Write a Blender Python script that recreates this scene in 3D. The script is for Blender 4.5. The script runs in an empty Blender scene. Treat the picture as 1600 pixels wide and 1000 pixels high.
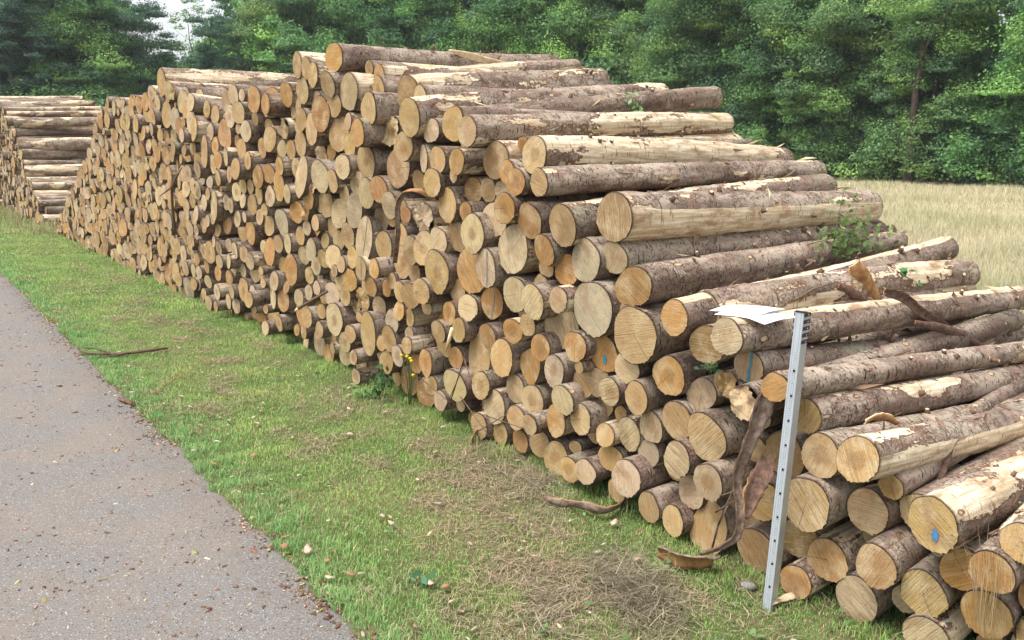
import bpy, math, random
import numpy as np
from mathutils import Vector, Matrix, noise as mnoise

random.seed(11)
RNG = np.random.default_rng(11)
scene = bpy.context.scene
COL = scene.collection
R = math.radians

# ------------------------------------------------------------------ helpers
def tag(o, label=None, cat=None, group=None, kind=None):
    if label: o['label'] = label
    if cat: o['category'] = cat
    if group: o['group'] = group
    if kind: o['kind'] = kind
    return o

def link(name, me, mats, parent=None):
    o = bpy.data.objects.new(name, me)
    COL.objects.link(o)
    for m in (mats if isinstance(mats, (list, tuple)) else [mats]):
        me.materials.append(m)
    if parent is not None: o.parent = parent
    return o

def empty(name, loc=(0, 0, 0), rz=0.0):
    o = bpy.data.objects.new(name, None)
    COL.objects.link(o); o.location = loc; o.rotation_euler = (0, 0, rz)
    o.empty_display_size = .1
    return o

def mesh(name, verts, faces, smooth=True):
    me = bpy.data.meshes.new(name)
    me.from_pydata([tuple(v) for v in verts], [], faces)
    me.update()
    if smooth: me.polygons.foreach_set('use_smooth', [True] * len(me.polygons))
    return me

def big_mesh(name, V, F, smooth=False):
    """V (n,3) array, F list of (m,k) int arrays, each with its own k"""
    me = bpy.data.meshes.new(name)
    V = np.ascontiguousarray(V, dtype=np.float32)
    me.vertices.add(len(V)); me.vertices.foreach_set('co', V.ravel())
    idx = np.concatenate([f.ravel() for f in F]).astype(np.int32)
    tot = np.concatenate([np.full(len(f), f.shape[1]) for f in F]).astype(np.int32)
    st = np.concatenate([[0], np.cumsum(tot)[:-1]]).astype(np.int32)
    me.loops.add(len(idx)); me.loops.foreach_set('vertex_index', idx)
    me.polygons.add(len(tot)); me.polygons.foreach_set('loop_start', st); me.polygons.foreach_set('loop_total', tot)
    if smooth: me.polygons.foreach_set('use_smooth', np.ones(len(tot), dtype=bool))
    me.update(calc_edges=True)
    return me

def attr_v(me, name, arr):
    a = me.attributes.new(name, 'FLOAT_VECTOR', 'POINT'); a.data.foreach_set('vector', np.asarray(arr, dtype=np.float32).ravel())
def attr_c(me, name, arr):
    arr = np.asarray(arr, dtype=np.float32)
    if arr.shape[1] == 3: arr = np.hstack([arr, np.ones((len(arr), 1), np.float32)])
    a = me.attributes.new(name, 'FLOAT_COLOR', 'POINT'); a.data.foreach_set('color', arr.ravel())

# ------------------------------------------------------------------ node helpers
class NT:
    def __init__(s, name):
        s.m = bpy.data.materials.new(name); s.m.use_nodes = True
        s.t = s.m.node_tree; s.b = s.t.nodes['Principled BSDF']; s.out = s.t.nodes['Material Output']
    def n(s, typ, **kw):
        x = s.t.nodes.new(typ)
        for k, v in kw.items(): setattr(x, k, v)
        return x
    def l(s, a, b): s.t.links.new(a, b)
    def put(s, sock, v):
        if hasattr(v, 'links'): s.l(v, sock)
        else: sock.default_value = v
    def attr(s, name, out='Vector'):
        return s.n('ShaderNodeAttribute', attribute_name=name).outputs[out]
    def math(s, op, a, b=0.0, c=None, clamp=False):
        x = s.n('ShaderNodeMath', operation=op, use_clamp=clamp)
        s.put(x.inputs[0], a); s.put(x.inputs[1], b)
        if c is not None: s.put(x.inputs[2], c)
        return x.outputs[0]
    def vmath(s, op, a, b):
        x = s.n('ShaderNodeVectorMath', operation=op); s.put(x.inputs[0], a); s.put(x.inputs[1], b)
        return x.outputs['Value' if op in ('LENGTH', 'DOT_PRODUCT') else 'Vector']
    def noise(s, vec, scale, detail=4, rough=.6, dist=0.0, out='Fac'):
        x = s.n('ShaderNodeTexNoise'); s.put(x.inputs['Vector'], vec); x.inputs['Scale'].default_value = scale
        x.inputs['Detail'].default_value = detail; x.inputs['Roughness'].default_value = rough; x.inputs['Distortion'].default_value = dist
        return x.outputs[out]
    def voro(s, vec, scale, feature='F1', out='Distance', rnd=1.0):
        x = s.n('ShaderNodeTexVoronoi', feature=feature); s.put(x.inputs['Vector'], vec); x.inputs['Scale'].default_value = scale
        x.inputs['Randomness'].default_value = rnd
        return x.outputs[out]
    def ramp(s, fac, lo, hi, a=0.0, b=1.0):
        x = s.n('ShaderNodeMapRange', interpolation_type='SMOOTHSTEP'); s.put(x.inputs['Value'], fac)
        s.put(x.inputs['From Min'], lo); s.put(x.inputs['From Max'], hi); s.put(x.inputs['To Min'], a); s.put(x.inputs['To Max'], b)
        return x.outputs[0]
    def mix(s, fac, a, b, blend='MIX'):
        x = s.n('ShaderNodeMix', data_type='RGBA', blend_type=blend)
        s.put(x.inputs['Factor'], fac)
        for sock, v in ((x.inputs['A'], a), (x.inputs['B'], b)): pass
        ia = [i for i in x.inputs if i.identifier == 'A_Color'][0]; ib = [i for i in x.inputs if i.identifier == 'B_Color'][0]
        s.put(ia, v4(a)); s.put(ib, v4(b))
        return [o for o in x.outputs if o.identifier == 'Result_Color'][0]
    def bump(s, h, strength, dist=.01):
        x = s.n('ShaderNodeBump'); s.put(x.inputs['Height'], h); x.inputs['Strength'].default_value = strength; x.inputs['Distance'].default_value = dist
        s.l(x.outputs[0], s.b.inputs['Normal']); return x
    def fin(s, col, rough=.85, spec=.2):
        s.put(s.b.inputs['Base Color'], v4(col)); s.put(s.b.inputs['Roughness'], rough); s.b.inputs['Specular IOR Level'].default_value = spec
        return s.m
def v4(c):
    return (c[0], c[1], c[2], 1.0) if isinstance(c, (tuple, list)) and len(c) == 3 else c

def scaled(t, vec, sc):
    return t.vmath('MULTIPLY', vec, sc)

# ------------------------------------------------------------------ materials
def mat_bark():
    t = NT('spruce_bark')
    lp = t.attr('lp'); tone = t.n('ShaderNodeAttribute', attribute_name='tone')
    sep = t.n('ShaderNodeSeparateColor'); t.l(tone.outputs['Color'], sep.inputs[0])
    seed, bare, strip = sep.outputs[0], sep.outputs[1], sep.outputs[2]
    off = t.vmath('SCALE', (1, 1, 1), (0, 0, 0)); sc = off.node
    sc.inputs['Scale'].default_value = 1
    t.l(t.math('MULTIPLY', seed, 61.0), sc.inputs['Scale'])
    pos = t.vmath('ADD', lp, off)
    big = t.noise(scaled(t, pos, (5, 1.6, 5)), 1.0, 4, .6)
    med = t.noise(scaled(t, pos, (14, 9, 14)), 1.0, 5, .65)
    fine = t.noise(pos, 140.0, 3, .7)
    c = t.mix(t.ramp(big, .38, .60), (.135, .084, .060), (.40, .32, .245))
    c = t.mix(t.ramp(med, .50, .62, 0, .85), c, (.205, .112, .082))
    grn = t.noise(scaled(t, pos, (4, 2.2, 4)), 1.3, 3, .55)
    g2 = t.math('MULTIPLY', t.ramp(grn, .52, .66, 0, .62), t.ramp(seed, .25, .8))
    c = t.mix(g2, c, (.255, .26, .165))
    c = t.mix(t.ramp(fine, .38, .66, .0, .7), c, t.mix(.6, c, (.46, .395, .32)))
    sp = t.noise(pos, 62.0, 3, .6)
    c = t.mix(t.ramp(sp, .55, .66, 0, .8), c, (.085, .055, .045))
    gp = t.noise(scaled(t, pos, (7, 3.5, 7)), 1.7, 4, .6)
    c = t.mix(t.ramp(gp, .58, .66, 0, .75), c, (.41, .34, .27))
    # scale cracks
    cr = t.voro(scaled(t, t.vmath('ADD', pos, scaled(t, t.noise(pos, 26, 3, out='Color'), (.07, .07, .07))), (34, 22, 34)), 1.0, 'DISTANCE_TO_EDGE')
    crm = t.ramp(t.noise(pos, 6.0, 3), .42, .66)
    crk = t.math('SUBTRACT', 1.0, t.math('MULTIPLY', t.ramp(cr, .10, .01), crm))
    c = t.mix(t.math('MULTIPLY', t.ramp(cr, .09, .0, 0, .5), crm), c, (.07, .043, .034))
    # short dark marks round the stem
    dash = t.ramp(t.noise(scaled(t, pos, (16, 75, 16)), 1.0, 1, .4), .665, .70)
    c = t.mix(t.math('MULTIPLY', dash, .88), c, (.035, .022, .02))
    # red inner bark and bare wood
    bn = t.noise(scaled(t, pos, (5.5, 1.3, 5.5)), 1.0, 4, .55)
    bn2 = t.noise(pos, 34.0, 3, .6)
    m = t.math('ADD', bn, t.math('MULTIPLY', t.math('SUBTRACT', bn2, .5), .16))
    thr = t.math('SUBTRACT', .735, t.math('MULTIPLY', bare, .55))
    # a stripped band on the upper side
    xyz = t.n('ShaderNodeSeparateXYZ'); t.l(lp, xyz.inputs[0])
    rad = t.math('SQRT', t.math('ADD', t.math('MULTIPLY', xyz.outputs[0], xyz.outputs[0]), t.math('MULTIPLY', xyz.outputs[2], xyz.outputs[2])))
    up = t.math('DIVIDE', t.math('ADD', xyz.outputs[2], t.math('MULTIPLY', xyz.outputs[0], -.35)), t.math('ADD', rad, .001))
    upm = t.math('MULTIPLY', t.ramp(up, .45, .95), t.math('MULTIPLY', t.ramp(strip, .75, .8), .62))
    low = t.math('MULTIPLY', t.ramp(up, .12, -.2), t.math('MULTIPLY', t.math('COMPARE', strip, .5, .1), .55))
    m = t.math('ADD', t.math('ADD', m, upm), low)
    m = t.math('ADD', m, t.math('MULTIPLY', t.math('MULTIPLY', strip, 1.0), t.math('MULTIPLY', t.math('SUBTRACT', t.noise(scaled(t, pos, (3, 2.6, 3)), 1.0, 3, .6), .52), .9)))
    d = t.math('SUBTRACT', m, thr)
    edge = t.ramp(d, -.028, -.006); core = t.ramp(d, .0, .012)
    streak = t.noise(scaled(t, pos, (60, 3, 60)), 1.0, 3, .6)
    wood = t.mix(t.ramp(streak, .35, .7), (.50, .38, .235), (.78, .68, .52))
    wood = t.mix(t.ramp(t.noise(scaled(t, pos, (9, 3, 9)), 1.3, 5, .65), .50, .66, 0, .8), wood, (.31, .19, .105))
    wood = t.mix(t.math('MULTIPLY', dash, .6), wood, (.12, .06, .03))
    c = t.mix(t.math('MULTIPLY', edge, .8), c, (.19, .10, .062))
    c = t.mix(core, c, wood)
    # knots
    kd = t.n('ShaderNodeTexVoronoi', feature='F1'); t.put(kd.inputs['Vector'], scaled(t, pos, (9, 4.5, 9))); kd.inputs['Scale'].default_value = 1.0
    ks = t.n('ShaderNodeSeparateColor'); t.l(kd.outputs['Color'], ks.inputs[0])
    on = t.ramp(ks.outputs[0], .70, .71)
    kk = t.math('ADD', kd.outputs['Distance'], t.math('MULTIPLY', t.math('SUBTRACT', bn2, .5), .1))
    c = t.mix(t.math('MULTIPLY', on, t.ramp(kk, .17, .12)), c, (.16, .07, .04))
    c = t.mix(t.math('MULTIPLY', on, t.ramp(kk, .125, .09)), c, (.58, .43, .27))
    h = t.math('ADD', t.math('MULTIPLY', crk, t.math('SUBTRACT', 1.0, core)), t.math('ADD', t.math('MULTIPLY', med, 1.6), t.math('MULTIPLY', fine, .5)))
    h = t.math('SUBTRACT', h, t.math('MULTIPLY', core, 1.1))
    c = t.mix(t.math('SUBTRACT', 1.0, tone.outputs['Alpha']), c, (.055, .032, .022))
    t.bump(h, .9, .009)
    return t.fin(c, .88, .15)

def mat_cut():
    t = NT('sawn_spruce_end')
    lp = t.attr('lp'); tone = t.n('ShaderNodeAttribute', attribute_name='tone')
    base = t.attr('cut', 'Color')
    sep = t.n('ShaderNodeSeparateColor'); t.l(tone.outputs['Color'], sep.inputs[0])
    seed, saw = sep.outputs[0], sep.outputs[2]
    off = t.vmath('SCALE', (1, .2, 1), (0, 0, 0)); t.l(t.math('MULTIPLY', seed, 61.0), off.node.inputs['Scale'])
    pos = t.vmath('ADD', lp, off)
    flat = scaled(t, lp, (1, 0, 1))
    ecc = t.vmath('ADD', flat, scaled(t, t.vmath('SUBTRACT', t.noise(pos, 7.0, 3, .5, out='Color'), (.5, .5, .5)), (.05, .05, .05)))
    d = t.vmath('LENGTH', ecc, (0, 0, 0))
    ring = t.math('SINE', t.math('MULTIPLY', d, 760.0))
    ring = t.math('MULTIPLY', ring, t.ramp(t.noise(pos, 18, 2), .3, .7))
    # heartwood and blotches
    c = t.mix(t.ramp(t.math('ADD', d, t.math('MULTIPLY', t.noise(pos, 20, 3), .035)), .075, .045, 0, .40), base, t.mix(.5, base, (.36, .19, .07)))
    c = t.mix(t.ramp(t.noise(pos, 9.0, 4, .6), .45, .66, 0, .7), c, t.mix(.7, c, (.60, .48, .30)))
    c = t.mix(t.ramp(t.noise(pos, 8.0, 4, .6), .52, .68, 0, .65), c, t.mix(.7, c, (.27, .14, .055)))
    # saw kerf streaks at an angle of their own
    ang = t.math('MULTIPLY', seed, 40.0)
    x = t.n('ShaderNodeVectorRotate', rotation_type='Y_AXIS'); t.l(pos, x.inputs['Vector']); t.l(ang, x.inputs['Angle'])
    st = t.noise(scaled(t, x.outputs[0], (7, 1, 150)), 1.0, 3, .6)
    st2 = t.noise(scaled(t, x.outputs[0], (12, 1, 330)), 1.0, 2, .6)
    sk = t.math('ADD', .45, t.math('MULTIPLY', saw, .6))
    c = t.mix(t.math('MULTIPLY', t.ramp(st, .50, .60), t.math('MULTIPLY', sk, .75)), c, t.mix(.55, c, (.16, .085, .035)))
    c = t.mix(t.math('MULTIPLY', t.ramp(st2, .50, .64), t.math('MULTIPLY', sk, .6)), c, t.mix(.5, c, (.78, .66, .46)))
    c = t.mix(t.ramp(ring, .2, 1.0, 0, .22), c, t.mix(.5, c, (.22, .11, .045)))
    # a darker heart on some, a drying crack on others
    f1 = t.math('FRACT', t.math('MULTIPLY', seed, 51.3)); f2 = t.math('FRACT', t.math('MULTIPLY', seed, 137.7))
    hd = t.math('ADD', d, t.math('MULTIPLY', t.noise(pos, 24, 3), .03))
    c = t.mix(t.math('MULTIPLY', t.ramp(hd, .064, .040, 0, .6), t.ramp(f1, .76, .78)), c, t.mix(.75, c, (.23, .115, .045)))
    cv = t.n('ShaderNodeVectorRotate', rotation_type='Y_AXIS'); t.l(lp, cv.inputs['Vector']); t.l(t.math('MULTIPLY', f2, 37.0), cv.inputs['Angle'])
    cs = t.n('ShaderNodeSeparateXYZ'); t.l(cv.outputs[0], cs.inputs[0])
    cxx = t.math('ABSOLUTE', t.math('ADD', cs.outputs[0], t.math('MULTIPLY', t.math('SUBTRACT', t.noise(pos, 28, 3), .5), .014)))
    ck = t.math('MULTIPLY', t.ramp(cxx, .0024, .0008), t.math('MULTIPLY', t.ramp(cs.outputs[2], -.012, .0), t.ramp(f2, .80, .82)))
    c = t.mix(t.math('MULTIPLY', ck, .6), c, (.05, .028, .014))
    # dirt and mould in broad irregular stains
    c = t.mix(t.ramp(t.noise(pos, 5.5, 5, .65), .50, .68, 0, .55), c, t.mix(.6, c, (.17, .125, .075)))
    # grey weathering specks
    c = t.mix(t.ramp(t.noise(pos, 75.0, 3, .7), .56, .72, 0, .55), c, (.13, .085, .05))
    h = t.math('ADD', t.math('MULTIPLY', st, 1.2), t.math('ADD', st2, t.noise(pos, 120, 2)))
    t.bump(h, .55, .004)
    return t.fin(c, .85, .15)

def mat_simple(name, col, rough=.8, var=.25, scale=30, col2=None, bump=0, spec=.25, metal=0.0):
    t = NT(name)
    tc = t.n('ShaderNodeTexCoord').outputs['Object']
    nz = t.noise(tc, scale, 4, .65)
    c2 = col2 or tuple(x * (1 - var) for x in col)
    c = t.mix(t.ramp(nz, .35, .68), col, c2)
    if bump: t.bump(nz, bump, .01)
    t.b.inputs['Metallic'].default_value = metal
    return t.fin(c, rough, spec)

def mat_leaf(name, attr='tint', transl=.35, hue=.0, rough=.55):
    t = NT(name)
    col = t.attr(attr, 'Color')
    oi = t.n('ShaderNodeObjectInfo')
    hs = t.n('ShaderNodeHueSaturation')
    hs.inputs['Hue'].default_value = .5
    t.l(t.math('ADD', .478, t.math('MULTIPLY', oi.outputs['Random'], .04)), hs.inputs['Hue'])
    t.l(t.math('ADD', .78, t.math('MULTIPLY', t.math('FRACT', t.math('MULTIPLY', oi.outputs['Random'], 7.3)), .5)), hs.inputs['Value'])
    t.l(col, hs.inputs['Color'])
    t.b.inputs['Roughness'].default_value = rough; t.b.inputs['Specular IOR Level'].default_value = .2
    t.l(hs.outputs[0], t.b.inputs['Base Color'])
    tr = t.n('ShaderNodeBsdfTranslucent'); t.l(hs.outputs[0], tr.inputs['Color'])
    mx = t.n('ShaderNodeMixShader'); mx.inputs[0].default_value = transl
    t.l(t.b.outputs[0], mx.inputs[1]); t.l(tr.outputs[0], mx.inputs[2]); t.l(mx.outputs[0], t.out.inputs['Surface'])
    return t.m

BARK = mat_bark(); CUT = mat_cut()
LEAF = mat_leaf('leaf_green'); BLADE = mat_leaf('grass_blade', transl=.3)
STRAW = mat_leaf('dry_straw', transl=.2, rough=.7)
TRUNK = mat_simple('tree_bark', (.10, .075, .058), .9, .45, 6, bump=.6)
PINE = mat_simple('pine_trunk_bark', (.23, .12, .075), .9, .4, 5, bump=.5)
PEEL = mat_simple('peeled_bark', (.19, .11, .078), .9, .3, 40, (.085, .052, .04), bump=1.0)
INNER = mat_simple('inner_bark', (.42, .24, .10), .75, .3, 16, (.22, .105, .045), bump=.4)
PALEWOOD = mat_simple('fresh_split_wood', (.72, .58, .38), .75, .2, 26, (.58, .42, .24), bump=.35)
STONE = mat_simple('grey_stone', (.30, .28, .25), .9, .4, 60, bump=.7)
HANG = mat_simple('weathered_bark_strip', (.29, .215, .165), .9, .3, 34, (.13, .085, .065), bump=1.0)
TWIG = mat_simple('twig_bark', (.17, .11, .075), .85, .4, 50, bump=.3)
ALU = mat_simple('anodised_aluminium', (.44, .48, .51), .42, .1, 9, metal=.35, spec=.5)
ALU2 = mat_simple('printed_aluminium_scale', (.46, .50, .54), .5, .08, 9, metal=.1, spec=.4)
BLACK = mat_simple('black_plastic', (.02, .022, .027), .5, .2, 40)
INK = mat_simple('black_scale_ink', (.06, .07, .09), .6, .2, 40)
PAPER = mat_simple('white_paper', (.80, .80, .80), .7, .03, 10)
BLUE = mat_simple('faded_blue_marking', (.17, .22, .24), .8, .5, 45, (.30, .28, .22))
VIVID = mat_simple('blue_marking_paint', (.03, .20, .30), .7, .3, 45, (.08, .25, .33))
BLUEDOT = mat_simple('bright_blue_paint', (.03, .16, .40), .8, .5, 70, (.12, .25, .42))
YELLOW = mat_simple('yellow_petals', (.80, .58, .02), .6, .15, 50)
DEADLEAF = mat_simple('dead_leaf', (.33, .17, .09), .8, .4, 40, (.22, .12, .075))
PALELEAF = mat_simple('pale_dead_leaf', (.50, .38, .28), .8, .3, 40)

# ------------------------------------------------------------------ logs
CUTCOL = {'o': (.425, .228, .076), 't': (.435, .288, .126), 'p': (.495, .375, .22), 'd': (.31, .195, .085)}

def outline(r, seed, ns, amp=1.0):
    g = np.random.default_rng(seed)
    th = np.linspace(0, 2 * math.pi, ns, endpoint=False)
    rho = np.ones(ns)
    for k, am in ((2, .055), (3, .035), (4, .02), (5, .015), (7, .008)):
        rho += amp * am * g.normal(0, .7) * np.cos(k * th + g.uniform(0, 6.28))
    return th, r * rho

def log_geo(r, e, L, seed, ns, ys, detail=False, rough=False, tap=.10):
    """bark verts/faces and cut-face verts/faces, local frame: +y runs along the stem, cut face at y = 0"""
    g = np.random.default_rng(seed + 5)
    th, rho = outline(r, seed, ns)
    cx, cz = g.normal(0, .08), g.normal(0, .06) + (.05 if e > 1.05 else 0)
    V = []; F = []
    ct, sn = np.cos(th), np.sin(th)
    bend = g.normal(0, .014, 2) if detail else (0, 0)
    def ring(y, k):
        w = math.exp(-max(y, 0) / .22)
        s = k * (1 - tap * y / L)
        x = rho * s * ct; z = rho * s * sn * (1 + (e - 1) * w)
        b = math.sin(math.pi * min(max(y / L, 0), 1))
        f = max(0, 1 - y / .12) if y < .12 else 0
        yy = y + (cx * x + cz * z) * f
        return np.stack([x + bend[0] * b, yy, z + bend[1] * b], 1)
    rings = [ring(0, .945), ring(0, 1.0)] + [ring(y, 1.0) for y in ys]
    V = np.concatenate(rings)
    if detail:
        sv = seed * 3.17
        for i in range(2 * ns, len(V)):
            p = V[i]; q = Vector((p[0] * 9 + sv, p[1] * 4, p[2] * 9))
            n1 = mnoise.noise(q); n2 = mnoise.noise(Vector((p[0] * 30 + sv, p[1] * 18, p[2] * 30)))
            n3 = mnoise.noise(Vector((p[0] * 60 + sv, p[1] * 45, p[2] * 60))); n0 = mnoise.noise(Vector((sv, p[1] * 2.2, 0)))
            k = 1 + .06 * n1 + .04 * n2 + .03 * n3 + .03 * n0
            V[i, 0] *= k; V[i, 2] *= k
    nr = len(rings)
    for j in range(nr - 1):
        for i in range(ns):
            i2 = (i + 1) % ns
            F.append((j * ns + i, j * ns + i2, (j + 1) * ns + i2, (j + 1) * ns + i))
    F.append(tuple((nr - 1) * ns + i for i in range(ns)))
    # cut face
    CV = []; CF = []
    levels = (.32, .66, .955) if not rough else (.2, .4, .6, .8, .955)
    LV = len(levels)
    CV.append(np.array([[0, -.004, 0]]))
    for li, k in enumerate(levels):
        q = ring(0, k)
        q[:, 1] -= .004
        if rough:
            for i in range(ns):
                q[i, 1] += .038 * mnoise.noise(Vector((q[i, 0] * 26, q[i, 2] * 9, seed))) + .022 * mnoise.noise(Vector((q[i, 0] * 80, q[i, 2] * 20, seed)))
        if li == LV - 1:
            frz = g.random(ns)
            low = np.clip(-sn * .9 + .35 + .4 * ct * g.choice([-1, 1]), 0, 1)
            kk = 1 + low * frz ** 3 * min(.009 / r, .11) * (1.6 if rough else 1)
            q[:, 0] *= kk; q[:, 2] *= kk
        CV.append(q)
    CV = np.concatenate(CV)
    for i in range(ns):
        i2 = (i + 1) % ns
        CF.append((0, 1 + i2, 1 + i))
        for l in range(LV - 1):
            CF.append((1 + l * ns + i, 1 + l * ns + i2, 1 + (l + 1) * ns + i2, 1 + (l + 1) * ns + i))
    return V, F, CV, CF

def cut_colour(code, g):
    c = np.array(CUTCOL[code]) * g.uniform(.76, 1.12)
    c *= np.array([1, g.uniform(.94, 1.05), g.uniform(.85, 1.15)])
    if g.random() < .11: c = c * .55 + np.array([.30, .27, .22]) * .45
    return c

def bare_of(code, fl, g):
    if 'B' in fl: return .5
    if 'P' in fl: return float(g.uniform(.3, .6))
    if 'S' in fl: return .20
    if 'H' in fl: return .24
    return float(np.clip(g.choice([.02, .10, .18, .27, .36, .5], p=[.12, .2, .24, .2, .16, .08]) + g.normal(0, .03), 0, .8))

def tones(n, vals):
    a = np.zeros((n, 4), np.float32); a[:] = (*vals, 1.0); return a

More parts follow.
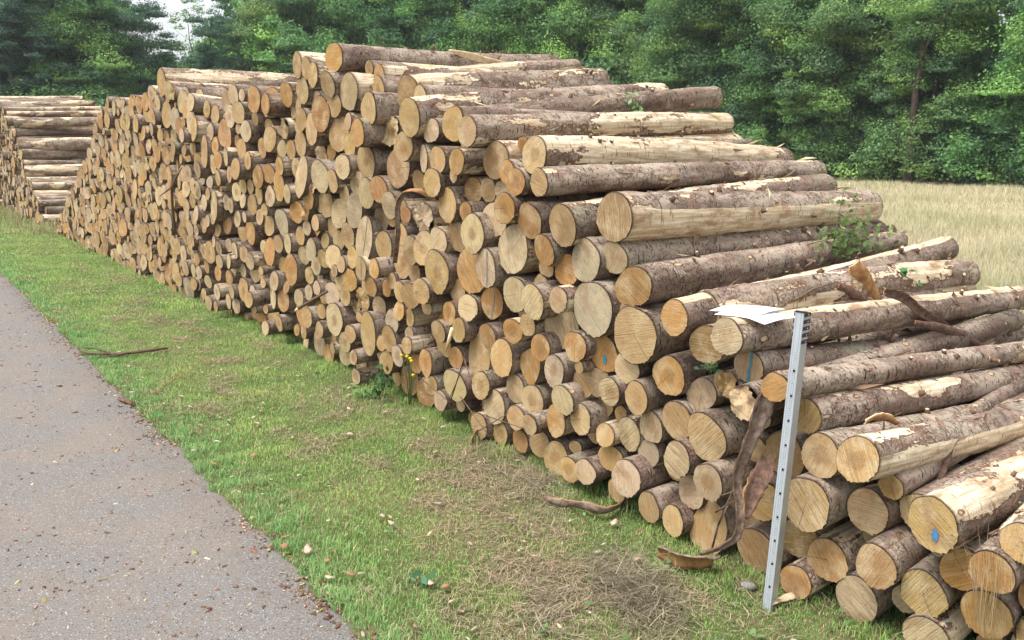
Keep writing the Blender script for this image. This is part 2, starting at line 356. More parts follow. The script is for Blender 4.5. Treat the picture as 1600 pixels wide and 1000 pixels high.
# x, y, z, r, flare, azimuth, tilt, length, tone, flags, long, label
LOGS = [
(-4.247, 10.842, 2.588, 0.1669, 1.0, 48.5, 0.5, 2.47, 't', '', 1, 'large log end jutting above the others at the upper left of the stack'),
(-4.052, 10.537, 2.478, 0.1081, 1.0, 48.0, -2.3, 2.54, 'p', 'S', 1, 'long log with pale end, next below right of the end jutting at the upper left'),
(-3.515, 9.737, 2.302, 0.1003, 1.0, 47.0, -4.5, 2.46, 'p', 'S', 1, 'long log with pale end, next above left of the narrow orange end'),
(-2.854, 8.857, 0.776, 0.0945, 1.0, 49.0, -0.6, 2.49, 'p', 'k', 0, 'pale log end with a blue smudge, left part of the stack'),
(-1.358, 6.862, 2.502, 0.1093, 1.0, 47.0, 2.0, 2.4, 'o', '', 1, 'thick dark-barked log lying topmost, with a bright split sliver on it'),
(-1.412, 6.851, 2.302, 0.1025, 1.0, 48.5, 4.7, 2.51, 't', 'S', 1, 'long log with tan end, next below the topmost log'),
(-0.726, 6.266, 2.19, 0.132, 1.0, 46.0, 4.8, 2.08, 'd', '', 1, 'long log near the top whose tall end has a dark stain'),
(-0.669, 5.799, 2.025, 0.13, 1.0, 49.0, 4.8, 2.54, 't', '', 1, 'long log with a large tan end below the one with the stained end'),
(-0.263, 5.201, 1.927, 0.0927, 1.0, 50.0, 1.8, 2.48, 'o', '', 1, 'long log with orange end, next below right of the raised crossing log'),
(-0.095, 5.2, 1.76, 0.1145, 1.0, 48.0, 1.8, 2.42, 't', 'B', 1, 'round tan log end left of the long log with the pale side'),
(0.125, 4.89, 1.794, 0.1064, 1.0, 49.5, -1.5, 2.46, 't', 'B', 1, 'long log with a pale peeled side, directly above the greenish-grey long log'),
(-1.114, 6.509, 1.148, 0.1207, 1.5, 49.1, 0.8, 2.46, 'p', 'b', 0, 'tall narrow pale log end with a blue line, left of the bark arch'),
(-1.139, 6.464, 0.934, 0.0941, 1.0, 50.0, -0.1, 2.54, 't', 'b', 0, 'mid-sized tan log end, blue-lined, next below the tall blue-lined end'),
(-0.603, 5.667, 0.894, 0.0881, 1.0, 48.2, -1.2, 2.48, 't', 'k', 0, 'small tan log end with a blue dot at its edge, mid stack'),
(-0.155, 5.164, 1.12, 0.117, 1.0, 50.3, 0.2, 2.55, 'p', 'b', 0, 'pale log end with a thin blue line, directly above an orange one so marked'),
(-0.122, 5.313, 0.886, 0.1071, 1.0, 48.3, 0.2, 2.45, 'o', 'b', 0, 'orange log end with a thin blue line, directly below a pale one so marked'),
(0.148, 4.749, 1.649, 0.0805, 1.0, 52.5, 0.4, 2.6, 't', 'w', 1, 'greenish-grey long log with a pale end, just above the big half-peeled log'),
(0.267, 4.541, 1.434, 0.1156, 1.0, 50.5, 2.6, 2.5, 't', '', 1, 'long log with tan end, next below right of the greenish-grey long log'),
(0.513, 4.34, 1.493, 0.127, 1.0, 50.5, -1.4, 2.47, 'd', 'wH', 1, 'thickest long log halfway up, its lower side peeled to pale wood'),
(0.383, 4.462, 1.259, 0.1163, 1.0, 51.0, -0.8, 2.54, 'p', '', 1, 'long log with pale end, next above the big pale cracked end'),
(0.521, 4.346, 1.29, 0.0865, 1.0, 51.5, -0.4, 2.53, 'p', '', 1, 'long log with pale end, next above left of the deep orange end'),
(0.586, 4.11, 1.179, 0.1042, 1.0, 51.0, 0.6, 2.48, 'o', '', 1, 'long log with a deep orange end, next above the white-topped long log'),
(0.741, 3.865, 1.077, 0.0873, 1.0, 52.0, 3.0, 2.53, 'o', 'S', 1, 'long log with a white peeled top, its far end sticking out over the meadow'),
(0.48, 4.41, 0.781, 0.103, 1.0, 50.9, -0.1, 2.56, 'o', 'k', 0, 'orange log end with a small blue dot, beside the biggest oval end'),
(0.911, 3.574, 1.052, 0.0811, 1.0, 52.5, -2.8, 2.85, 't', 'S', 1, 'long log that carries the white papers, with a round tan end'),
(1.025, 3.625, 0.909, 0.0721, 1.0, 53.5, -4.0, 2.51, 'o', 'b', 1, 'thin log with a blue-striped orange end beside the measuring staff'),
(1.049, 3.322, 0.902, 0.063, 1.0, 53.5, -4.5, 2.54, 'o', '', 1, 'long log with orange end, next below right of the blue-striped end'),
(1.196, 3.38, 0.767, 0.0747, 1.0, 53.5, -4.5, 2.47, 'd', '', 1, "long grey log with a dark end touching the staff's right edge"),
(1.23, 3.265, 0.635, 0.0911, 1.0, 53.5, -4.0, 2.55, 't', '', 1, 'long log with tan end, next left of the thick log right of the staff'),
(1.289, 3.054, 0.7, 0.0884, 1.0, 53.5, -4.5, 2.5, 't', 'wH', 1, 'thick mottled log with a streaked yellow end just right of the staff'),
(1.393, 3.167, 0.445, 0.0899, 1.0, 53.0, -3.7, 2.49, 'o', '', 1, 'log with an orange end and peeled side, left of the blue-dotted pale log'),
(1.479, 2.833, 0.543, 0.0994, 1.0, 52.0, -3.3, 2.48, 't', 'kB', 1, 'thick pale peeled log with a bright blue dot on its end, lower right'),
(1.612, 2.85, 0.362, 0.0788, 1.0, 46.0, 0.7, 2.46, 'o', '', 1, 'long log with orange end, next below right of the blue-dotted pale log'),
(1.562, 2.594, 0.486, 0.0754, 1.0, 46.0, 5.0, 2.54, 'o', 'w', 1, 'long log with orange end, second below right of the blue-dotted pale log'),
(1.631, 2.564, 0.603, 0.0667, 1.0, 52.5, -3.0, 2.48, 't', '', 1, 'long log with tan end, next right of the blue-dotted pale log'),
(1.737, 2.605, 0.384, 0.0716, 1.0, 56.0, -4.5, 2.52, 'o', '', 1, 'long log with orange end, sixth below right of the blue-dotted pale log'),
(0.904, 3.973, 1.076, 0.0954, 1.0, 55.0, -0.3, 2.35, 't', '', 1, 'dark grey log with torn bark on it, ending over the meadow'),
(-0.323, 5.67, 1.986, 0.0955, 1.0, 55.0, 5.6, 2.35, 't', '', 1, 'thick log at the top, its far end raised above the others'),
(-0.287, 5.621, 1.85, 0.0707, 1.0, 55.0, 4.3, 2.35, 't', '', 1, 'long log showing only its bark, next below the raised crossing log'),
(0.639, 4.339, 1.212, 0.0507, 1.0, 55.0, 0.9, 2.35, 't', '', 1, 'long log showing only its bark, next above the deep orange end'),
(-1.312, 7.037, 2.332, 0.0776, 1.0, 55.0, 5.7, 2.35, 't', '', 1, 'long log showing only its bark, next below right of the topmost log'),
(-16.38, 27.623, 3.193, 0.1501, 1.0, 64.0, 1.6, 2.77, 'p', 'PS', 1, 'long log lying sideways, topmost in the farther stack'),
(-13.873, 24.155, 2.872, 0.0845, 1.0, 64.0, 3.0, 2.31, 'p', 'P', 1, 'long log lying sideways, second from the top in the farther stack'),
(-13.597, 23.773, 2.756, 0.0832, 1.0, 64.0, 1.8, 2.37, 'p', 'PS', 1, 'long log lying sideways, third from the top in the farther stack'),
(-13.258, 23.305, 2.624, 0.0907, 1.0, 64.0, 1.7, 4.2, 'p', 'PS', 1, 'long log lying sideways, fourth from the top in the farther stack'),
(-12.538, 22.309, 2.387, 0.1305, 1.0, 64.0, 1.9, 4.2, 'p', 'P', 1, 'long log lying sideways, fifth from the top in the farther stack'),
(-13.088, 23.07, 2.21, 0.1082, 1.0, 64.0, 2.1, 4.2, 'p', 'PS', 1, 'long log lying sideways, sixth from the top in the farther stack'),
(-12.851, 22.742, 2.076, 0.0801, 1.0, 64.0, 0.7, 4.2, 'p', 'PS', 1, 'long log lying sideways, seventh from the top in the farther stack'),
(-12.317, 22.002, 1.834, 0.1639, 1.0, 64.0, 1.8, 4.2, 'p', 'P', 1, 'long log lying sideways, eighth from the top in the farther stack'),
(-12.565, 22.346, 1.627, 0.079, 1.0, 64.0, 1.1, 4.2, 'p', 'PS', 1, 'long log lying sideways, ninth from the top in the farther stack'),
(-12.444, 22.179, 1.438, 0.1135, 1.0, 64.0, 2.4, 4.2, 'p', 'PS', 1, 'long log lying sideways, tenth from the top in the farther stack'),
(-12.007, 21.574, 1.201, 0.1532, 1.0, 64.0, 0.8, 4.2, 'p', 'P', 1, 'long log lying sideways, eleventh from the top in the farther stack'),
(-11.901, 21.427, 1.005, 0.0677, 1.0, 64.0, 0.6, 4.2, 'p', 'PS', 1, 'long log lying sideways, twelfth from the top in the farther stack'),
(-11.384, 20.712, 0.883, 0.0902, 1.0, 64.0, 0.5, 4.2, 'p', 'PS', 1, 'long log lying sideways, thirteenth from the top in the farther stack'),
(-11.34, 20.652, 0.706, 0.0901, 1.0, 64.0, -0.8, 4.2, 'p', 'P', 1, 'long log lying sideways, fourteenth from the top in the farther stack'),
(-11.043, 20.241, 0.566, 0.0884, 1.0, 64.0, -1.6, 1.1, 'p', 'PS', 1, 'long log lying sideways, fifteenth from the top in the farther stack'),
(1.176, 3.245, 0.439, 0.1108, 1.0, 49.8, -0.8, 2.46, 't', 'w', 0, "big round streaked log end right of the staff's lower half"),
(0.596, 4.098, 0.942, 0.1455, 1.0, 51.1, -1.1, 2.46, 't', '', 0, 'biggest oval tan log end, left of the papers'),
(1.614, 2.682, 0.285, 0.0873, 1.0, 48.1, 0.1, 2.45, 'o', '', 0, 'large orange log end, fourth below right of the blue-dotted pale log'),
(0.418, 4.385, 1.019, 0.1474, 1.0, 51.1, 1.4, 2.45, 'p', 'x', 0, 'big pale log end with frayed lower edge, left of the white-topped long log'),
(0.913, 3.736, 0.103, 0.1118, 1.2, 50.8, -1.3, 2.52, 't', '', 0, 'big brown log end at the ground, right above the bark slab'),
(1.366, 3.136, 0.088, 0.0958, 1.0, 51.4, 0.5, 2.45, 'p', 'w', 0, "pale frayed log end lying on the grass right of the staff's foot"),
(1.511, 2.912, 0.234, 0.0872, 1.0, 46.5, -0.5, 2.49, 't', 'w', 0, 'large tan log end, second below the blue-dotted pale log'),
(0.884, 3.742, 0.547, 0.1138, 1.0, 53.4, -1.0, 2.5, 't', 'w', 0, 'big streaked log end touching the hanging bark strip on its left'),
(1.161, 3.49, 0.558, 0.1027, 1.0, 53.1, 0.8, 2.5, 'd', '', 0, 'large dark tan log end, next below left of the log crossing behind the staff'),
(1.079, 3.524, 0.098, 0.1069, 1.0, 52.4, 0.7, 2.52, 'd', '', 0, 'large dark tan log end, next right of the big brown end over the slab'),
(1.521, 2.876, 0.076, 0.0826, 1.0, 47.9, 0.1, 2.49, 'p', 'w', 0, 'large pale log end, next below right of the pale end on the grass'),
(1.283, 3.254, 0.194, 0.0922, 1.0, 50.3, 0.2, 2.55, 'o', '', 0, 'large orange log end, next above left of the pale end on the grass'),
(1.359, 2.978, 0.307, 0.0823, 1.0, 48.8, -0.6, 2.47, 't', '', 0, 'large tan log end, next above right of the pale end on the grass'),
(0.007, 5.018, 1.254, 0.1508, 1.0, 50.6, -0.1, 2.54, 'p', 'w', 0, 'tallest whitish oval log end, left of the big half-peeled log'),
(1.075, 3.492, 0.347, 0.0932, 1.0, 49.6, 0.4, 2.46, 't', '', 0, 'large tan log end, next left of the big round end by the staff'),
(1.229, 3.441, 0.201, 0.0896, 1.0, 49.6, 0.4, 2.46, 'd', '', 0, 'large dark tan log end, next below the big round end by the staff'),
(0.279, 4.706, 0.861, 0.1307, 1.0, 48.1, -0.2, 2.55, 'p', 'w', 0, 'large pale log end, next below left of the big pale cracked end'),
(-0.208, 5.408, 0.514, 0.1453, 1.15, 50.0, -0.7, 2.49, 't', '', 0, 'large tan pear-shaped log end low in the middle of the stack'),
(-0.244, 5.418, 1.079, 0.1535, 1.0, 47.0, -0.7, 2.52, 'o', 'w', 0, 'large orange oval log end with saw streaks, left of the pale blue-lined end'),
(1.061, 3.694, 0.215, 0.0918, 1.0, 53.3, -1.3, 2.53, 'd', '', 0, 'large dark tan log end, next above right of the big brown end over the slab'),
(0.746, 3.966, 0.775, 0.0985, 1.0, 51.2, 0.4, 2.5, 'o', '', 0, 'large orange log end, next above right of the streaked end with frayed edge'),
(0.782, 3.912, 0.571, 0.0961, 1.0, 53.4, -0.5, 2.45, 'd', '', 0, 'large dark tan log end, next right of the streaked end with frayed edge'),
(0.877, 3.639, 0.373, 0.0874, 1.0, 50.7, 0.5, 2.49, 't', '', 0, 'large tan log end, next below the big end by the hanging bark'),
(0.877, 3.786, 0.968, 0.0882, 1.0, 51.8, -0.3, 2.47, 'd', '', 0, 'large dark tan log end, next left of the log under the papers'),
(0.568, 4.056, 0.224, 0.0966, 1.0, 51.6, 0.2, 2.48, 'p', '', 0, 'large pale log end, second below left of the streaked end with frayed edge'),
(1.177, 3.295, 0.073, 0.0737, 1.0, 49.9, -1.0, 2.52, 'o', '', 0, 'large orange log end, next left of the pale end on the grass'),
(0.772, 3.829, 0.408, 0.0874, 1.0, 51.7, 0.5, 2.49, 't', 'w', 0, 'large tan log end, next below left of the big end by the hanging bark'),
(0.849, 3.84, 0.245, 0.0867, 1.0, 52.2, -1.1, 2.54, 'p', '', 0, 'large pale log end, next above left of the big brown end over the slab'),
(0.883, 3.866, 0.713, 0.0835, 1.0, 51.5, -0.9, 2.52, 'd', 'B', 0, 'large dark tan log end, next above the big end by the hanging bark'),
(0.98, 3.495, 0.79, 0.0735, 1.0, 52.2, 0.8, 2.55, 'p', 'r', 0, 'large rough pale log end, next below the blue-striped end'),
(-0.239, 5.244, 1.32, 0.1253, 1.0, 49.7, 0.7, 2.51, 'p', '', 0, 'large pale log end, next above the streaked oval end'),
(-0.491, 5.589, 1.038, 0.1381, 1.0, 48.5, -0.1, 2.48, 't', '', 0, 'wide tan log end below right of the bark arch'),
(-0.062, 5.056, 0.592, 0.12, 1.0, 48.2, -0.8, 2.46, 't', '', 0, 'oval log end with a dark centre, right of the tan pear-shaped end'),
(0.596, 4.189, 0.411, 0.0913, 1.0, 53.4, 0.6, 2.55, 'p', 'w', 0, 'large pale log end, next left of the streaked end with frayed edge'),
(0.109, 4.908, 0.581, 0.1074, 1.0, 51.9, 0.7, 2.45, 'o', '', 0, 'large orange log end, next right of the dark-centred end'),
(0.252, 4.687, 0.094, 0.1026, 1.0, 51.2, 0.2, 2.54, 't', '', 0, 'wide tan log end in the lowest row, left of the hanging bark'),
(0.114, 4.684, 1.002, 0.1004, 1.0, 49.4, 0.3, 2.5, 'p', 'w', 0, 'large pale log end, next below right of the tallest whitish end'),
(0.019, 4.975, 0.993, 0.1069, 1.0, 51.6, -0.3, 2.5, 'p', '', 0, 'large pale log end, next right of the orange end with a blue line'),
(0.099, 4.888, 1.427, 0.1014, 1.0, 49.1, 0.8, 2.55, 'o', '', 0, 'large orange log end, next above right of the tallest whitish end'),
(0.612, 4.083, 0.631, 0.0817, 1.0, 50.1, 1.2, 2.48, 't', '', 0, 'large tan log end, next right of the small white streaked end'),
(-0.11, 5.177, 0.248, 0.1147, 1.0, 50.6, -0.5, 2.47, 'p', '', 0, 'large pale log end, next below the dark-centred end'),
(0.58, 4.217, 0.751, 0.0839, 1.0, 49.5, -0.1, 2.53, 'p', '', 0, 'large pale log end, next below right of the blue-dotted orange end'),
(0.765, 3.833, 0.1, 0.0767, 1.0, 52.1, 0.3, 2.46, 't', '', 0, 'large tan log end, next left of the big brown end over the slab'),
(-0.796, 6.147, 1.69, 0.14, 1.0, 48.1, -0.7, 2.55, 'd', '', 0, 'large dark tan log end, next below the splintered white end'),
(0.686, 4.063, 0.489, 0.0799, 1.0, 53.2, 0.3, 2.51, 'p', 'w', 0, 'pale streaked log end, left of the big one by the hanging bark'),
(0.175, 4.669, 1.288, 0.0944, 1.0, 48.2, -0.0, 2.52, 'o', '', 0, 'large orange log end, next right of the tallest whitish end'),
(0.232, 4.594, 0.629, 0.0936, 1.0, 50.3, 0.2, 2.53, 'p', '', 0, 'large pale log end, second left of the blue-dotted orange end'),
(-0.361, 5.443, 1.975, 0.1132, 1.0, 49.6, -0.3, 2.45, 't', '', 0, 'large tan log end, next left of the raised crossing log'),
(0.297, 4.606, 1.188, 0.0897, 1.0, 49.2, -0.5, 2.56, 'o', '', 0, 'large orange log end, next above left of the big pale cracked end'),
(-0.107, 5.207, 1.407, 0.1056, 1.0, 49.3, -0.7, 2.54, 'p', '', 0, 'large pale log end, next above left of the tallest whitish end'),
(0.248, 4.649, 0.328, 0.0936, 1.0, 50.0, -0.3, 2.48, 'o', '', 0, 'large orange log end, next above the wide low end above the grass'),
(0.336, 4.464, 0.801, 0.0858, 1.0, 52.0, 0.7, 2.45, 'o', '', 0, 'large orange log end, next left of the blue-dotted orange end'),
(-0.411, 5.549, 1.474, 0.1119, 1.0, 48.4, 0.7, 2.47, 't', '', 0, 'large tan log end, next right of the splintered end by the bark arch'),
(0.668, 3.942, 0.12, 0.073, 1.0, 51.9, 0.2, 2.5, 't', '', 0, 'mid-sized tan log end, second left of the big brown end over the slab'),
(-0.373, 5.446, 0.308, 0.1134, 1.0, 50.3, 0.8, 2.53, 'p', '', 0, 'large pale log end, next below left of the tan pear-shaped end'),
(0.459, 4.443, 0.614, 0.0823, 1.0, 51.9, 0.1, 2.53, 'o', '', 0, 'large orange log end, next above left of the small white streaked end'),
(1.096, 3.681, 0.667, 0.0629, 1.0, 50.3, -0.2, 2.56, 'd', '', 0, 'mid-sized dark tan log end, next left of the log crossing behind the staff'),
(-1.072, 6.456, 1.73, 0.1369, 1.0, 48.3, 0.9, 2.45, 't', '', 0, 'large tan log end, next below left of the splintered white end'),
(0.952, 3.676, 0.813, 0.0621, 1.0, 50.1, 0.8, 2.55, 'd', 'r', 0, 'mid-sized rough dark tan log end, next below left of the blue-striped end'),
(-0.587, 5.741, 1.174, 0.1165, 1.0, 49.6, 0.0, 2.48, 't', '', 0, 'large tan log end, next below the splintered end by the bark arch'),
(0.37, 4.445, 0.403, 0.0823, 1.0, 51.8, 0.5, 2.45, 't', '', 0, 'mid-sized tan log end, next below left of the small white streaked end'),
(0.12, 4.862, 0.387, 0.0929, 1.0, 49.9, -0.6, 2.46, 'p', '', 0, 'large pale log end, second below right of the dark-centred end'),
(0.681, 4.084, 0.345, 0.0729, 1.0, 49.6, 0.7, 2.5, 'p', '', 0, 'mid-sized pale log end, next below the streaked end with frayed edge'),
(0.497, 4.244, 0.617, 0.0762, 1.0, 50.0, 0.1, 2.49, 'p', 'w', 0, 'small whitish saw-streaked log end below the blue-dotted orange end'),
(-0.044, 4.988, 1.492, 0.0926, 1.0, 47.7, 0.5, 2.45, 'o', '', 0, 'large orange log end, next above the tallest whitish end'),
(0.274, 4.494, 0.496, 0.0828, 1.0, 51.1, 0.3, 2.51, 'p', '', 0, 'mid-sized pale log end, second above the wide low end above the grass'),
(-1.09, 6.407, 0.443, 0.1132, 1.45, 48.5, 0.6, 2.52, 't', '', 0, 'tall greenish-tan log end near the ground, left of the yellow flowers'),
(-1.335, 6.866, 1.934, 0.1427, 1.0, 48.3, -1.0, 2.55, 't', '', 0, 'large tan log end, next below right of the orange oval end'),
(-1.227, 6.718, 2.24, 0.1355, 1.0, 46.8, -0.6, 2.46, 'p', 'B', 0, 'large pale log end, second below right of the topmost log'),
(0.022, 4.996, 0.417, 0.092, 1.0, 49.6, 0.2, 2.52, 'p', '', 0, 'mid-sized pale log end, next below right of the dark-centred end'),
(0.388, 4.513, 0.583, 0.0785, 1.0, 51.4, -1.5, 2.5, 't', '', 0, 'mid-sized tan log end, next left of the small white streaked end'),
(0.519, 4.297, 0.239, 0.0745, 1.0, 51.4, -1.6, 2.47, 't', '', 0, 'mid-sized tan log end, next below left of the streaked end with frayed edge'),
(-0.354, 5.549, 1.277, 0.1021, 1.0, 49.2, 0.2, 2.49, 't', 'B', 0, 'large tan log end, next above left of the streaked oval end'),
(-0.775, 6.132, 1.033, 0.119, 1.0, 50.0, 1.4, 2.47, 't', '', 0, 'large tan log end, second above left of the small blue-dotted end'),
(-1.205, 6.645, 1.357, 0.1342, 1.0, 48.6, -1.1, 2.52, 't', '', 0, 'large tan log end, next above left of the tall blue-lined end'),
(0.165, 4.841, 0.124, 0.0856, 1.0, 49.1, -0.1, 2.46, 't', '', 0, 'mid-sized tan log end, next above left of the wide low end above the grass'),
(-1.507, 6.997, 2.088, 0.1405, 1.0, 49.3, -0.1, 2.45, 'o', '', 0, 'bright orange oval log end high in the stack, below the topmost log'),
(-0.589, 5.794, 1.373, 0.1056, 1.0, 49.6, 0.6, 2.55, 'p', 'r', 0, 'rough splintered log end just right of the bark arch'),
(1.547, 3.076, 0.478, 0.0762, 1.0, 50.6, 0.6, 2.5, 'p', '', 0, 'large pale log end, next above left of the blue-dotted pale log'),
(-1.451, 6.921, 0.452, 0.143, 1.0, 49.7, 0.5, 2.44, 'p', '', 0, 'broad pale log end near the ground, left of the tall greenish-tan one'),
(0.16, 4.704, 0.739, 0.0787, 1.0, 50.9, 0.4, 2.53, 'o', '', 0, 'mid-sized orange log end, second right of the dark-centred end'),
(-0.753, 6.154, 0.153, 0.1168, 1.0, 47.9, 0.4, 2.46, 'd', '', 0, 'large dark tan log end, third below right of the split-looking tall end'),
(-1.526, 6.965, 1.602, 0.1384, 1.0, 48.3, -0.2, 2.53, 'p', '', 0, 'large pale log end, next right of the white pear-shaped end'),
(0.311, 4.438, 0.121, 0.0742, 1.0, 50.9, -0.4, 2.54, 't', '', 0, 'mid-sized tan log end, next below right of the wide low end above the grass'),
(0.023, 4.962, 1.642, 0.0805, 1.0, 50.4, -0.1, 2.52, 'o', '', 0, 'mid-sized orange log end, next left of the greenish-grey long log'),
(-1.757, 7.309, 1.587, 0.1204, 1.5, 48.6, -0.7, 2.54, 'p', '', 0, 'tall whitish pear-shaped log end in the upper middle of the stack'),
(0.39, 4.33, 0.15, 0.0705, 1.0, 50.4, -1.1, 2.56, 'p', '', 0, 'mid-sized pale log end, next right of the wide low end above the grass'),
(-0.728, 5.923, 1.837, 0.1032, 1.0, 48.7, 0.4, 2.55, 't', '', 0, 'mid-sized tan log end, next below right of the splintered white end'),
(-0.149, 5.231, 0.682, 0.0877, 1.0, 50.9, -0.1, 2.48, 'o', '', 0, 'mid-sized orange log end, next above right of the tan pear-shaped end'),
(-1.018, 6.318, 2.102, 0.1122, 1.0, 48.6, -0.4, 2.5, 't', '', 0, 'large tan log end, next above left of the splintered white end'),
(0.485, 4.281, 0.371, 0.0668, 1.0, 51.3, 0.1, 2.52, 't', '', 0, 'mid-sized tan log end, second right of the wide low end above the grass'),
(0.246, 4.514, 1.043, 0.0703, 1.0, 49.7, -0.1, 2.52, 'o', '', 0, 'mid-sized orange log end, next left of the big pale cracked end'),
(-0.196, 5.24, 0.367, 0.0886, 1.0, 52.7, 0.4, 2.52, 't', '', 0, 'mid-sized tan log end, next below the tan pear-shaped end'),
(-1.622, 7.178, 1.975, 0.1351, 1.0, 48.4, -0.7, 2.48, 't', 'w', 0, 'large tan log end, next below left of the orange oval end'),
(-0.282, 5.418, 0.83, 0.0903, 1.0, 50.3, -0.4, 2.51, 'p', 'B', 0, 'mid-sized pale log end, next left of the orange end with a blue line'),
(0.541, 4.194, 0.102, 0.0644, 1.0, 53.3, -0.2, 2.54, 't', '', 0, 'mid-sized tan log end, second below right of the wide low end above the grass'),
(-0.863, 6.314, 1.946, 0.1073, 1.0, 49.2, -1.1, 2.54, 'p', 'r', 0, 'splintered whitish log end near the top, below left of the stained tall end'),
(-1.07, 6.411, 1.499, 0.1136, 1.0, 47.9, 0.5, 2.56, 'p', '', 0, 'large pale log end, next above the tall blue-lined end'),
(0.024, 4.917, 0.259, 0.0791, 1.0, 48.4, 0.5, 2.5, 't', '', 0, 'mid-sized tan log end, second below right of the tan pear-shaped end'),
(-0.691, 5.874, 1.143, 0.0989, 1.0, 49.8, -0.0, 2.44, 't', '', 0, 'mid-sized tan log end, next below left of the splintered end by the bark arch'),
(-0.58, 5.794, 1.761, 0.0932, 1.0, 51.4, -0.1, 2.49, 'p', 'B', 0, 'mid-sized pale log end, second below right of the large end under the stained one'),
(-0.59, 5.748, 0.386, 0.0965, 1.0, 51.4, -0.7, 2.48, 'o', '', 0, 'mid-sized orange log end, next below the small blue-dotted end'),
(-0.46, 5.718, 0.529, 0.0935, 1.0, 49.8, 1.0, 2.55, 't', '', 0, 'mid-sized tan log end, next left of the tan pear-shaped end'),
(-0.207, 5.235, 0.107, 0.084, 1.0, 51.6, -0.4, 2.5, 't', '', 0, 'mid-sized tan log end, fourth below the tan pear-shaped end'),
(-0.239, 5.453, 1.571, 0.083, 1.0, 49.7, 0.4, 2.5, 'o', 'Bw', 0, 'mid-sized orange log end, next below left of the round end over the pale-sided log'),
(-0.478, 5.621, 1.239, 0.0892, 1.0, 48.1, -0.2, 2.5, 'p', 'B', 0, 'mid-sized pale log end, next above the wide end right of the bark arch'),
(-0.471, 5.591, 1.756, 0.0869, 1.0, 47.8, -0.4, 2.53, 't', '', 0, 'mid-sized tan log end, next below left of the raised crossing log'),
(-0.511, 5.599, 1.611, 0.0876, 1.0, 49.3, 0.4, 2.46, 't', '', 0, 'mid-sized tan log end, next above the splintered end by the bark arch'),
(0.09, 4.837, 0.84, 0.0715, 1.0, 48.2, -0.1, 2.45, 't', '', 0, 'mid-sized tan log end, second above right of the dark-centred end'),
(-0.862, 6.123, 1.433, 0.0998, 1.0, 46.6, -0.9, 2.55, 'p', '', 0, 'mid-sized pale log end, next left of the splintered end by the bark arch'),
(-1.38, 6.937, 1.312, 0.1196, 1.0, 49.4, -0.0, 2.44, 'p', '', 0, 'mid-sized pale log end, second above left of the tall blue-lined end'),
(0.502, 4.49, 0.467, 0.0633, 1.0, 50.3, 0.8, 2.47, 't', '', 0, 'mid-sized tan log end, next below the small white streaked end'),
(-0.941, 6.328, 1.124, 0.1038, 1.0, 49.4, 0.1, 2.51, 't', '', 0, 'mid-sized tan log end, next right of the tall blue-lined end'),
(0.006, 4.93, 0.784, 0.0727, 1.0, 49.4, -0.0, 2.44, 'o', '', 0, 'mid-sized orange log end, next above right of the dark-centred end'),
(-0.026, 5.025, 1.696, 0.0714, 1.0, 51.2, 0.0, 2.45, 'o', '', 0, 'mid-sized orange log end, next below right of the round end over the pale-sided log'),
(-0.071, 5.151, 0.082, 0.0782, 1.0, 49.7, -0.2, 2.52, 't', '', 0, 'mid-sized tan log end, second left of the wide low end above the grass'),
(-0.35, 5.539, 0.92, 0.084, 1.0, 47.2, -0.0, 2.49, 't', '', 0, 'mid-sized tan log end, next below left of the streaked oval end'),
(-0.897, 6.157, 0.458, 0.1005, 1.0, 49.6, -0.5, 2.54, 'o', '', 0, 'mid-sized orange log end, next right of the split-looking tall end'),
(-0.955, 6.251, 1.536, 0.0987, 1.0, 49.0, -0.6, 2.56, 'o', '', 0, 'mid-sized orange log end, second below the splintered white end'),
(-1.105, 6.318, 1.93, 0.1006, 1.0, 50.3, 0.2, 2.48, 'o', '', 0, 'mid-sized orange log end, next left of the splintered white end'),
(0.053, 4.949, 0.104, 0.0726, 1.0, 51.9, 0.3, 2.53, 'o', '', 0, 'mid-sized orange log end, next left of the wide low end above the grass'),
(-1.518, 7.115, 1.375, 0.1197, 1.0, 47.9, -0.7, 2.48, 't', '', 0, 'mid-sized tan log end, second below right of the white pear-shaped end'),
(-0.971, 6.505, 2.243, 0.0998, 1.0, 50.2, -0.1, 2.51, 't', '', 0, 'mid-sized tan log end, next left of the stained tall end'),
(-0.703, 5.884, 0.828, 0.092, 1.0, 49.1, 0.2, 2.47, 't', '', 0, 'mid-sized tan log end, next left of the small blue-dotted end'),
(-0.338, 5.385, 1.749, 0.0765, 1.0, 47.4, 0.4, 2.49, 'o', '', 0, 'mid-sized orange log end, next left of the round end over the pale-sided log'),
(-0.343, 5.442, 0.679, 0.0802, 1.0, 49.9, -0.1, 2.46, 't', '', 0, 'mid-sized tan log end, next above left of the tan pear-shaped end'),
(-0.98, 6.522, 1.304, 0.1006, 1.0, 47.7, 0.5, 2.45, 'd', '', 0, 'mid-sized dark tan log end, next above right of the tall blue-lined end'),
(-0.408, 5.542, 0.773, 0.0814, 1.0, 50.0, -0.5, 2.51, 'o', '', 0, 'mid-sized orange log end, second below right of the wide end right of the bark arch'),
(-1.179, 6.72, 0.654, 0.1054, 1.0, 47.6, 0.4, 2.51, 't', 'r', 0, 'mid-sized rough tan log end, next above the split-looking tall end'),
(-1.988, 7.713, 0.748, 0.1152, 1.3, 48.7, 0.8, 2.49, 'o', 'x', 0, 'tall cracked tan log end in the left middle of the stack'),
(0.101, 4.719, 0.282, 0.0642, 1.0, 52.2, 1.1, 2.46, 't', '', 0, 'mid-sized tan log end, second above left of the wide low end above the grass'),
(-2.104, 7.897, 1.486, 0.1178, 1.25, 48.4, 0.0, 2.46, 'o', '', 0, 'tall orange-tan log end left of the white pear-shaped one'),
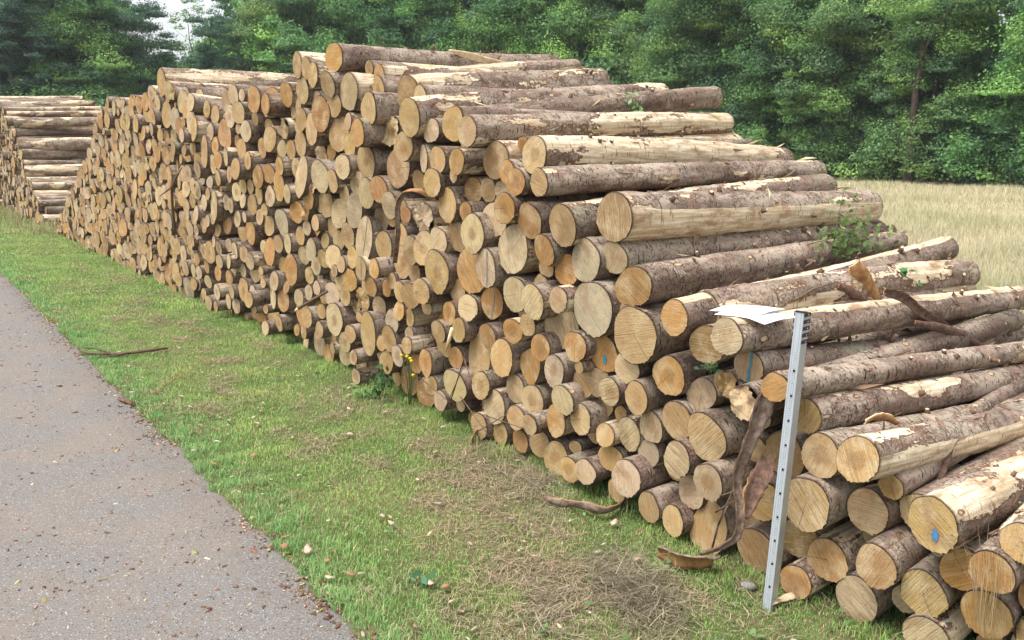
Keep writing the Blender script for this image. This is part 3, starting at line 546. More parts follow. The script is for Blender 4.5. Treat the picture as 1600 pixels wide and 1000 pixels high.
(-1.297, 6.833, 1.144, 0.1054, 1.0, 48.0, -0.1, 2.47, 't', '', 0, 'mid-sized tan log end, next left of the tall blue-lined end'),
(-0.517, 5.708, 1.937, 0.0776, 1.0, 47.8, 0.2, 2.5, 't', '', 0, 'mid-sized tan log end, next right of the large end under the stained one'),
(-0.869, 6.136, 0.592, 0.0909, 1.0, 47.7, -0.0, 2.55, 'p', '', 0, 'mid-sized pale log end, second right of the split-looking tall end'),
(-2.915, 8.974, 1.954, 0.1562, 1.0, 47.8, 0.0, 2.48, 'o', '', 0, 'tall narrow orange log end below the pale cracked one, upper left'),
(-1.738, 7.409, 2.289, 0.1137, 1.0, 49.3, -0.3, 2.45, 't', '', 0, 'mid-sized tan log end, second above left of the orange oval end'),
(-1.781, 7.447, 2.498, 0.1139, 1.0, 50.3, -0.1, 2.45, 't', 'B', 0, 'mid-sized tan log end, next above right of the high orange oval'),
(-1.798, 7.509, 1.862, 0.1169, 1.0, 47.2, -0.1, 2.53, 't', '', 0, 'mid-sized tan log end, next above the white pear-shaped end'),
(-0.68, 5.97, 0.985, 0.0841, 1.0, 49.0, 1.1, 2.48, 't', '', 0, 'mid-sized tan log end, next above left of the small blue-dotted end'),
(-1.602, 7.314, 2.173, 0.1098, 1.0, 49.2, 0.4, 2.47, 'p', '', 0, 'mid-sized pale log end, next above left of the orange oval end'),
(-2.08, 7.841, 1.161, 0.1274, 1.0, 48.7, -0.1, 2.53, 'p', 'w', 0, 'pale log end with dark streaks, below the white pear-shaped end'),
(1.764, 2.875, 0.046, 0.0545, 1.0, 50.7, -0.8, 2.5, 'o', '', 0, 'mid-sized orange log end, fifth below right of the blue-dotted pale log'),
(1.731, 2.916, 0.174, 0.0545, 1.0, 49.6, 0.3, 2.5, 'd', '', 0, 'mid-sized dark tan log end, third below right of the blue-dotted pale log'),
(-0.484, 5.567, 0.643, 0.0767, 1.0, 49.5, 0.8, 2.47, 't', '', 0, 'mid-sized tan log end, next below right of the small blue-dotted end'),
(-1.161, 6.58, 1.566, 0.0942, 1.0, 48.1, 0.3, 2.51, 'p', '', 0, 'mid-sized pale log end, second above the tall blue-lined end'),
(-1.459, 7.014, 0.951, 0.1055, 1.0, 47.5, -0.5, 2.54, 'p', '', 0, 'mid-sized pale log end, third right of the cracked tan end'),
(-1.494, 7.079, 0.634, 0.1074, 1.0, 48.3, 0.5, 2.47, 'p', '', 0, 'mid-sized pale log end, next above the broad pale low end'),
(-0.634, 5.97, 1.608, 0.0795, 1.0, 48.1, -0.0, 2.52, 'd', '', 0, 'mid-sized dark tan log end, second above the splintered end by the bark arch'),
(0.482, 4.454, 0.317, 0.0541, 1.0, 53.0, 0.2, 2.55, 'd', '', 0, 'mid-sized dark tan log end, second below the small white streaked end'),
(-1.23, 6.689, 1.842, 0.0947, 1.0, 48.9, 0.9, 2.52, 't', 'B', 0, 'mid-sized tan log end, second below right of the orange oval end'),
(-0.931, 6.221, 0.269, 0.0894, 1.0, 49.3, -0.3, 2.55, 't', '', 0, 'mid-sized tan log end, next below right of the split-looking tall end'),
(-1.273, 6.597, 1.688, 0.0938, 1.0, 48.4, -0.1, 2.48, 'p', '', 0, 'mid-sized pale log end, third below right of the orange oval end'),
(1.486, 3.269, 0.302, 0.0596, 1.0, 46.3, 0.6, 2.5, 'p', '', 0, 'mid-sized pale log end, next below right of the peeled orange end'),
(-1.371, 6.862, 2.153, 0.0965, 1.0, 47.7, -0.2, 2.51, 't', '', 0, 'mid-sized tan log end, next above right of the orange oval end'),
(-0.768, 5.996, 1.238, 0.0807, 1.0, 50.6, 0.1, 2.56, 't', '', 0, 'mid-sized tan log end, second below left of the splintered end by the bark arch'),
(-1.392, 6.789, 1.574, 0.0966, 1.0, 50.6, 0.1, 2.46, 't', '', 0, 'mid-sized tan log end, second right of the white pear-shaped end'),
(-2.288, 8.131, 0.86, 0.1195, 1.15, 49.4, -1.7, 2.5, 'o', '', 0, 'tall orange log end left of the cracked tan one'),
(1.53, 3.075, 0.125, 0.0555, 1.0, 49.0, 0.1, 2.5, 'p', '', 0, 'mid-sized pale log end, next right of the pale end on the grass'),
(-0.283, 5.366, 1.442, 0.0666, 1.0, 51.7, -0.8, 2.53, 'o', '', 0, 'mid-sized orange log end, second above the streaked oval end'),
(0.338, 4.837, 0.492, 0.0965, 1.0, 50.0, 0.9, 2.5, 'o', '', 0, 'large orange log end, second left of the small white streaked end'),
(-2.409, 8.314, 2.265, 0.1266, 1.0, 48.6, -0.4, 2.5, 'o', '', 0, 'orange oval log end in the top row, upper left part of the stack'),
(-1.589, 7.341, 1.805, 0.1036, 1.0, 48.4, -0.1, 2.49, 'p', 'r', 0, 'mid-sized rough pale log end, next below the orange oval end'),
(-1.014, 6.504, 0.633, 0.0892, 1.0, 46.7, -0.2, 2.49, 'p', 'w', 0, 'mid-sized pale log end, next above right of the split-looking tall end'),
(-1.558, 7.012, 2.386, 0.0975, 1.0, 49.3, -0.5, 2.49, 't', '', 0, 'mid-sized tan log end, next below left of the topmost log'),
(-3.292, 9.427, 1.775, 0.1368, 1.3, 50.1, -0.3, 2.54, 't', '', 0, 'slim tall tan log end left of the narrow orange one'),
(-0.483, 5.623, 0.152, 0.0733, 1.0, 47.2, -0.1, 2.44, 'p', '', 0, 'mid-sized pale log end, second below left of the tan pear-shaped end'),
(-0.822, 6.033, 0.364, 0.0808, 1.0, 50.3, -0.8, 2.52, 'p', '', 0, 'mid-sized pale log end, second below right of the split-looking tall end'),
(-2.218, 8.092, 1.902, 0.1182, 1.0, 48.5, 0.0, 2.46, 't', '', 0, 'wide dull tan log end in the upper left part of the stack'),
(-1.282, 6.776, 0.8, 0.0924, 1.0, 47.8, 0.2, 2.47, 'o', '', 0, 'mid-sized orange log end, second above right of the broad pale low end'),
(-2.379, 8.206, 1.552, 0.1207, 1.0, 49.8, -0.8, 2.55, 'o', '', 0, 'mid-sized orange log end, next left of the tall knotty end'),
(1.578, 2.969, 0.407, 0.0492, 1.0, 47.3, 1.1, 2.5, 't', '', 0, 'mid-sized tan log end, next below the blue-dotted pale log'),
(-1.254, 6.758, 0.982, 0.0887, 1.0, 48.7, 0.3, 2.45, 't', '', 0, 'mid-sized tan log end, next below left of the tall blue-lined end'),
(-1.955, 7.736, 2.278, 0.1048, 1.0, 46.4, 0.5, 2.51, 'o', 'B', 0, 'mid-sized orange log end, second above right of the dull wide end'),
(-3.163, 9.236, 1.212, 0.1254, 1.3, 50.3, -0.2, 2.51, 'p', '', 0, 'long slanting pale log end in the left part of the stack'),
(-0.667, 5.882, 0.347, 0.0727, 1.0, 46.2, -0.0, 2.54, 'o', '', 0, 'mid-sized orange log end, second below the small blue-dotted end'),
(1.444, 3.096, 0.576, 0.0499, 1.0, 48.2, 0.6, 2.5, 't', '', 0, 'mid-sized tan log end, next above right of the peeled orange end'),
(-3.566, 9.866, 2.104, 0.1533, 1.0, 49.9, 0.4, 2.55, 'p', '', 0, 'mid-sized pale log end, second above left of the slim tall end'),
(-1.758, 7.394, 2.055, 0.0968, 1.0, 48.4, -0.2, 2.53, 't', '', 0, 'mid-sized tan log end, next left of the orange oval end'),
(-0.795, 6.049, 0.827, 0.0738, 1.0, 46.6, 0.2, 2.48, 't', '', 0, 'mid-sized tan log end, second left of the small blue-dotted end'),
(0.107, 5.212, 0.857, 0.0954, 1.0, 48.3, -0.3, 2.5, 'p', '', 0, 'large pale log end, second right of the orange end with a blue line'),
(-4.183, 10.759, 2.207, 0.172, 1.0, 50.1, -0.9, 2.5, 't', '', 0, 'mid-sized tan log end, next below the end jutting at the upper left'),
(-0.553, 5.697, 0.24, 0.0681, 1.0, 47.5, -0.2, 2.46, 't', '', 0, 'mid-sized tan log end, third below left of the tan pear-shaped end'),
(-0.661, 6.172, 1.977, 0.1183, 1.0, 44.6, -0.4, 2.5, 't', '', 0, 'large tan log end, next below right of the large end under the stained one'),
(-3.455, 9.617, 2.019, 0.1452, 1.0, 49.5, -0.6, 2.52, 't', '', 0, 'mid-sized tan log end, next above left of the slim tall end'),
(1.084, 3.656, 0.522, 0.0593, 1.0, 49.5, 0.4, 2.5, 'd', '', 0, 'mid-sized dark tan log end, next right of the big end by the hanging bark'),
(-1.406, 7.005, 1.089, 0.0882, 1.0, 48.1, -1.0, 2.44, 't', '', 0, 'mid-sized tan log end, second left of the tall blue-lined end'),
(-1.339, 6.842, 0.662, 0.0867, 1.0, 48.4, -0.0, 2.49, 't', '', 0, 'mid-sized tan log end, next above right of the broad pale low end'),
(-2.772, 8.727, 2.125, 0.1226, 1.0, 49.8, -0.3, 2.55, 'p', 'x', 0, 'pale log end with a level crack, upper left part of the stack'),
(-0.717, 5.968, 0.658, 0.0705, 1.0, 52.3, 0.7, 2.5, 't', '', 0, 'mid-sized tan log end, next below left of the small blue-dotted end'),
(-2.144, 7.989, 0.418, 0.1097, 1.0, 49.2, 0.6, 2.55, 'o', '', 0, 'mid-sized orange log end, next below the cracked tan end'),
(-0.996, 6.195, 0.972, 0.0751, 1.0, 47.8, 0.4, 2.54, 'o', '', 0, 'mid-sized orange log end, next below right of the tall blue-lined end'),
(-1.351, 6.821, 0.284, 0.0873, 1.0, 47.3, 1.0, 2.46, 'p', '', 0, 'mid-sized pale log end, next below right of the broad pale low end'),
(-1.056, 6.396, 0.807, 0.078, 1.0, 51.4, 0.2, 2.47, 'o', '', 0, 'mid-sized orange log end, second above the split-looking tall end'),
(-1.473, 7.116, 1.185, 0.0892, 1.0, 48.9, 0.7, 2.49, 't', '', 0, 'mid-sized tan log end, third left of the tall blue-lined end'),
(0.567, 4.3, 0.481, 0.0432, 1.0, 51.5, -0.9, 2.53, 't', '', 0, 'mid-sized tan log end, next below right of the small white streaked end'),
(-0.805, 6.054, 0.689, 0.0713, 1.0, 48.3, -0.2, 2.53, 'o', '', 0, 'mid-sized orange log end, second below left of the small blue-dotted end'),
(-2.62, 8.668, 0.987, 0.1125, 1.15, 46.4, -0.5, 2.54, 'o', '', 0, 'wide orange log end left of centre, above the tall orange one'),
(-1.724, 7.389, 0.963, 0.0864, 1.2, 49.1, -0.3, 2.47, 'p', '', 0, 'mid-sized pale log end, second above right of the cracked tan end'),
(-2.284, 8.156, 1.108, 0.1097, 1.0, 48.0, 0.6, 2.52, 't', '', 0, 'mid-sized tan log end, next left of the pale streaked end'),
(-1.881, 7.598, 1.272, 0.098, 1.0, 46.2, -0.8, 2.56, 'o', '', 0, 'mid-sized orange log end, next above right of the pale streaked end'),
(1.513, 3.292, 0.581, 0.0498, 1.0, 46.1, 0.5, 2.5, 't', '', 0, 'mid-sized tan log end, next right of the thick log right of the staff'),
(-2.777, 8.827, 0.379, 0.1249, 1.0, 48.8, 0.2, 2.55, 't', '', 0, 'mid-sized tan log end, next below the blue-smudged end'),
(-1.67, 7.287, 2.46, 0.0879, 1.0, 49.0, -0.5, 2.49, 't', '', 0, 'mid-sized tan log end, next left of the topmost log'),
(-2.636, 8.552, 2.152, 0.1123, 1.0, 47.7, -0.8, 2.49, 't', '', 0, 'mid-sized tan log end, next right of the pale end with a crack'),
(-1.997, 7.765, 1.99, 0.0949, 1.0, 47.9, -0.1, 2.54, 'p', 'r', 0, 'mid-sized rough pale log end, next above right of the dull wide end'),
(-1.294, 6.754, 1.467, 0.0773, 1.0, 49.9, 1.5, 2.51, 'p', '', 0, 'mid-sized pale log end, third above left of the tall blue-lined end'),
(-2.885, 8.996, 2.288, 0.1177, 1.0, 48.3, -0.1, 2.55, 'o', '', 0, 'mid-sized orange log end, next above the pale end with a crack'),
(-1.696, 7.261, 1.405, 0.0865, 1.0, 49.3, 1.4, 2.45, 'o', '', 0, 'mid-sized orange log end, next below right of the white pear-shaped end'),
(-1.402, 6.987, 0.751, 0.0818, 1.0, 48.3, -0.1, 2.47, 'p', '', 0, 'mid-sized pale log end, second above the broad pale low end'),
(-1.777, 7.339, 0.382, 0.0899, 1.0, 46.6, -0.4, 2.5, 't', '', 0, 'mid-sized tan log end, next left of the broad pale low end'),
(-2.226, 8.029, 1.382, 0.0997, 1.0, 48.6, -1.0, 2.46, 'p', 'w', 0, 'mid-sized pale log end, next below left of the tall knotty end'),
(-2.159, 7.8, 2.199, 0.0947, 1.0, 47.1, 0.2, 2.48, 'o', '', 0, 'mid-sized orange log end, next right of the high orange oval'),
(-0.732, 5.868, 0.477, 0.0639, 1.0, 51.7, 0.7, 2.48, 't', '', 0, 'mid-sized tan log end, third right of the split-looking tall end'),
(-0.615, 6.006, 0.104, 0.0977, 1.25, 46.7, -0.8, 2.5, 'o', '', 0, 'mid-sized orange log end, fourth below left of the tan pear-shaped end'),
(-2.683, 8.51, 1.621, 0.109, 1.0, 47.7, -1.2, 2.47, 't', '', 0, 'mid-sized tan log end, next below right of the narrow orange end'),
(-1.562, 7.126, 0.923, 0.0825, 1.0, 49.1, 0.6, 2.5, 't', '', 0, 'mid-sized tan log end, second right of the cracked tan end'),
(-1.285, 6.714, 0.375, 0.0763, 1.0, 48.3, 0.4, 2.49, 't', '', 0, 'mid-sized tan log end, next left of the split-looking tall end'),
(-3.343, 9.521, 0.68, 0.1293, 1.0, 48.5, -1.0, 2.53, 't', '', 0, 'mid-sized tan log end, next left of the blue-smudged end'),
(-0.924, 6.32, 0.809, 0.0678, 1.0, 48.3, -0.2, 2.49, 'o', '', 0, 'mid-sized orange log end, second below right of the tall blue-lined end'),
(0.821, 4.053, 0.27, 0.0606, 1.0, 47.2, 1.1, 2.5, 't', '', 0, 'mid-sized tan log end, second below left of the big end by the hanging bark'),
(-2.547, 8.467, 1.976, 0.1036, 1.0, 46.8, -0.5, 2.47, 'p', '', 0, 'mid-sized pale log end, next below right of the pale end with a crack'),
(-2.236, 8.059, 1.588, 0.0959, 1.0, 46.9, 1.0, 2.53, 'o', '', 0, 'mid-sized orange log end, next above left of the tall knotty end'),
(-0.45, 5.944, 0.607, 0.1009, 1.0, 47.8, -0.2, 2.5, 'o', '', 0, 'mid-sized orange log end, next below the wide end right of the bark arch'),
(-2.342, 8.267, 1.819, 0.0976, 1.0, 49.5, 0.6, 2.52, 'o', '', 0, 'mid-sized orange log end, next below left of the dull wide end'),
(-3.962, 10.459, 0.125, 0.145, 1.0, 48.2, 1.0, 2.5, 'p', '', 0, 'mid-sized pale log end, next below left of the blue-smudged end'),
(-1.179, 6.677, 0.144, 0.0728, 1.0, 49.4, -0.1, 2.5, 'o', '', 0, 'mid-sized orange log end, next below the split-looking tall end'),
(-2.014, 7.75, 0.978, 0.0898, 1.0, 49.6, 1.2, 2.48, 'p', '', 0, 'mid-sized pale log end, next below right of the pale streaked end'),
(-3.786, 10.237, 2.334, 0.1332, 1.0, 47.5, 0.1, 2.5, 'p', '', 0, 'mid-sized pale log end, second below right of the end jutting at the upper left'),
(-1.24, 6.709, 2.019, 0.0693, 1.0, 48.9, 0.4, 2.53, 'o', '', 0, 'mid-sized orange log end, next right of the orange oval end'),
(-1.648, 7.228, 0.847, 0.0808, 1.0, 49.8, -0.5, 2.5, 't', '', 0, 'mid-sized tan log end, next right of the cracked tan end'),
(-0.152, 5.501, 0.141, 0.0798, 1.25, 44.8, 0.2, 2.5, 'p', '', 0, 'mid-sized pale log end, second below the dark-centred end'),
(-2.521, 8.449, 1.279, 0.1008, 1.0, 49.5, -0.2, 2.49, 't', '', 0, 'mid-sized tan log end, next above the wide orange end'),
(-3.981, 10.483, 2.154, 0.1377, 1.0, 47.7, 1.2, 2.51, 'p', '', 0, 'mid-sized pale log end, third below right of the end jutting at the upper left'),
(-0.143, 5.327, 1.578, 0.0812, 1.0, 48.6, 0.2, 2.5, 'd', '', 0, 'mid-sized dark tan log end, next below the round end over the pale-sided log'),
(-1.363, 6.847, 0.915, 0.0729, 1.0, 49.9, -1.4, 2.52, 't', '', 0, 'mid-sized tan log end, second below left of the tall blue-lined end'),
(-1.816, 7.506, 0.901, 0.0835, 1.0, 47.7, -0.9, 2.49, 't', '', 0, 'mid-sized tan log end, next above right of the cracked tan end'),
(-2.235, 8.035, 0.591, 0.0938, 1.0, 48.9, -0.6, 2.54, 'p', '', 0, 'mid-sized pale log end, next below left of the cracked tan end'),
(0.913, 4.067, 0.924, 0.0554, 1.0, 47.2, -0.8, 2.5, 't', '', 0, 'mid-sized tan log end, next below the dark log above the papers'),
(-2.752, 8.814, 2.333, 0.1028, 1.0, 47.3, -0.0, 2.53, 'p', '', 0, 'mid-sized pale log end, next left of the high orange oval'),
]
# lesser ends of both stacks: along face, height, radius, protrusion (mm), azimuth (deg), tone
REST = [
(1095,1664,87,-21,49,'o'),(-5170,166,37,208,48,'o'),(957,1807,84,39,51,'o'),(1772,1379,96,23,49,'t'),(-1225,1383,57,-42,49,'o'),(905,1429,83,-38,50,'p'),
(5527,527,140,-2,49,'o'),(-1158,2156,92,130,48,'p'),(-912,886,60,3,49,'t'),(2084,1814,98,-14,48,'t'),(608,739,79,9,48,'t'),(1494,404,92,5,50,'p'),
(-424,2062,106,177,48,'d'),(-775,400,62,-28,49,'t'),(-3897,801,44,98,48,'p'),(872,509,82,10,50,'t'),(4178,2040,125,-13,48,'o'),(1236,1813,83,68,47,'p'),
(5320,199,147,16,48,'o'),(4903,1717,121,0,46,'o'),(-150,584,67,79,49,'p'),(356,1214,72,-21,48,'t'),(405,297,75,-8,47,'t'),(-1779,1663,47,-2,51,'t'),
(1946,725,94,-47,47,'p'),(1318,948,85,14,49,'t'),(2324,1382,96,-9,49,'p'),(-3484,78,55,187,47,'o'),(5643,2386,128,-19,45,'o'),(-3030,693,35,-17,52,'t'),
(3080,2160,104,65,48,'t'),(1053,1278,79,84,49,'p'),(167,1791,67,63,47,'o'),(4812,273,120,-20,49,'t'),(-1429,770,51,-10,49,'t'),(2424,1730,96,-63,50,'p'),
(2862,1011,103,48,50,'o'),(300,1068,69,35,48,'t'),(3653,1346,113,-12,48,'p'),(1877,1698,88,-31,48,'t'),(456,718,71,47,49,'p'),(4024,1520,104,-2,47,'p'),
(1042,328,132,110,47,'o'),(2959,1646,101,-30,47,'p'),(-383,65,62,-55,49,'p'),(2251,763,93,-1,49,'t'),(751,568,74,55,51,'p'),(4750,1475,126,-24,48,'o'),
(4562,835,110,34,49,'d'),(886,193,75,46,52,'t'),(-1689,465,78,52,45,'o'),(6527,2375,148,5,47,'o'),(1698,1175,83,-9,49,'t'),(4700,613,111,-5,49,'t'),
(2774,1693,95,-35,49,'o'),(2935,1840,97,-2,48,'o'),(5358,1204,132,-9,46,'p'),(1357,749,78,66,47,'t'),(2552,1552,92,4,48,'t'),(435,449,68,34,48,'t'),
(-2723,1436,58,174,45,'t'),(718,104,120,118,49,'p'),(91,135,108,84,49,'p'),(3056,1977,97,-7,50,'t'),(1309,205,78,-23,48,'t'),(3135,252,101,-28,48,'p'),
(-1185,547,50,-16,49,'t'),(682,1273,68,32,48,'o'),(-396,224,59,-77,50,'t'),(706,1141,69,48,49,'p'),(3574,1662,102,2,48,'t'),(3257,2227,96,35,49,'t'),
(5707,796,118,22,49,'t'),(4366,762,114,6,49,'o'),(-595,115,92,243,48,'t'),(-1365,146,79,137,47,'t'),(-111,95,100,128,49,'p'),(387,1352,62,40,47,'p'),
(407,571,64,53,47,'t'),(5145,929,122,-12,47,'o'),(1990,337,83,-68,49,'t'),(6307,647,140,-32,49,'t'),(6079,2126,133,-53,48,'t'),(-2624,1172,57,77,47,'t'),
(6613,1243,142,-18,50,'t'),(4663,1164,115,-39,47,'t'),(6030,1763,132,-17,49,'o'),(343,672,63,-42,49,'o'),(3882,2236,101,-13,46,'t'),(2358,1112,85,-6,48,'p'),
(2549,184,88,-12,49,'p'),(-1145,1437,46,-20,50,'t'),(2738,1255,88,14,47,'p'),(-2993,279,53,137,50,'t'),(1758,581,77,26,48,'t'),(-3625,369,40,112,47,'d'),
(4174,1757,103,40,47,'o'),(2776,196,89,-20,49,'p'),(4331,973,107,15,49,'p'),(2008,1449,78,25,49,'p'),(-1597,333,71,202,47,'d'),(4110,713,104,-11,47,'t'),
(4874,1276,113,-16,48,'t'),(2714,1510,86,-65,48,'t'),(4432,544,109,-9,47,'p'),(5594,999,123,-17,47,'t'),(2092,386,80,11,47,'p'),(-401,788,79,59,46,'t'),
(5033,1520,113,-13,48,'t'),(2154,1451,78,2,48,'t'),(6511,450,135,9,48,'t'),(4870,908,112,-41,49,'p'),(2402,571,82,34,49,'p'),(4308,1513,103,18,48,'t'),
(5873,2252,121,52,47,'t'),(5172,2321,112,4,47,'o'),(3507,1215,94,9,48,'p'),(4154,1340,101,3,48,'p'),(6656,1713,132,23,48,'d'),(-2559,1073,54,86,46,'p'),
(1440,2252,114,84,48,'o'),(7260,1341,141,2,49,'p'),(3422,87,95,-44,48,'t'),(5858,967,123,13,47,'p'),(3407,1583,92,-68,48,'t'),(-2293,1845,56,162,46,'o'),
(4669,1958,105,54,46,'p'),(2442,1244,81,-41,50,'p'),(-733,1334,79,123,47,'o'),(2916,493,87,-68,47,'o'),(6016,1502,123,-22,48,'t'),(6099,2368,122,7,47,'o'),
(3853,1389,96,0,50,'t'),(1674,96,73,-26,47,'p'),(2960,1387,85,30,49,'o'),(4000,1217,97,25,51,'t'),(2613,478,83,-48,50,'o'),(-2162,1589,57,92,49,'p'),
(4356,1895,99,101,48,'t'),(-213,1732,51,-30,49,'t'),(-427,2362,80,203,50,'o'),(1840,1027,120,204,46,'t'),(77,844,54,4,48,'t'),(4350,1223,100,2,49,'o'),
(5269,1733,110,-17,47,'o'),(2167,1302,75,-3,48,'p'),(5886,1998,105,-18,49,'o'),(323,208,57,80,50,'t'),(7295,1839,135,6,50,'p'),(-2931,936,42,138,47,'o'),
(6604,697,127,-27,47,'o'),(3461,666,89,-49,48,'t'),(7098,1614,130,4,48,'t'),(2549,341,79,-54,49,'p'),(4122,961,95,-19,49,'t'),(3598,1090,89,-61,49,'p'),
(7465,639,137,-36,46,'o'),(1729,886,68,24,49,'p'),(4959,2359,102,-36,48,'p'),(2482,670,77,-83,51,'p'),(1740,2086,66,15,48,'d'),(7544,271,137,0,47,'p'),
(6895,1055,127,16,50,'t'),(5192,696,106,8,48,'t'),(-2563,1287,50,82,45,'t'),(5024,2189,102,-90,48,'t'),(5584,2031,108,30,48,'t'),(4245,392,96,-48,46,'t'),
(4518,1798,95,-13,45,'d'),(7794,1883,134,3,46,'d'),(1221,554,62,35,50,'t'),(6954,1801,123,-5,47,'d'),(3496,963,84,-17,48,'t'),(3513,318,85,-5,49,'p'),
(-3296,1043,41,63,47,'o'),(4904,637,100,3,51,'p'),(3488,497,85,-18,47,'o'),(6206,1931,112,26,47,'t'),(4177,1136,91,-3,49,'t'),(2759,803,75,17,48,'t'),
(5005,340,100,9,45,'t'),(334,1504,51,-35,47,'o'),(5072,1264,100,-13,48,'p'),(1916,497,100,163,48,'o'),(4598,207,96,-48,47,'t'),(7759,585,119,-2,45,'t'),
(-387,487,77,179,48,'t'),(4459,1406,92,12,48,'t'),(-2129,510,54,157,49,'p'),(6813,2270,117,12,47,'t'),(9421,1823,150,21,49,'p'),(4942,1936,96,32,48,'o'),
(-1359,984,62,148,48,'t'),(6005,88,111,22,50,'t'),(6153,1116,111,7,48,'p'),(3825,1955,84,-92,48,'p'),(6435,1900,112,8,47,'p'),(2839,628,76,-69,47,'p'),
(3012,946,76,-8,50,'t'),(7187,2175,120,31,48,'t'),(2897,764,76,-49,46,'p'),(2131,244,68,79,50,'t'),(1451,106,103,242,47,'t'),(3962,883,86,-39,46,'p'),
(883,1647,91,54,46,'t'),(5803,459,106,42,48,'t'),(6483,213,114,-14,49,'p'),(5699,1419,102,32,47,'t'),(3539,1488,79,23,48,'p'),(7455,1649,122,-23,47,'p'),
(6544,1517,112,-15,49,'p'),(8059,2086,127,69,48,'t'),(7036,169,118,59,47,'d'),(585,574,87,200,48,'t'),(2573,962,117,116,48,'t'),(5790,1825,102,14,51,'d'),
(7750,1411,112,3,50,'t'),(-1766,49,57,141,46,'t'),(239,159,49,32,52,'p'),(3882,1809,81,38,47,'t'),(5240,2131,94,31,48,'p'),(7701,2205,123,-83,48,'t'),
(2544,574,70,-16,50,'p'),(3947,238,84,0,47,'p'),(5287,2485,94,-22,48,'p'),(6640,2152,109,-30,49,'t'),(4053,548,84,-1,48,'t'),(4068,382,84,-6,48,'p'),
(5424,2368,95,-5,49,'t'),(-1344,1618,58,249,48,'t'),(-1490,1485,56,217,49,'d'),(1471,1257,58,-42,47,'t'),(8273,117,130,1,50,'t'),(6208,201,107,16,48,'o'),
(-1556,768,57,104,52,'t'),(8569,393,133,8,47,'t'),(6985,1420,113,-9,48,'t'),(5431,1612,96,-37,48,'t'),(-3051,1438,39,134,48,'o'),(4646,380,89,27,48,'p'),
(6850,2027,110,1,49,'t'),(9050,775,138,10,48,'t'),(5173,1966,92,19,47,'t'),(-768,569,66,149,48,'p'),(889,1059,88,59,47,'t'),(6757,192,112,-13,51,'d'),
(3015,1079,72,-55,47,'t'),(5233,512,94,-31,47,'t'),(6222,1392,103,-8,48,'o'),(5390,792,95,2,50,'t'),(5908,1278,100,-7,50,'t'),(6900,585,112,-2,50,'o'),
(1884,2309,59,-47,49,'p'),(5649,281,98,19,46,'t'),(6354,2120,103,-3,48,'t'),(7459,2374,115,-25,47,'p'),(4281,2433,81,-27,48,'t'),(-1976,244,51,160,48,'t'),
(5918,722,100,3,48,'t'),(2363,1885,63,43,50,'t'),(5497,1356,84,-22,49,'t'),(5726,1608,96,-38,49,'p'),(826,2162,83,73,49,'t'),(-2905,191,41,72,48,'p'),
(-531,253,61,94,46,'t'),(6090,370,101,-19,47,'t'),(5442,1839,92,5,47,'t'),(8815,953,131,-27,49,'d'),(5625,1236,94,57,47,'t'),(8788,537,131,-22,50,'t'),
(291,1720,76,50,48,'t'),(8991,1765,130,-8,45,'t'),(-747,108,65,112,49,'t'),(3748,399,77,-33,48,'p'),(7564,1126,115,-26,51,'t'),(1686,259,97,78,49,'t'),
(381,88,80,57,45,'o'),(6324,1552,100,-5,45,'p'),(4576,1595,82,36,52,'t'),(6510,1016,103,-1,48,'t'),(286,437,77,135,50,'t'),(-1066,520,60,80,48,'t'),
(749,407,83,141,51,'o'),(6898,375,107,23,46,'t'),(709,1425,80,70,47,'t'),(7148,1060,109,-6,49,'t'),(518,157,80,182,49,'o'),(7712,1617,113,-1,47,'o'),
(9324,345,133,17,47,'o'),(7416,2122,109,-5,48,'t'),(3787,1631,122,173,49,'t'),(8208,1545,119,-18,51,'o'),(-903,748,60,186,49,'t'),(8859,258,129,-40,49,'d'),
(5614,82,93,11,46,'t'),(8868,2061,125,-19,48,'t'),(8485,2200,120,-23,48,'o'),(4775,76,85,28,47,'p'),(2223,568,102,101,48,'p'),(10209,649,142,-13,45,'p'),
(3072,817,68,-44,50,'p'),(-917,1194,59,199,47,'o'),(762,718,81,97,47,'o'),(3036,1458,67,-53,47,'p'),(7774,2312,111,-2,49,'t'),(2230,1838,58,111,49,'d'),
(6728,472,103,0,47,'p'),(3112,1040,67,-85,50,'t'),(8094,948,116,-14,47,'t'),(7956,1235,114,4,46,'t'),(6171,899,96,-14,50,'t'),(9934,812,135,22,49,'p'),
(1968,1159,57,-65,49,'p'),(2325,121,101,137,45,'o'),(-199,213,40,76,49,'t'),(7975,1474,101,-18,48,'t'),(5396,2046,86,-31,50,'t'),(-1447,1579,51,255,48,'t'),
(-1946,1851,40,182,49,'d'),(7069,2372,101,7,48,'p'),(3904,532,73,-3,48,'o'),(3855,1005,72,-14,47,'o'),(8224,1284,115,-29,47,'t'),(7310,100,107,13,48,'t'),
(10437,1040,139,-1,47,'p'),(9333,101,127,5,48,'d'),(7291,331,105,0,48,'t'),(3961,236,74,-43,48,'t'),(5442,2200,84,-20,49,'o'),(-984,1285,56,92,46,'t'),
(6873,1604,98,37,49,'t'),(-1974,740,46,242,45,'t'),(1594,1354,86,245,50,'t'),(7711,941,108,-5,49,'d'),(10126,178,120,2,49,'t'),(3209,1334,96,178,48,'o'),
(9428,610,111,18,48,'t'),(6306,1771,82,2,49,'t'),(7180,513,101,21,48,'d'),(11405,734,130,-13,47,'p'),(8169,2366,108,21,49,'o'),(994,73,80,109,50,'p'),
(10633,1253,136,-36,47,'t'),(7320,969,101,54,48,'t'),(9620,285,126,-28,47,'t'),(5795,79,88,13,51,'o'),(3042,1336,62,-82,50,'t'),(8128,599,110,-25,47,'t'),
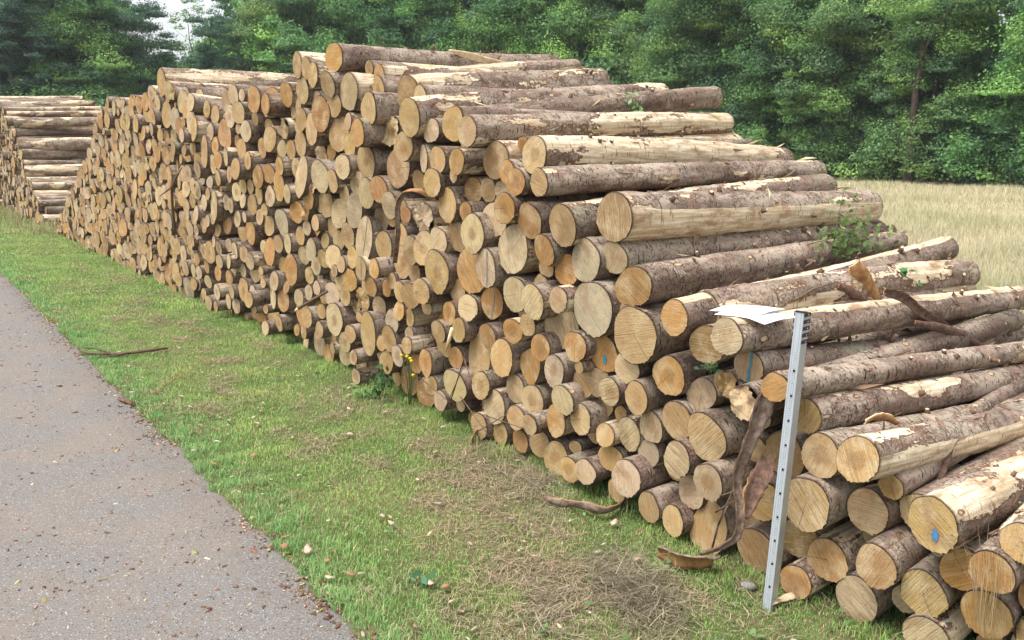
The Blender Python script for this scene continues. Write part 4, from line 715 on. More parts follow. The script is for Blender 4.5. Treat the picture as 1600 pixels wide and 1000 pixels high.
(9682,1698,110,-7,47,'p'),(9385,945,121,5,49,'o'),(-1865,1330,44,257,48,'t'),(1619,2010,82,104,47,'t'),(7972,264,108,-17,45,'p'),(7149,834,99,-24,49,'o'),
(6413,1346,91,-2,48,'o'),(8707,1901,112,10,47,'p'),(8257,1841,107,-8,49,'t'),(2097,2000,53,-30,47,'t'),(7923,1658,104,-15,51,'p'),(3842,684,68,26,48,'t'),
(3758,144,68,7,48,'t'),(8460,1461,109,24,48,'p'),(6684,909,83,4,50,'t'),(10580,129,119,-10,48,'p'),(-2319,252,41,153,50,'t'),(3270,999,104,183,51,'o'),
(-675,972,56,104,48,'p'),(11816,767,145,-19,49,'t'),(8930,1363,114,-21,49,'t'),(8020,1871,103,24,48,'t'),(5619,1838,81,-22,46,'o'),(-1999,1740,41,225,47,'t'),
(6281,2430,77,-3,50,'o'),(3899,756,68,-35,49,'t'),(9402,1440,117,31,51,'t'),(1214,819,76,253,49,'t'),(8680,1385,109,-38,48,'p'),(8409,1693,106,-28,49,'o'),
(5325,1484,77,19,49,'p'),(6028,573,76,-7,48,'d'),(207,324,66,120,48,'t'),(3157,1196,59,91,48,'p'),(8637,823,108,20,45,'p'),(2573,1344,91,113,47,'d'),
(-504,1911,55,58,45,'p'),(2781,2204,92,111,49,'t'),(8382,1069,104,50,49,'o'),(9098,1226,111,-6,48,'d'),(9206,1525,112,11,50,'t'),(10352,445,125,-18,49,'p'),
(-1715,137,45,70,48,'p'),(4656,1713,70,3,47,'t'),(-742,1692,52,197,48,'t'),(1693,534,48,-15,50,'t'),(4857,475,73,-4,48,'t'),(-425,348,57,76,47,'d'),
(7900,742,99,0,52,'o'),(10112,1477,119,-20,48,'t'),(1290,2096,72,232,45,'t'),(-2339,149,39,143,47,'d'),(1960,242,50,-29,50,'p'),(9809,1524,115,4,52,'t'),
(9839,406,116,0,47,'o'),(-241,2425,54,216,48,'t'),(3873,2424,61,19,49,'p'),(3588,901,61,-75,48,'p'),(10191,1025,118,-15,48,'p'),(1587,662,76,228,46,'t'),
(2244,1609,82,142,49,'t'),(7908,453,96,-26,48,'o'),(9640,923,112,-25,49,'t'),(7112,1940,87,-11,49,'d'),(8449,870,100,13,52,'o'),(9083,196,107,-9,47,'d'),
(8477,1916,98,28,49,'o'),(11765,392,132,2,49,'t'),(12526,111,140,-16,52,'t'),(2082,86,82,119,47,'t'),(11423,299,128,1,47,'p'),(6324,1192,80,-26,50,'t'),
(4003,2114,61,-11,48,'o'),(12419,615,137,-8,48,'t'),(-708,671,51,211,48,'p'),(8623,1725,99,-6,48,'d'),(4766,766,60,10,50,'p'),(1827,164,78,99,47,'t'),
(4495,1000,65,13,46,'p'),(-85,1741,55,186,45,'d'),(4234,613,63,14,47,'t'),(8582,1037,98,13,47,'t'),(5014,771,69,5,52,'t'),(9653,502,109,15,47,'t'),
(9640,1183,108,-7,50,'p'),(1355,1148,70,138,46,'t'),(6337,906,79,-36,47,'d'),(4021,1782,60,-25,48,'d'),(2883,2014,86,96,47,'o'),(2927,131,54,-114,49,'t'),
(5605,2201,71,25,46,'t'),(1547,306,44,-57,48,'t'),(5837,262,75,-5,49,'d'),(-839,46,49,248,49,'o'),(1731,652,44,-16,48,'t'),(7758,208,91,-11,46,'p'),
(13107,190,139,26,49,'t'),(-1095,1359,44,139,49,'t'),(8577,109,97,-9,48,'p'),(262,779,58,80,50,'t'),(4017,1965,58,33,47,'o'),(2790,364,85,228,48,'t'),
(7004,2127,81,-7,51,'t'),(7616,1991,86,-4,46,'t'),(10747,1051,114,20,49,'p'),(4159,209,103,0,50,'d'),(3736,2375,92,108,48,'t'),(7663,2462,86,-60,48,'t'),
(10958,713,116,11,49,'t'),(5028,171,67,-14,51,'d'),(9947,1237,106,32,49,'p'),(7066,1249,82,-43,48,'t'),(8460,587,94,5,48,'o'),(5343,404,69,-12,48,'o'),
(12595,411,130,8,51,'p'),(-1450,36,42,190,46,'d'),(3187,1524,86,103,48,'t'),(4528,1280,61,-4,48,'t'),(7258,685,82,17,48,'t'),(4690,979,62,-2,47,'o'),
(563,1133,59,78,48,'o'),(7750,1173,85,35,48,'p'),(3809,1212,93,67,49,'d'),(9950,579,104,11,50,'p'),(3379,1804,77,241,52,'t'),(4351,1682,59,21,49,'t'),
(8522,1283,91,17,49,'o'),(11311,100,117,30,50,'o'),(7467,1437,82,11,47,'p'),(9617,1437,100,33,47,'p'),(11538,539,118,13,48,'p'),(6738,1481,77,-36,47,'t'),
(4895,1110,63,-7,49,'t'),(6889,817,78,24,49,'d'),(6091,722,72,-29,48,'t'),(9816,125,103,-4,49,'o'),(5347,643,66,-17,47,'o'),(11811,163,120,11,47,'d'),
(-1268,1279,41,144,48,'d'),(7988,2342,84,-12,45,'t'),(4646,2404,59,3,49,'o'),(8274,864,88,8,49,'t'),(11184,628,113,3,47,'d'),(1874,1547,69,218,48,'p'),
(10656,856,108,-12,46,'d'),(3316,415,86,173,48,'t'),(3608,175,89,183,46,'p'),(5420,954,65,-25,50,'o'),(10125,414,102,-8,46,'o'),(8060,105,86,29,49,'t'),
(5089,1830,62,-15,48,'t'),(10705,608,107,13,47,'o'),(7899,1026,83,-9,49,'o'),(5775,1170,67,-7,51,'t'),(5180,1102,63,-5,48,'t'),(4507,323,59,-12,45,'o'),
(12004,280,117,22,48,'p'),(2889,2326,76,204,47,'t'),(8799,1596,89,-49,48,'o'),(829,2007,57,66,48,'p'),(9146,527,93,0,48,'t'),(8277,340,86,22,49,'t'),
(5208,1427,62,-7,46,'t'),(3074,2344,77,198,49,'p'),(757,1563,56,91,50,'o'),(7586,1796,79,-26,49,'o'),(5468,338,65,-41,48,'p'),(7255,2440,75,5,49,'t'),
(3977,1036,54,-50,50,'p'),(3727,852,86,187,48,'d'),(1246,83,62,206,46,'p'),(9155,2007,89,2,52,'d'),(11198,1077,107,-16,49,'t'),(3638,609,85,180,49,'t'),
(4921,48,61,-27,47,'d'),(9815,1069,96,-32,48,'d'),(5985,1141,66,3,50,'p'),(964,2124,56,81,49,'t'),(10390,1353,99,-25,48,'t'),(3124,453,78,239,49,'p'),
(7905,98,81,-35,49,'p'),(3329,228,80,252,49,'t'),(9037,1007,87,31,46,'d'),(-327,1039,45,132,46,'o'),(8754,1217,84,-5,46,'p'),(5148,77,60,-9,48,'o'),
(237,2241,48,122,49,'o'),(1432,269,61,173,47,'p'),(10496,705,98,-30,49,'o'),(5071,597,59,-36,50,'d'),(10251,1207,85,-32,48,'p'),(-257,508,46,51,47,'o'),
(8349,2346,79,-22,49,'p'),(-270,1561,44,111,49,'p'),(8244,2161,78,39,49,'d'),(2090,661,66,135,47,'t'),(1341,1726,57,161,49,'t'),(10784,119,99,22,47,'o'),
(6039,996,63,6,52,'t'),(11215,269,91,18,44,'p'),(6355,1050,65,12,46,'t'),(12092,559,107,32,49,'t'),(10850,1217,97,23,49,'p'),(10740,367,97,5,48,'t'),
(4997,517,56,7,46,'t'),(7546,59,74,-1,47,'p'),(11409,963,102,-44,48,'o'),(1133,156,57,80,47,'o'),(12078,777,107,-31,48,'p'),(9441,1147,86,-29,51,'o'),
(4595,61,54,-2,48,'d'),(10371,832,93,18,48,'t'),(11313,478,100,-10,48,'o'),(1164,679,55,211,50,'p'),(10565,420,94,-12,47,'o'),(9288,1229,75,5,48,'p'),
(4397,356,52,-9,47,'d'),(12843,220,112,-10,47,'o'),(1036,571,54,240,49,'o'),(1795,729,61,107,47,'t'),(-796,1799,38,215,47,'t'),(1991,875,62,215,47,'o'),
(2165,2281,61,163,49,'t'),(2665,1116,68,131,46,'o'),(11029,258,97,-10,44,'p'),(7003,905,68,-40,50,'t'),(11076,915,96,31,49,'o'),(1784,395,61,106,47,'p'),
(3425,820,75,97,49,'t'),(12218,370,105,-42,47,'t'),(2694,622,68,63,49,'o'),(11542,79,99,16,50,'o'),(7454,864,69,17,48,'p'),(10980,476,95,2,48,'o'),
(-441,2203,39,105,48,'t'),(9624,681,84,-5,48,'t'),(2077,1186,60,154,48,'o'),(2594,750,65,201,51,'t'),(11614,952,96,36,47,'p'),(2943,340,68,129,48,'o'),
(1595,2150,54,75,49,'t'),(5563,1697,54,17,50,'t'),(6334,347,54,31,48,'p'),(3242,78,70,203,49,'t'),(9005,1543,76,22,49,'o'),(9784,637,82,-20,46,'p'),
(7083,337,65,-4,48,'p'),(-368,926,39,247,48,'t'),(12853,429,104,0,48,'o'),(1108,1805,50,81,49,'t'),(10340,190,77,-6,47,'d'),(11103,98,91,-3,46,'d'),
(362,2350,43,93,48,'t'),(1274,2289,50,185,46,'t'),(7644,777,66,64,48,'t'),(2797,1394,56,245,49,'t'),(6821,1242,61,-4,46,'o'),(4488,1148,47,62,48,'t'),
(7709,361,59,20,49,'t'),(13838,94,109,4,46,'t'),(6175,1606,56,-28,48,'p'),(11036,1162,87,-1,48,'t'),(8139,332,62,-23,49,'o'),(6656,1935,58,-7,50,'t'),
(1850,286,50,201,46,'p'),(9238,1706,75,-56,48,'t'),(6276,446,57,-14,49,'t'),(2619,1698,60,135,48,'p'),(2392,929,59,235,47,'o'),(4525,1949,46,26,49,'t'),
(3306,1161,66,120,48,'t'),(2381,1579,58,147,48,'t'),(6446,1646,56,38,49,'t'),(2618,57,61,258,49,'o'),(12249,146,95,-9,49,'t'),(6634,298,58,23,49,'t'),
(1952,127,56,58,46,'o'),(7339,1161,62,15,49,'o'),(9060,2145,71,15,49,'t'),(5166,368,50,19,48,'d'),(9508,785,75,8,45,'t'),(8890,1165,71,0,47,'o'),
(7105,650,60,24,49,'d'),(1026,1480,47,93,49,'t'),(3574,766,67,213,46,'t'),(8631,2096,69,-66,46,'t'),(6275,2249,54,-34,49,'o'),(3958,1694,42,17,48,'t'),
(3037,55,64,70,47,'d'),(6785,1866,57,-16,46,'t'),(7302,1567,60,-10,49,'t'),(12411,300,94,-7,49,'t'),(5514,1497,50,64,49,'o'),(3421,1398,65,176,48,'p'),
(3725,1850,66,252,51,'t'),(13320,93,99,26,48,'t'),(9645,89,75,-15,48,'t'),(7280,2026,58,4,48,'p'),(5844,1533,51,13,47,'o'),(9103,363,71,-10,50,'t'),
(5974,254,52,1,48,'t'),(1468,1743,48,123,50,'o'),(268,38,41,132,48,'d'),(5737,2046,49,11,48,'t'),(4785,1071,45,10,46,'t'),(465,1098,41,130,50,'p'),
(8618,650,66,-22,50,'t'),(2463,1433,54,249,48,'t'),(8065,769,56,-14,47,'t'),(7893,2442,60,6,49,'t'),(9795,1346,64,-14,45,'o'),(3539,1863,62,53,48,'t'),
(6924,2436,54,-4,47,'p'),(3943,67,68,39,45,'d'),(9202,1015,68,12,48,'p'),(3359,1267,54,158,49,'o'),(7945,598,61,-29,47,'t'),(5307,944,46,-1,49,'p'),
(5063,2463,44,-31,48,'t'),(2526,1145,54,196,47,'p'),(8585,1576,63,18,46,'t'),(1112,65,40,232,47,'d'),(8973,596,66,-5,45,'o'),(6674,45,54,-40,46,'t'),
(4797,1894,42,36,48,'p'),(13661,141,85,5,48,'t'),(7543,959,57,10,49,'t'),(4291,2302,39,-11,48,'o'),(11911,570,83,9,49,'t'),(3082,618,58,142,47,'t'),
(11143,442,78,-49,52,'t'),(7288,2307,54,-8,48,'t'),(13483,163,92,-5,48,'t'),(865,1908,40,103,46,'d'),(7704,55,58,-23,47,'p'),(3010,704,56,112,47,'t'),
(461,1243,38,108,44,'t'),(5933,340,48,14,49,'t'),(1992,2333,46,243,50,'t'),(8376,706,60,-6,46,'p'),(2066,531,49,112,48,'p'),(2256,1943,48,234,48,'t'),
(10107,1292,69,-5,47,'t'),(8309,577,60,-41,48,'p'),(2794,1909,47,149,49,'p'),(9468,1623,64,4,48,'p'),(9516,58,66,-7,48,'t'),(8809,1771,61,-12,50,'o'),
(12079,87,81,-17,47,'o'),(5855,1418,45,24,48,'p'),(7619,1311,55,-61,46,'p'),(889,879,40,155,51,'p'),(6231,351,48,26,49,'t'),(8848,2235,59,8,48,'t'),
(9227,849,63,-22,48,'o'),(9147,48,56,22,48,'o'),(7469,1304,52,3,47,'p'),(8925,95,54,43,50,'p'),(1883,2201,44,237,47,'o'),(8735,127,59,6,48,'t'),
(13094,416,84,-32,48,'o'),(8175,1103,55,11,49,'o'),(13354,311,84,25,49,'p'),(5799,625,44,-1,49,'t'),(7331,475,51,-15,49,'o'),(8354,2052,55,-14,48,'p'),
(1246,1973,39,88,49,'t'),(8791,750,58,24,47,'p'),(10918,912,69,-6,48,'p'),(8729,2261,56,-4,47,'t'),(5020,1122,39,17,46,'p'),(9105,1399,58,31,50,'p'),
(10944,80,68,10,47,'t'),(8958,467,57,7,47,'p'),(6802,708,46,16,48,'o'),(8196,748,52,-28,47,'t'),(6488,2067,43,15,47,'t'),(2680,1797,46,260,47,'t'),
(7449,452,49,12,46,'t'),(5717,629,41,-11,49,'t'),(9932,1393,59,9,48,'o'),(9194,1858,55,-6,48,'p'),(11612,764,68,11,47,'o'),(6787,1348,44,-14,47,'t'),
(10002,1009,59,7,50,'t'),(9954,55,60,-36,49,'t'),(5952,471,41,-26,48,'t'),(6566,2024,42,12,51,'t'),(6659,1029,43,23,47,'d'),(6439,837,42,-4,50,'t'),
(7584,1423,42,-1,50,'d'),(9260,636,55,2,47,'t'),(7502,1926,46,32,49,'t'),(11234,827,64,-19,47,'p'),(3382,2301,47,178,48,'t'),(3200,2074,46,227,50,'p'),
(11728,586,65,51,48,'p'),(9966,1575,56,-11,48,'p'),(6893,73,44,-51,46,'d'),(7053,434,44,10,47,'t'),(2258,1207,41,83,48,'t'),(8480,2372,48,19,49,'p'),
(2196,1717,39,199,51,'t'),(10817,816,60,-24,50,'t'),(1578,159,37,101,49,'o'),(9574,1577,53,24,49,'d'),(7779,2064,44,55,47,'o'),(7569,1533,44,6,47,'o'),
(6051,1301,38,1,50,'d'),(3300,1463,45,177,48,'t'),(3144,910,43,253,48,'p'),(7881,2151,43,-4,48,'p'),(3700,40,46,237,47,'t'),(10940,1047,56,20,46,'p'),
(3683,298,46,211,50,'t'),(12230,698,55,-31,47,'t'),(2502,69,40,75,46,'t'),(8078,1129,43,-23,51,'p'),(9364,1624,43,31,47,'p'),(2662,268,40,134,48,'o'),
(2921,2140,39,116,49,'p'),(11600,268,57,17,46,'p'),(9029,1930,44,-29,50,'t'),(8647,2304,42,-8,48,'t'),(12737,532,59,-15,47,'t'),(8168,1701,40,-7,46,'t'),
(3776,532,41,199,48,'d'),(9281,2007,42,15,51,'o'),(12964,46,58,-34,45,'o'),(10375,75,48,-19,52,'o'),(8263,487,40,-5,48,'d'),(8626,1199,40,-2,46,'p'),
(12751,48,56,-8,48,'o'),(11937,440,52,-5,44,'o'),(3806,263,40,117,46,'o'),(10263,1409,44,26,45,'t'),(9932,231,43,32,50,'o'),(13995,48,59,-18,48,'p'),
(10845,505,46,-11,48,'o'),(9509,445,41,53,50,'t'),(3718,1067,36,253,50,'p'),(10525,572,44,11,49,'t'),(10011,335,42,-23,49,'p'),(10507,844,43,-10,46,'d'),
(10282,69,42,-10,48,'t'),(10852,296,40,8,51,'d'),(12602,599,44,-19,48,'t'),(12356,437,43,-1,46,'o'),(13586,33,42,-33,45,'o'),(12867,72,44,17,53,'t'),
(12989,329,44,-35,47,'t'),(12696,195,43,-9,45,'t'),(13227,348,43,-58,48,'t'),(14110,32,39,4,45,'o'),(-5333,258,63,4,50,'t'),(-5292,93,107,198,46,'p'),
(16493,193,155,-16,50,'t'),(24081,2441,128,-21,50,'p'),(24597,1438,95,4,49,'t'),(16827,281,114,-108,49,'t'),(23849,731,142,-7,50,'p'),(22492,1136,151,-11,51,'o'),
(21530,465,112,27,50,'t'),(22156,601,92,-28,50,'t'),(21568,2188,117,68,50,'p'),(24952,656,84,53,51,'p'),(20845,2040,118,30,49,'p'),(24121,601,123,-23,52,'t'),
(20074,1887,105,61,49,'t'),(21728,2434,89,-87,50,'t'),(21536,1064,82,-15,52,'p'),(24513,2839,94,-3,48,'p'),(16797,527,125,-34,51,'t'),(20443,2651,86,28,51,'o'),
(20068,1563,128,23,51,'t'),(24554,2624,116,76,50,'p'),(19295,1778,94,-80,47,'t'),(22356,91,96,-29,52,'t'),(17756,225,114,-68,51,'p'),(23230,491,133,25,50,'p'),
(23634,1041,141,-6,49,'t'),(24193,3087,103,27,51,'o'),(24549,2047,109,28,50,'t'),(20486,738,160,53,51,'t'),(20918,1231,116,-97,49,'p'),(18429,1611,140,5,49,'t'),
(22087,365,157,-26,49,'p'),(23133,1406,154,-31,50,'p'),(24822,521,105,-14,51,'t'),(18092,393,95,65,51,'t'),(25234,2949,110,-70,50,'p'),(17446,83,95,13,50,'t'),
(21289,1086,108,26,50,'p'),(21718,262,94,57,51,'t'),(18828,752,82,-60,48,'t'),(24880,2173,94,-18,50,'p'),(22552,685,133,-4,50,'t'),(19772,595,122,-12,50,'p'),
(21910,2144,98,35,50,'t'),(20504,2424,117,-9,50,'t'),(21793,784,98,-62,52,'t'),(23569,643,111,8,52,'t'),(21328,332,103,48,48,'p'),(22770,2816,107,-32,50,'p'),
(21376,1725,101,13,51,'t'),(20882,507,133,-57,48,'t'),(19700,1303,124,-22,49,'t'),(22782,1673,91,-73,51,'p'),(23559,1303,112,18,50,'t'),(19128,1836,87,12,52,'o'),
(18631,840,139,5,50,'o'),(24391,357,131,-19,51,'t'),(20282,930,90,-5,51,'p'),(19283,2139,124,-54,53,'p'),(20351,2203,121,41,50,'p'),(18224,782,141,-76,50,'p'),
(17767,727,110,-30,50,'p'),(18846,960,107,-16,50,'t'),(23148,746,117,106,49,'t'),(21132,231,123,7,49,'p'),(19569,349,109,-9,49,'p'),(24891,149,140,63,51,'o'),
(23250,935,96,4,51,'p'),(24692,1228,97,-24,49,'t'),(21974,2472,134,-94,50,'t'),(24815,2579,125,44,50,'t'),(21728,1911,93,4,49,'t'),(19435,1407,162,-61,51,'o'),
(22672,228,137,-78,50,'t'),(18356,1140,117,6,51,'t'),(24310,2224,149,-63,50,'p'),(21549,2488,102,0,50,'t'),(24376,2501,105,-47,48,'p'),(21846,1374,144,81,50,'t'),
(17348,388,100,72,50,'t'),(19456,639,105,30,48,'p'),(22462,2774,154,-8,50,'p'),(24990,3223,84,-64,49,'t'),(17181,545,119,-115,51,'o'),(19355,992,92,42,51,'t'),
(19814,1476,88,40,49,'t'),(20250,1832,84,-8,49,'p'),(23137,2437,134,71,50,'t'),(22631,2001,84,-66,50,'t'),(24281,859,114,6,51,'p'),(23330,2548,93,-50,49,'o'),
(25195,2432,118,-1,50,'t'),(22530,1376,97,49,50,'p'),(23382,91,104,-36,50,'p'),(25412,423,146,106,49,'o'),(23806,2478,120,55,50,'o'),(19535,1178,87,-79,50,'o'),
(21108,1166,89,80,49,'p'),(20403,268,110,4,51,'t'),(20750,957,132,53,49,'p'),(23754,1459,98,-82,50,'p'),(22082,1639,92,49,51,'t'),(21773,2796,136,-6,51,'t'),
(19129,652,134,-58,50,'p'),(24638,360,107,-59,51,'p'),(18445,1349,92,8,50,'t'),(24088,1632,113,-26,52,'p'),(20669,252,114,48,51,'t'),(20403,1916,94,16,50,'t'),
(24023,2711,113,92,48,'o'),(25060,2258,107,22,49,'p'),(20664,1561,124,-174,53,'p'),(16374,411,90,-7,51,'p'),(20322,562,85,-59,51,'p'),(23112,1797,120,25,50,'o'),
(22894,1346,96,-18,51,'t'),(24321,1148,98,48,50,'t'),(18831,1214,104,-9,51,'p'),(22900,2210,120,-79,49,'p'),(17227,930,90,-2,49,'t'),(19711,864,100,8,50,'t'),
(20711,1270,100,-57,50,'t'),(17772,931,89,9,49,'t'),(20906,2397,111,-9,49,'p'),(21117,1936,120,87,50,'t'),(25179,907,112,-7,49,'p'),(22294,955,100,-21,49,'p'),
(21402,1256,97,47,49,'p'),(21227,1434,143,12,49,'p'),(23955,1836,125,40,51,'p'),(21133,531,86,78,51,'t'),(18629,1134,87,3,51,'t'),(20208,119,97,-40,49,'t'),
(25444,2033,147,-29,50,'p'),(20315,1616,105,104,49,'o'),(24053,125,94,-101,51,'t'),(25317,1590,101,3,50,'p'),(25288,187,124,16,51,'t'),(24916,1797,95,29,49,'o'),
(23480,2214,133,38,50,'o'),(22084,1031,127,-40,49,'p'),(23574,2924,127,19,50,'t'),(22500,1742,121,84,50,'p'),(16155,134,153,17,50,'p'),(21438,2752,119,62,49,'p'),
(21068,928,141,-21,49,'t'),(23826,1181,98,-35,48,'o'),(23831,157,123,63,52,'o'),(18888,1942,113,23,49,'t'),(18318,138,140,-62,51,'p'),(19720,1743,136,29,48,'t'),
(22811,1126,90,-68,50,'t'),(21599,886,98,18,49,'t'),(25338,1176,89,47,49,'p'),(19142,349,102,2,50,'p'),(23348,1878,133,5,51,'p'),(23558,1532,100,-28,51,'p'),
(25083,1281,117,35,50,'p'),(23620,2559,86,92,49,'t'),(21561,1559,106,-25,48,'p'),(17010,425,94,14,50,'t'),(19937,892,135,-52,50,'p'),(19688,2448,92,-106,50,'t'),
(23353,2937,99,15,50,'p'),(20231,1267,100,-76,52,'t'),(22125,1967,145,-54,51,'t'),(22227,2924,123,-73,49,'t'),(23848,2852,117,5,51,'t'),(25097,1786,83,-55,50,'p'),
(24950,1567,145,29,50,'p'),(23387,1070,101,16,49,'t'),(22335,2210,107,-15,52,'t'),(17157,204,144,26,48,'p'),(17482,810,107,74,49,'t'),(23557,1971,101,-1,51,'t'),
(25139,2013,155,-73,52,'p'),(19062,1177,115,57,50,'p'),(22676,2275,100,36,50,'p'),(24106,2912,96,29,50,'t'),(24241,2768,107,74,50,'t'),(18749,170,142,-95,50,'p'),
(24730,691,93,50,50,'p'),(24515,926,136,45,49,'p'),(19108,104,105,-83,50,'o'),(23050,109,91,39,50,'t'),(18679,583,130,-26,51,'t'),(22200,1367,118,-33,50,'t'),
(20778,1776,84,86,51,'p'),(23155,2203,89,-44,50,'p'),(20972,2623,131,-41,50,'p'),(22975,2818,103,-24,50,'t'),(21092,1618,90,110,50,'p'),(22291,1585,124,35,51,'t'),
(17964,158,109,8,50,'t'),(21464,720,98,11,49,'p'),(22836,2629,91,-27,50,'p'),(21824,975,101,-91,49,'t'),(25048,2754,97,73,50,'p'),(17672,557,89,49,50,'p'),
(21865,1682,114,-11,48,'t'),(21611,1335,99,-27,50,'t'),(22893,1542,85,57,50,'t'),(21428,168,93,62,50,'t'),(20551,425,89,16,48,'t'),(21067,2205,118,34,52,'p'),
(18477,386,87,-6,51,'p'),(17892,425,107,-7,49,'t'),(20658,1957,91,-46,51,'o'),(20046,613,125,-41,51,'t'),(24084,1087,87,13,48,'p'),(24629,1679,110,73,50,'t'),
(20175,2364,88,-25,50,'t'),(24169,1354,94,42,50,'t'),(25207,3188,97,41,48,'p'),(22305,2552,95,-8,49,'t'),(23934,2181,149,-67,52,'o'),(19691,2244,99,48,50,'t'),
(24421,692,96,-28,51,'t'),(19804,1952,94,-19,51,'p'),(16159,368,85,120,47,'p'),(24827,884,130,74,49,'o'),(24979,1045,93,25,49,'t'),(22923,781,94,-35,48,'p'),
(23572,305,103,10,51,'t'),(19959,139,115,37,50,'t'),(22371,443,120,51,50,'t'),(24372,1574,100,-49,52,'p'),(24725,1845,86,-54,48,'t'),(24875,2957,128,-21,51,'p'),
(24823,3211,87,-40,48,'t'),(18030,604,91,18,50,'t'),(20061,1164,104,-15,50,'p'),(22763,532,104,-8,49,'p'),(19259,825,87,36,49,'t'),(21961,635,108,92,50,'t'),
(18295,458,101,-18,51,'p'),(17501,511,92,-50,51,'t'),(20046,340,109,-6,49,'o'),(22042,1234,85,36,51,'p'),(19369,301,101,17,49,'t'),(19508,2369,94,66,50,'p'),
(21777,566,93,0,51,'t'),(19850,1140,103,5,51,'p'),(25098,504,118,31,51,'t'),(25312,2593,85,44,49,'t'),(23950,1381,117,-20,51,'o'),(20417,1123,123,137,50,'p'),
(22894,2424,92,-7,50,'p'),(19011,842,94,8,50,'p'),(19713,216,91,-23,50,'o'),(24641,2435,97,-19,49,'p'),(21253,2336,100,-48,51,'t'),(20378,1397,100,1,51,'t'),
(24461,117,125,-10,50,'t'),(23008,297,101,7,51,'t'),(19204,1317,90,0,52,'t'),(23055,1121,128,-26,50,'p'),(22969,569,111,-17,49,'t'),(23209,236,98,76,50,'t'),
(23976,3074,111,-12,49,'p'),(19247,2413,119,103,50,'p'),(25366,1780,91,-57,48,'t'),(21251,672,103,21,51,'t'),(24439,1888,88,21,49,'p'),(20894,736,98,-16,52,'p'),
(22125,2276,119,21,51,'t'),(18928,2145,99,-15,50,'o'),(23714,2098,91,-12,52,'p'),(24227,1900,84,23,50,'t'),(21265,2078,89,29,51,'p'),(19113,1472,92,21,52,'p'),
(19429,126,88,-48,49,'p'),(22898,3024,103,-14,49,'t'),(22599,2448,94,13,52,'p'),(21313,2521,89,30,51,'t'),(25432,1029,90,-95,48,'t'),(18407,651,89,-51,50,'p'),
(18900,366,95,13,50,'p'),(22727,1436,93,29,51,'t'),(24589,3014,102,47,48,'t'),(23715,1664,110,53,51,'t'),(16730,82,94,-30,49,'t'),(19109,2014,83,-25,49,'t'),
(17341,670,89,-15,50,'t'),(17561,275,92,-7,50,'t'),(23815,476,94,-5,51,'p'),(22457,2033,95,-57,52,'p'),(24104,394,89,-12,50,'o'),(19286,1156,89,49,49,'p'),
(20039,1357,84,38,50,'p'),(24301,1752,85,-83,49,'o'),(25028,2569,93,-70,51,'p'),(22391,802,70,47,50,'t'),(23303,1677,73,-66,51,'p'),(20732,2499,61,-51,51,'p'),
(21375,2229,66,27,49,'p'),(21880,89,88,-58,50,'t'),(20975,1412,65,-12,50,'t'),(23408,302,64,67,51,'p'),(20982,2828,77,-108,50,'t'),(25352,711,75,-29,50,'p'),
(22636,1575,76,36,50,'t'),(16956,71,68,44,50,'t'),(20544,2089,79,37,50,'o'),(19615,1938,78,6,50,'p'),(22681,973,90,-104,51,'t'),(24785,1417,81,-58,48,'t'),
(20639,2739,88,-38,49,'p'),(24932,359,77,26,49,'p'),(20709,2337,74,11,49,'t'),(25428,2442,97,-10,51,'t'),(25354,900,63,46,50,'t'),(18825,1718,70,16,50,'t'),
(24266,132,74,-26,49,'t'),(22731,3031,67,77,52,'t'),(17155,753,74,-57,50,'o'),(16616,627,86,-52,52,'t'),(22910,1839,70,-93,50,'t'),(19301,507,93,-43,49,'o'),
(25448,810,66,41,50,'p'),(23383,1434,81,-52,51,'o'),(23288,1251,68,7,50,'p'),(23849,981,76,18,50,'p'),(23623,3108,66,-15,50,'t'),(19476,1802,63,17,50,'o'),
(18240,1407,80,-9,50,'t'),(19920,1799,76,-10,50,'t'),(19617,73,78,-150,50,'p'),(21988,2855,71,-3,51,'t'),(18653,1579,85,4,50,'p'),(25207,711,64,82,52,'p'),
(21536,1802,81,51,50,'p'),(22129,89,73,2,50,'p'),(24552,2270,65,-7,48,'t'),(24841,2004,80,-42,49,'p'),(21155,2528,67,62,50,'t'),(23507,2709,86,20,51,'p'),
(19678,1049,76,49,50,'p'),(24080,2019,72,7,49,'t'),(20331,2503,67,107,50,'p'),(18507,232,67,-25,50,'p'),(23639,2403,66,-22,49,'o'),(18050,990,67,81,50,'t'),
(22182,2674,70,5,50,'p'),(20554,1804,98,30,49,'t'),(19459,1677,66,14,51,'p'),(24439,1300,96,10,49,'t'),(22449,236,74,-15,48,'p'),(18404,901,72,-21,50,'t'),
(25060,761,70,-41,50,'t'),(19056,996,69,3,50,'p'),(19437,814,63,-55,50,'t'),(16195,529,74,-39,51,'t'),(24008,863,67,4,50,'t'),(24385,2993,89,51,52,'t'),
(25401,2860,81,26,52,'o'),(23090,2046,80,-46,50,'t'),(16602,449,68,-52,50,'t'),(24833,1132,74,-6,49,'p'),(20838,1492,67,-37,51,'p'),(22552,2990,79,-97,51,'p'),
(20902,62,71,25,50,'t'),(25404,2252,79,90,51,'p'),(25433,1356,89,-76,51,'t'),(20921,1696,70,-3,49,'t'),(23645,151,66,54,48,'p'),(20235,2025,80,96,50,'t'),
(20098,2516,69,-123,50,'p'),(23226,2748,74,-23,49,'p'),(19389,1927,81,-43,49,'p'),(22825,1996,81,-18,49,'p'),(22833,107,68,27,50,'t'),(17632,70,80,18,52,'p'),
(18598,1308,64,43,50,'p'),(22755,740,81,60,51,'t'),(20514,123,68,-82,51,'p'),(23646,454,66,31,50,'t'),(24580,613,65,-33,49,'p'),(24677,2774,77,19,51,'p'),
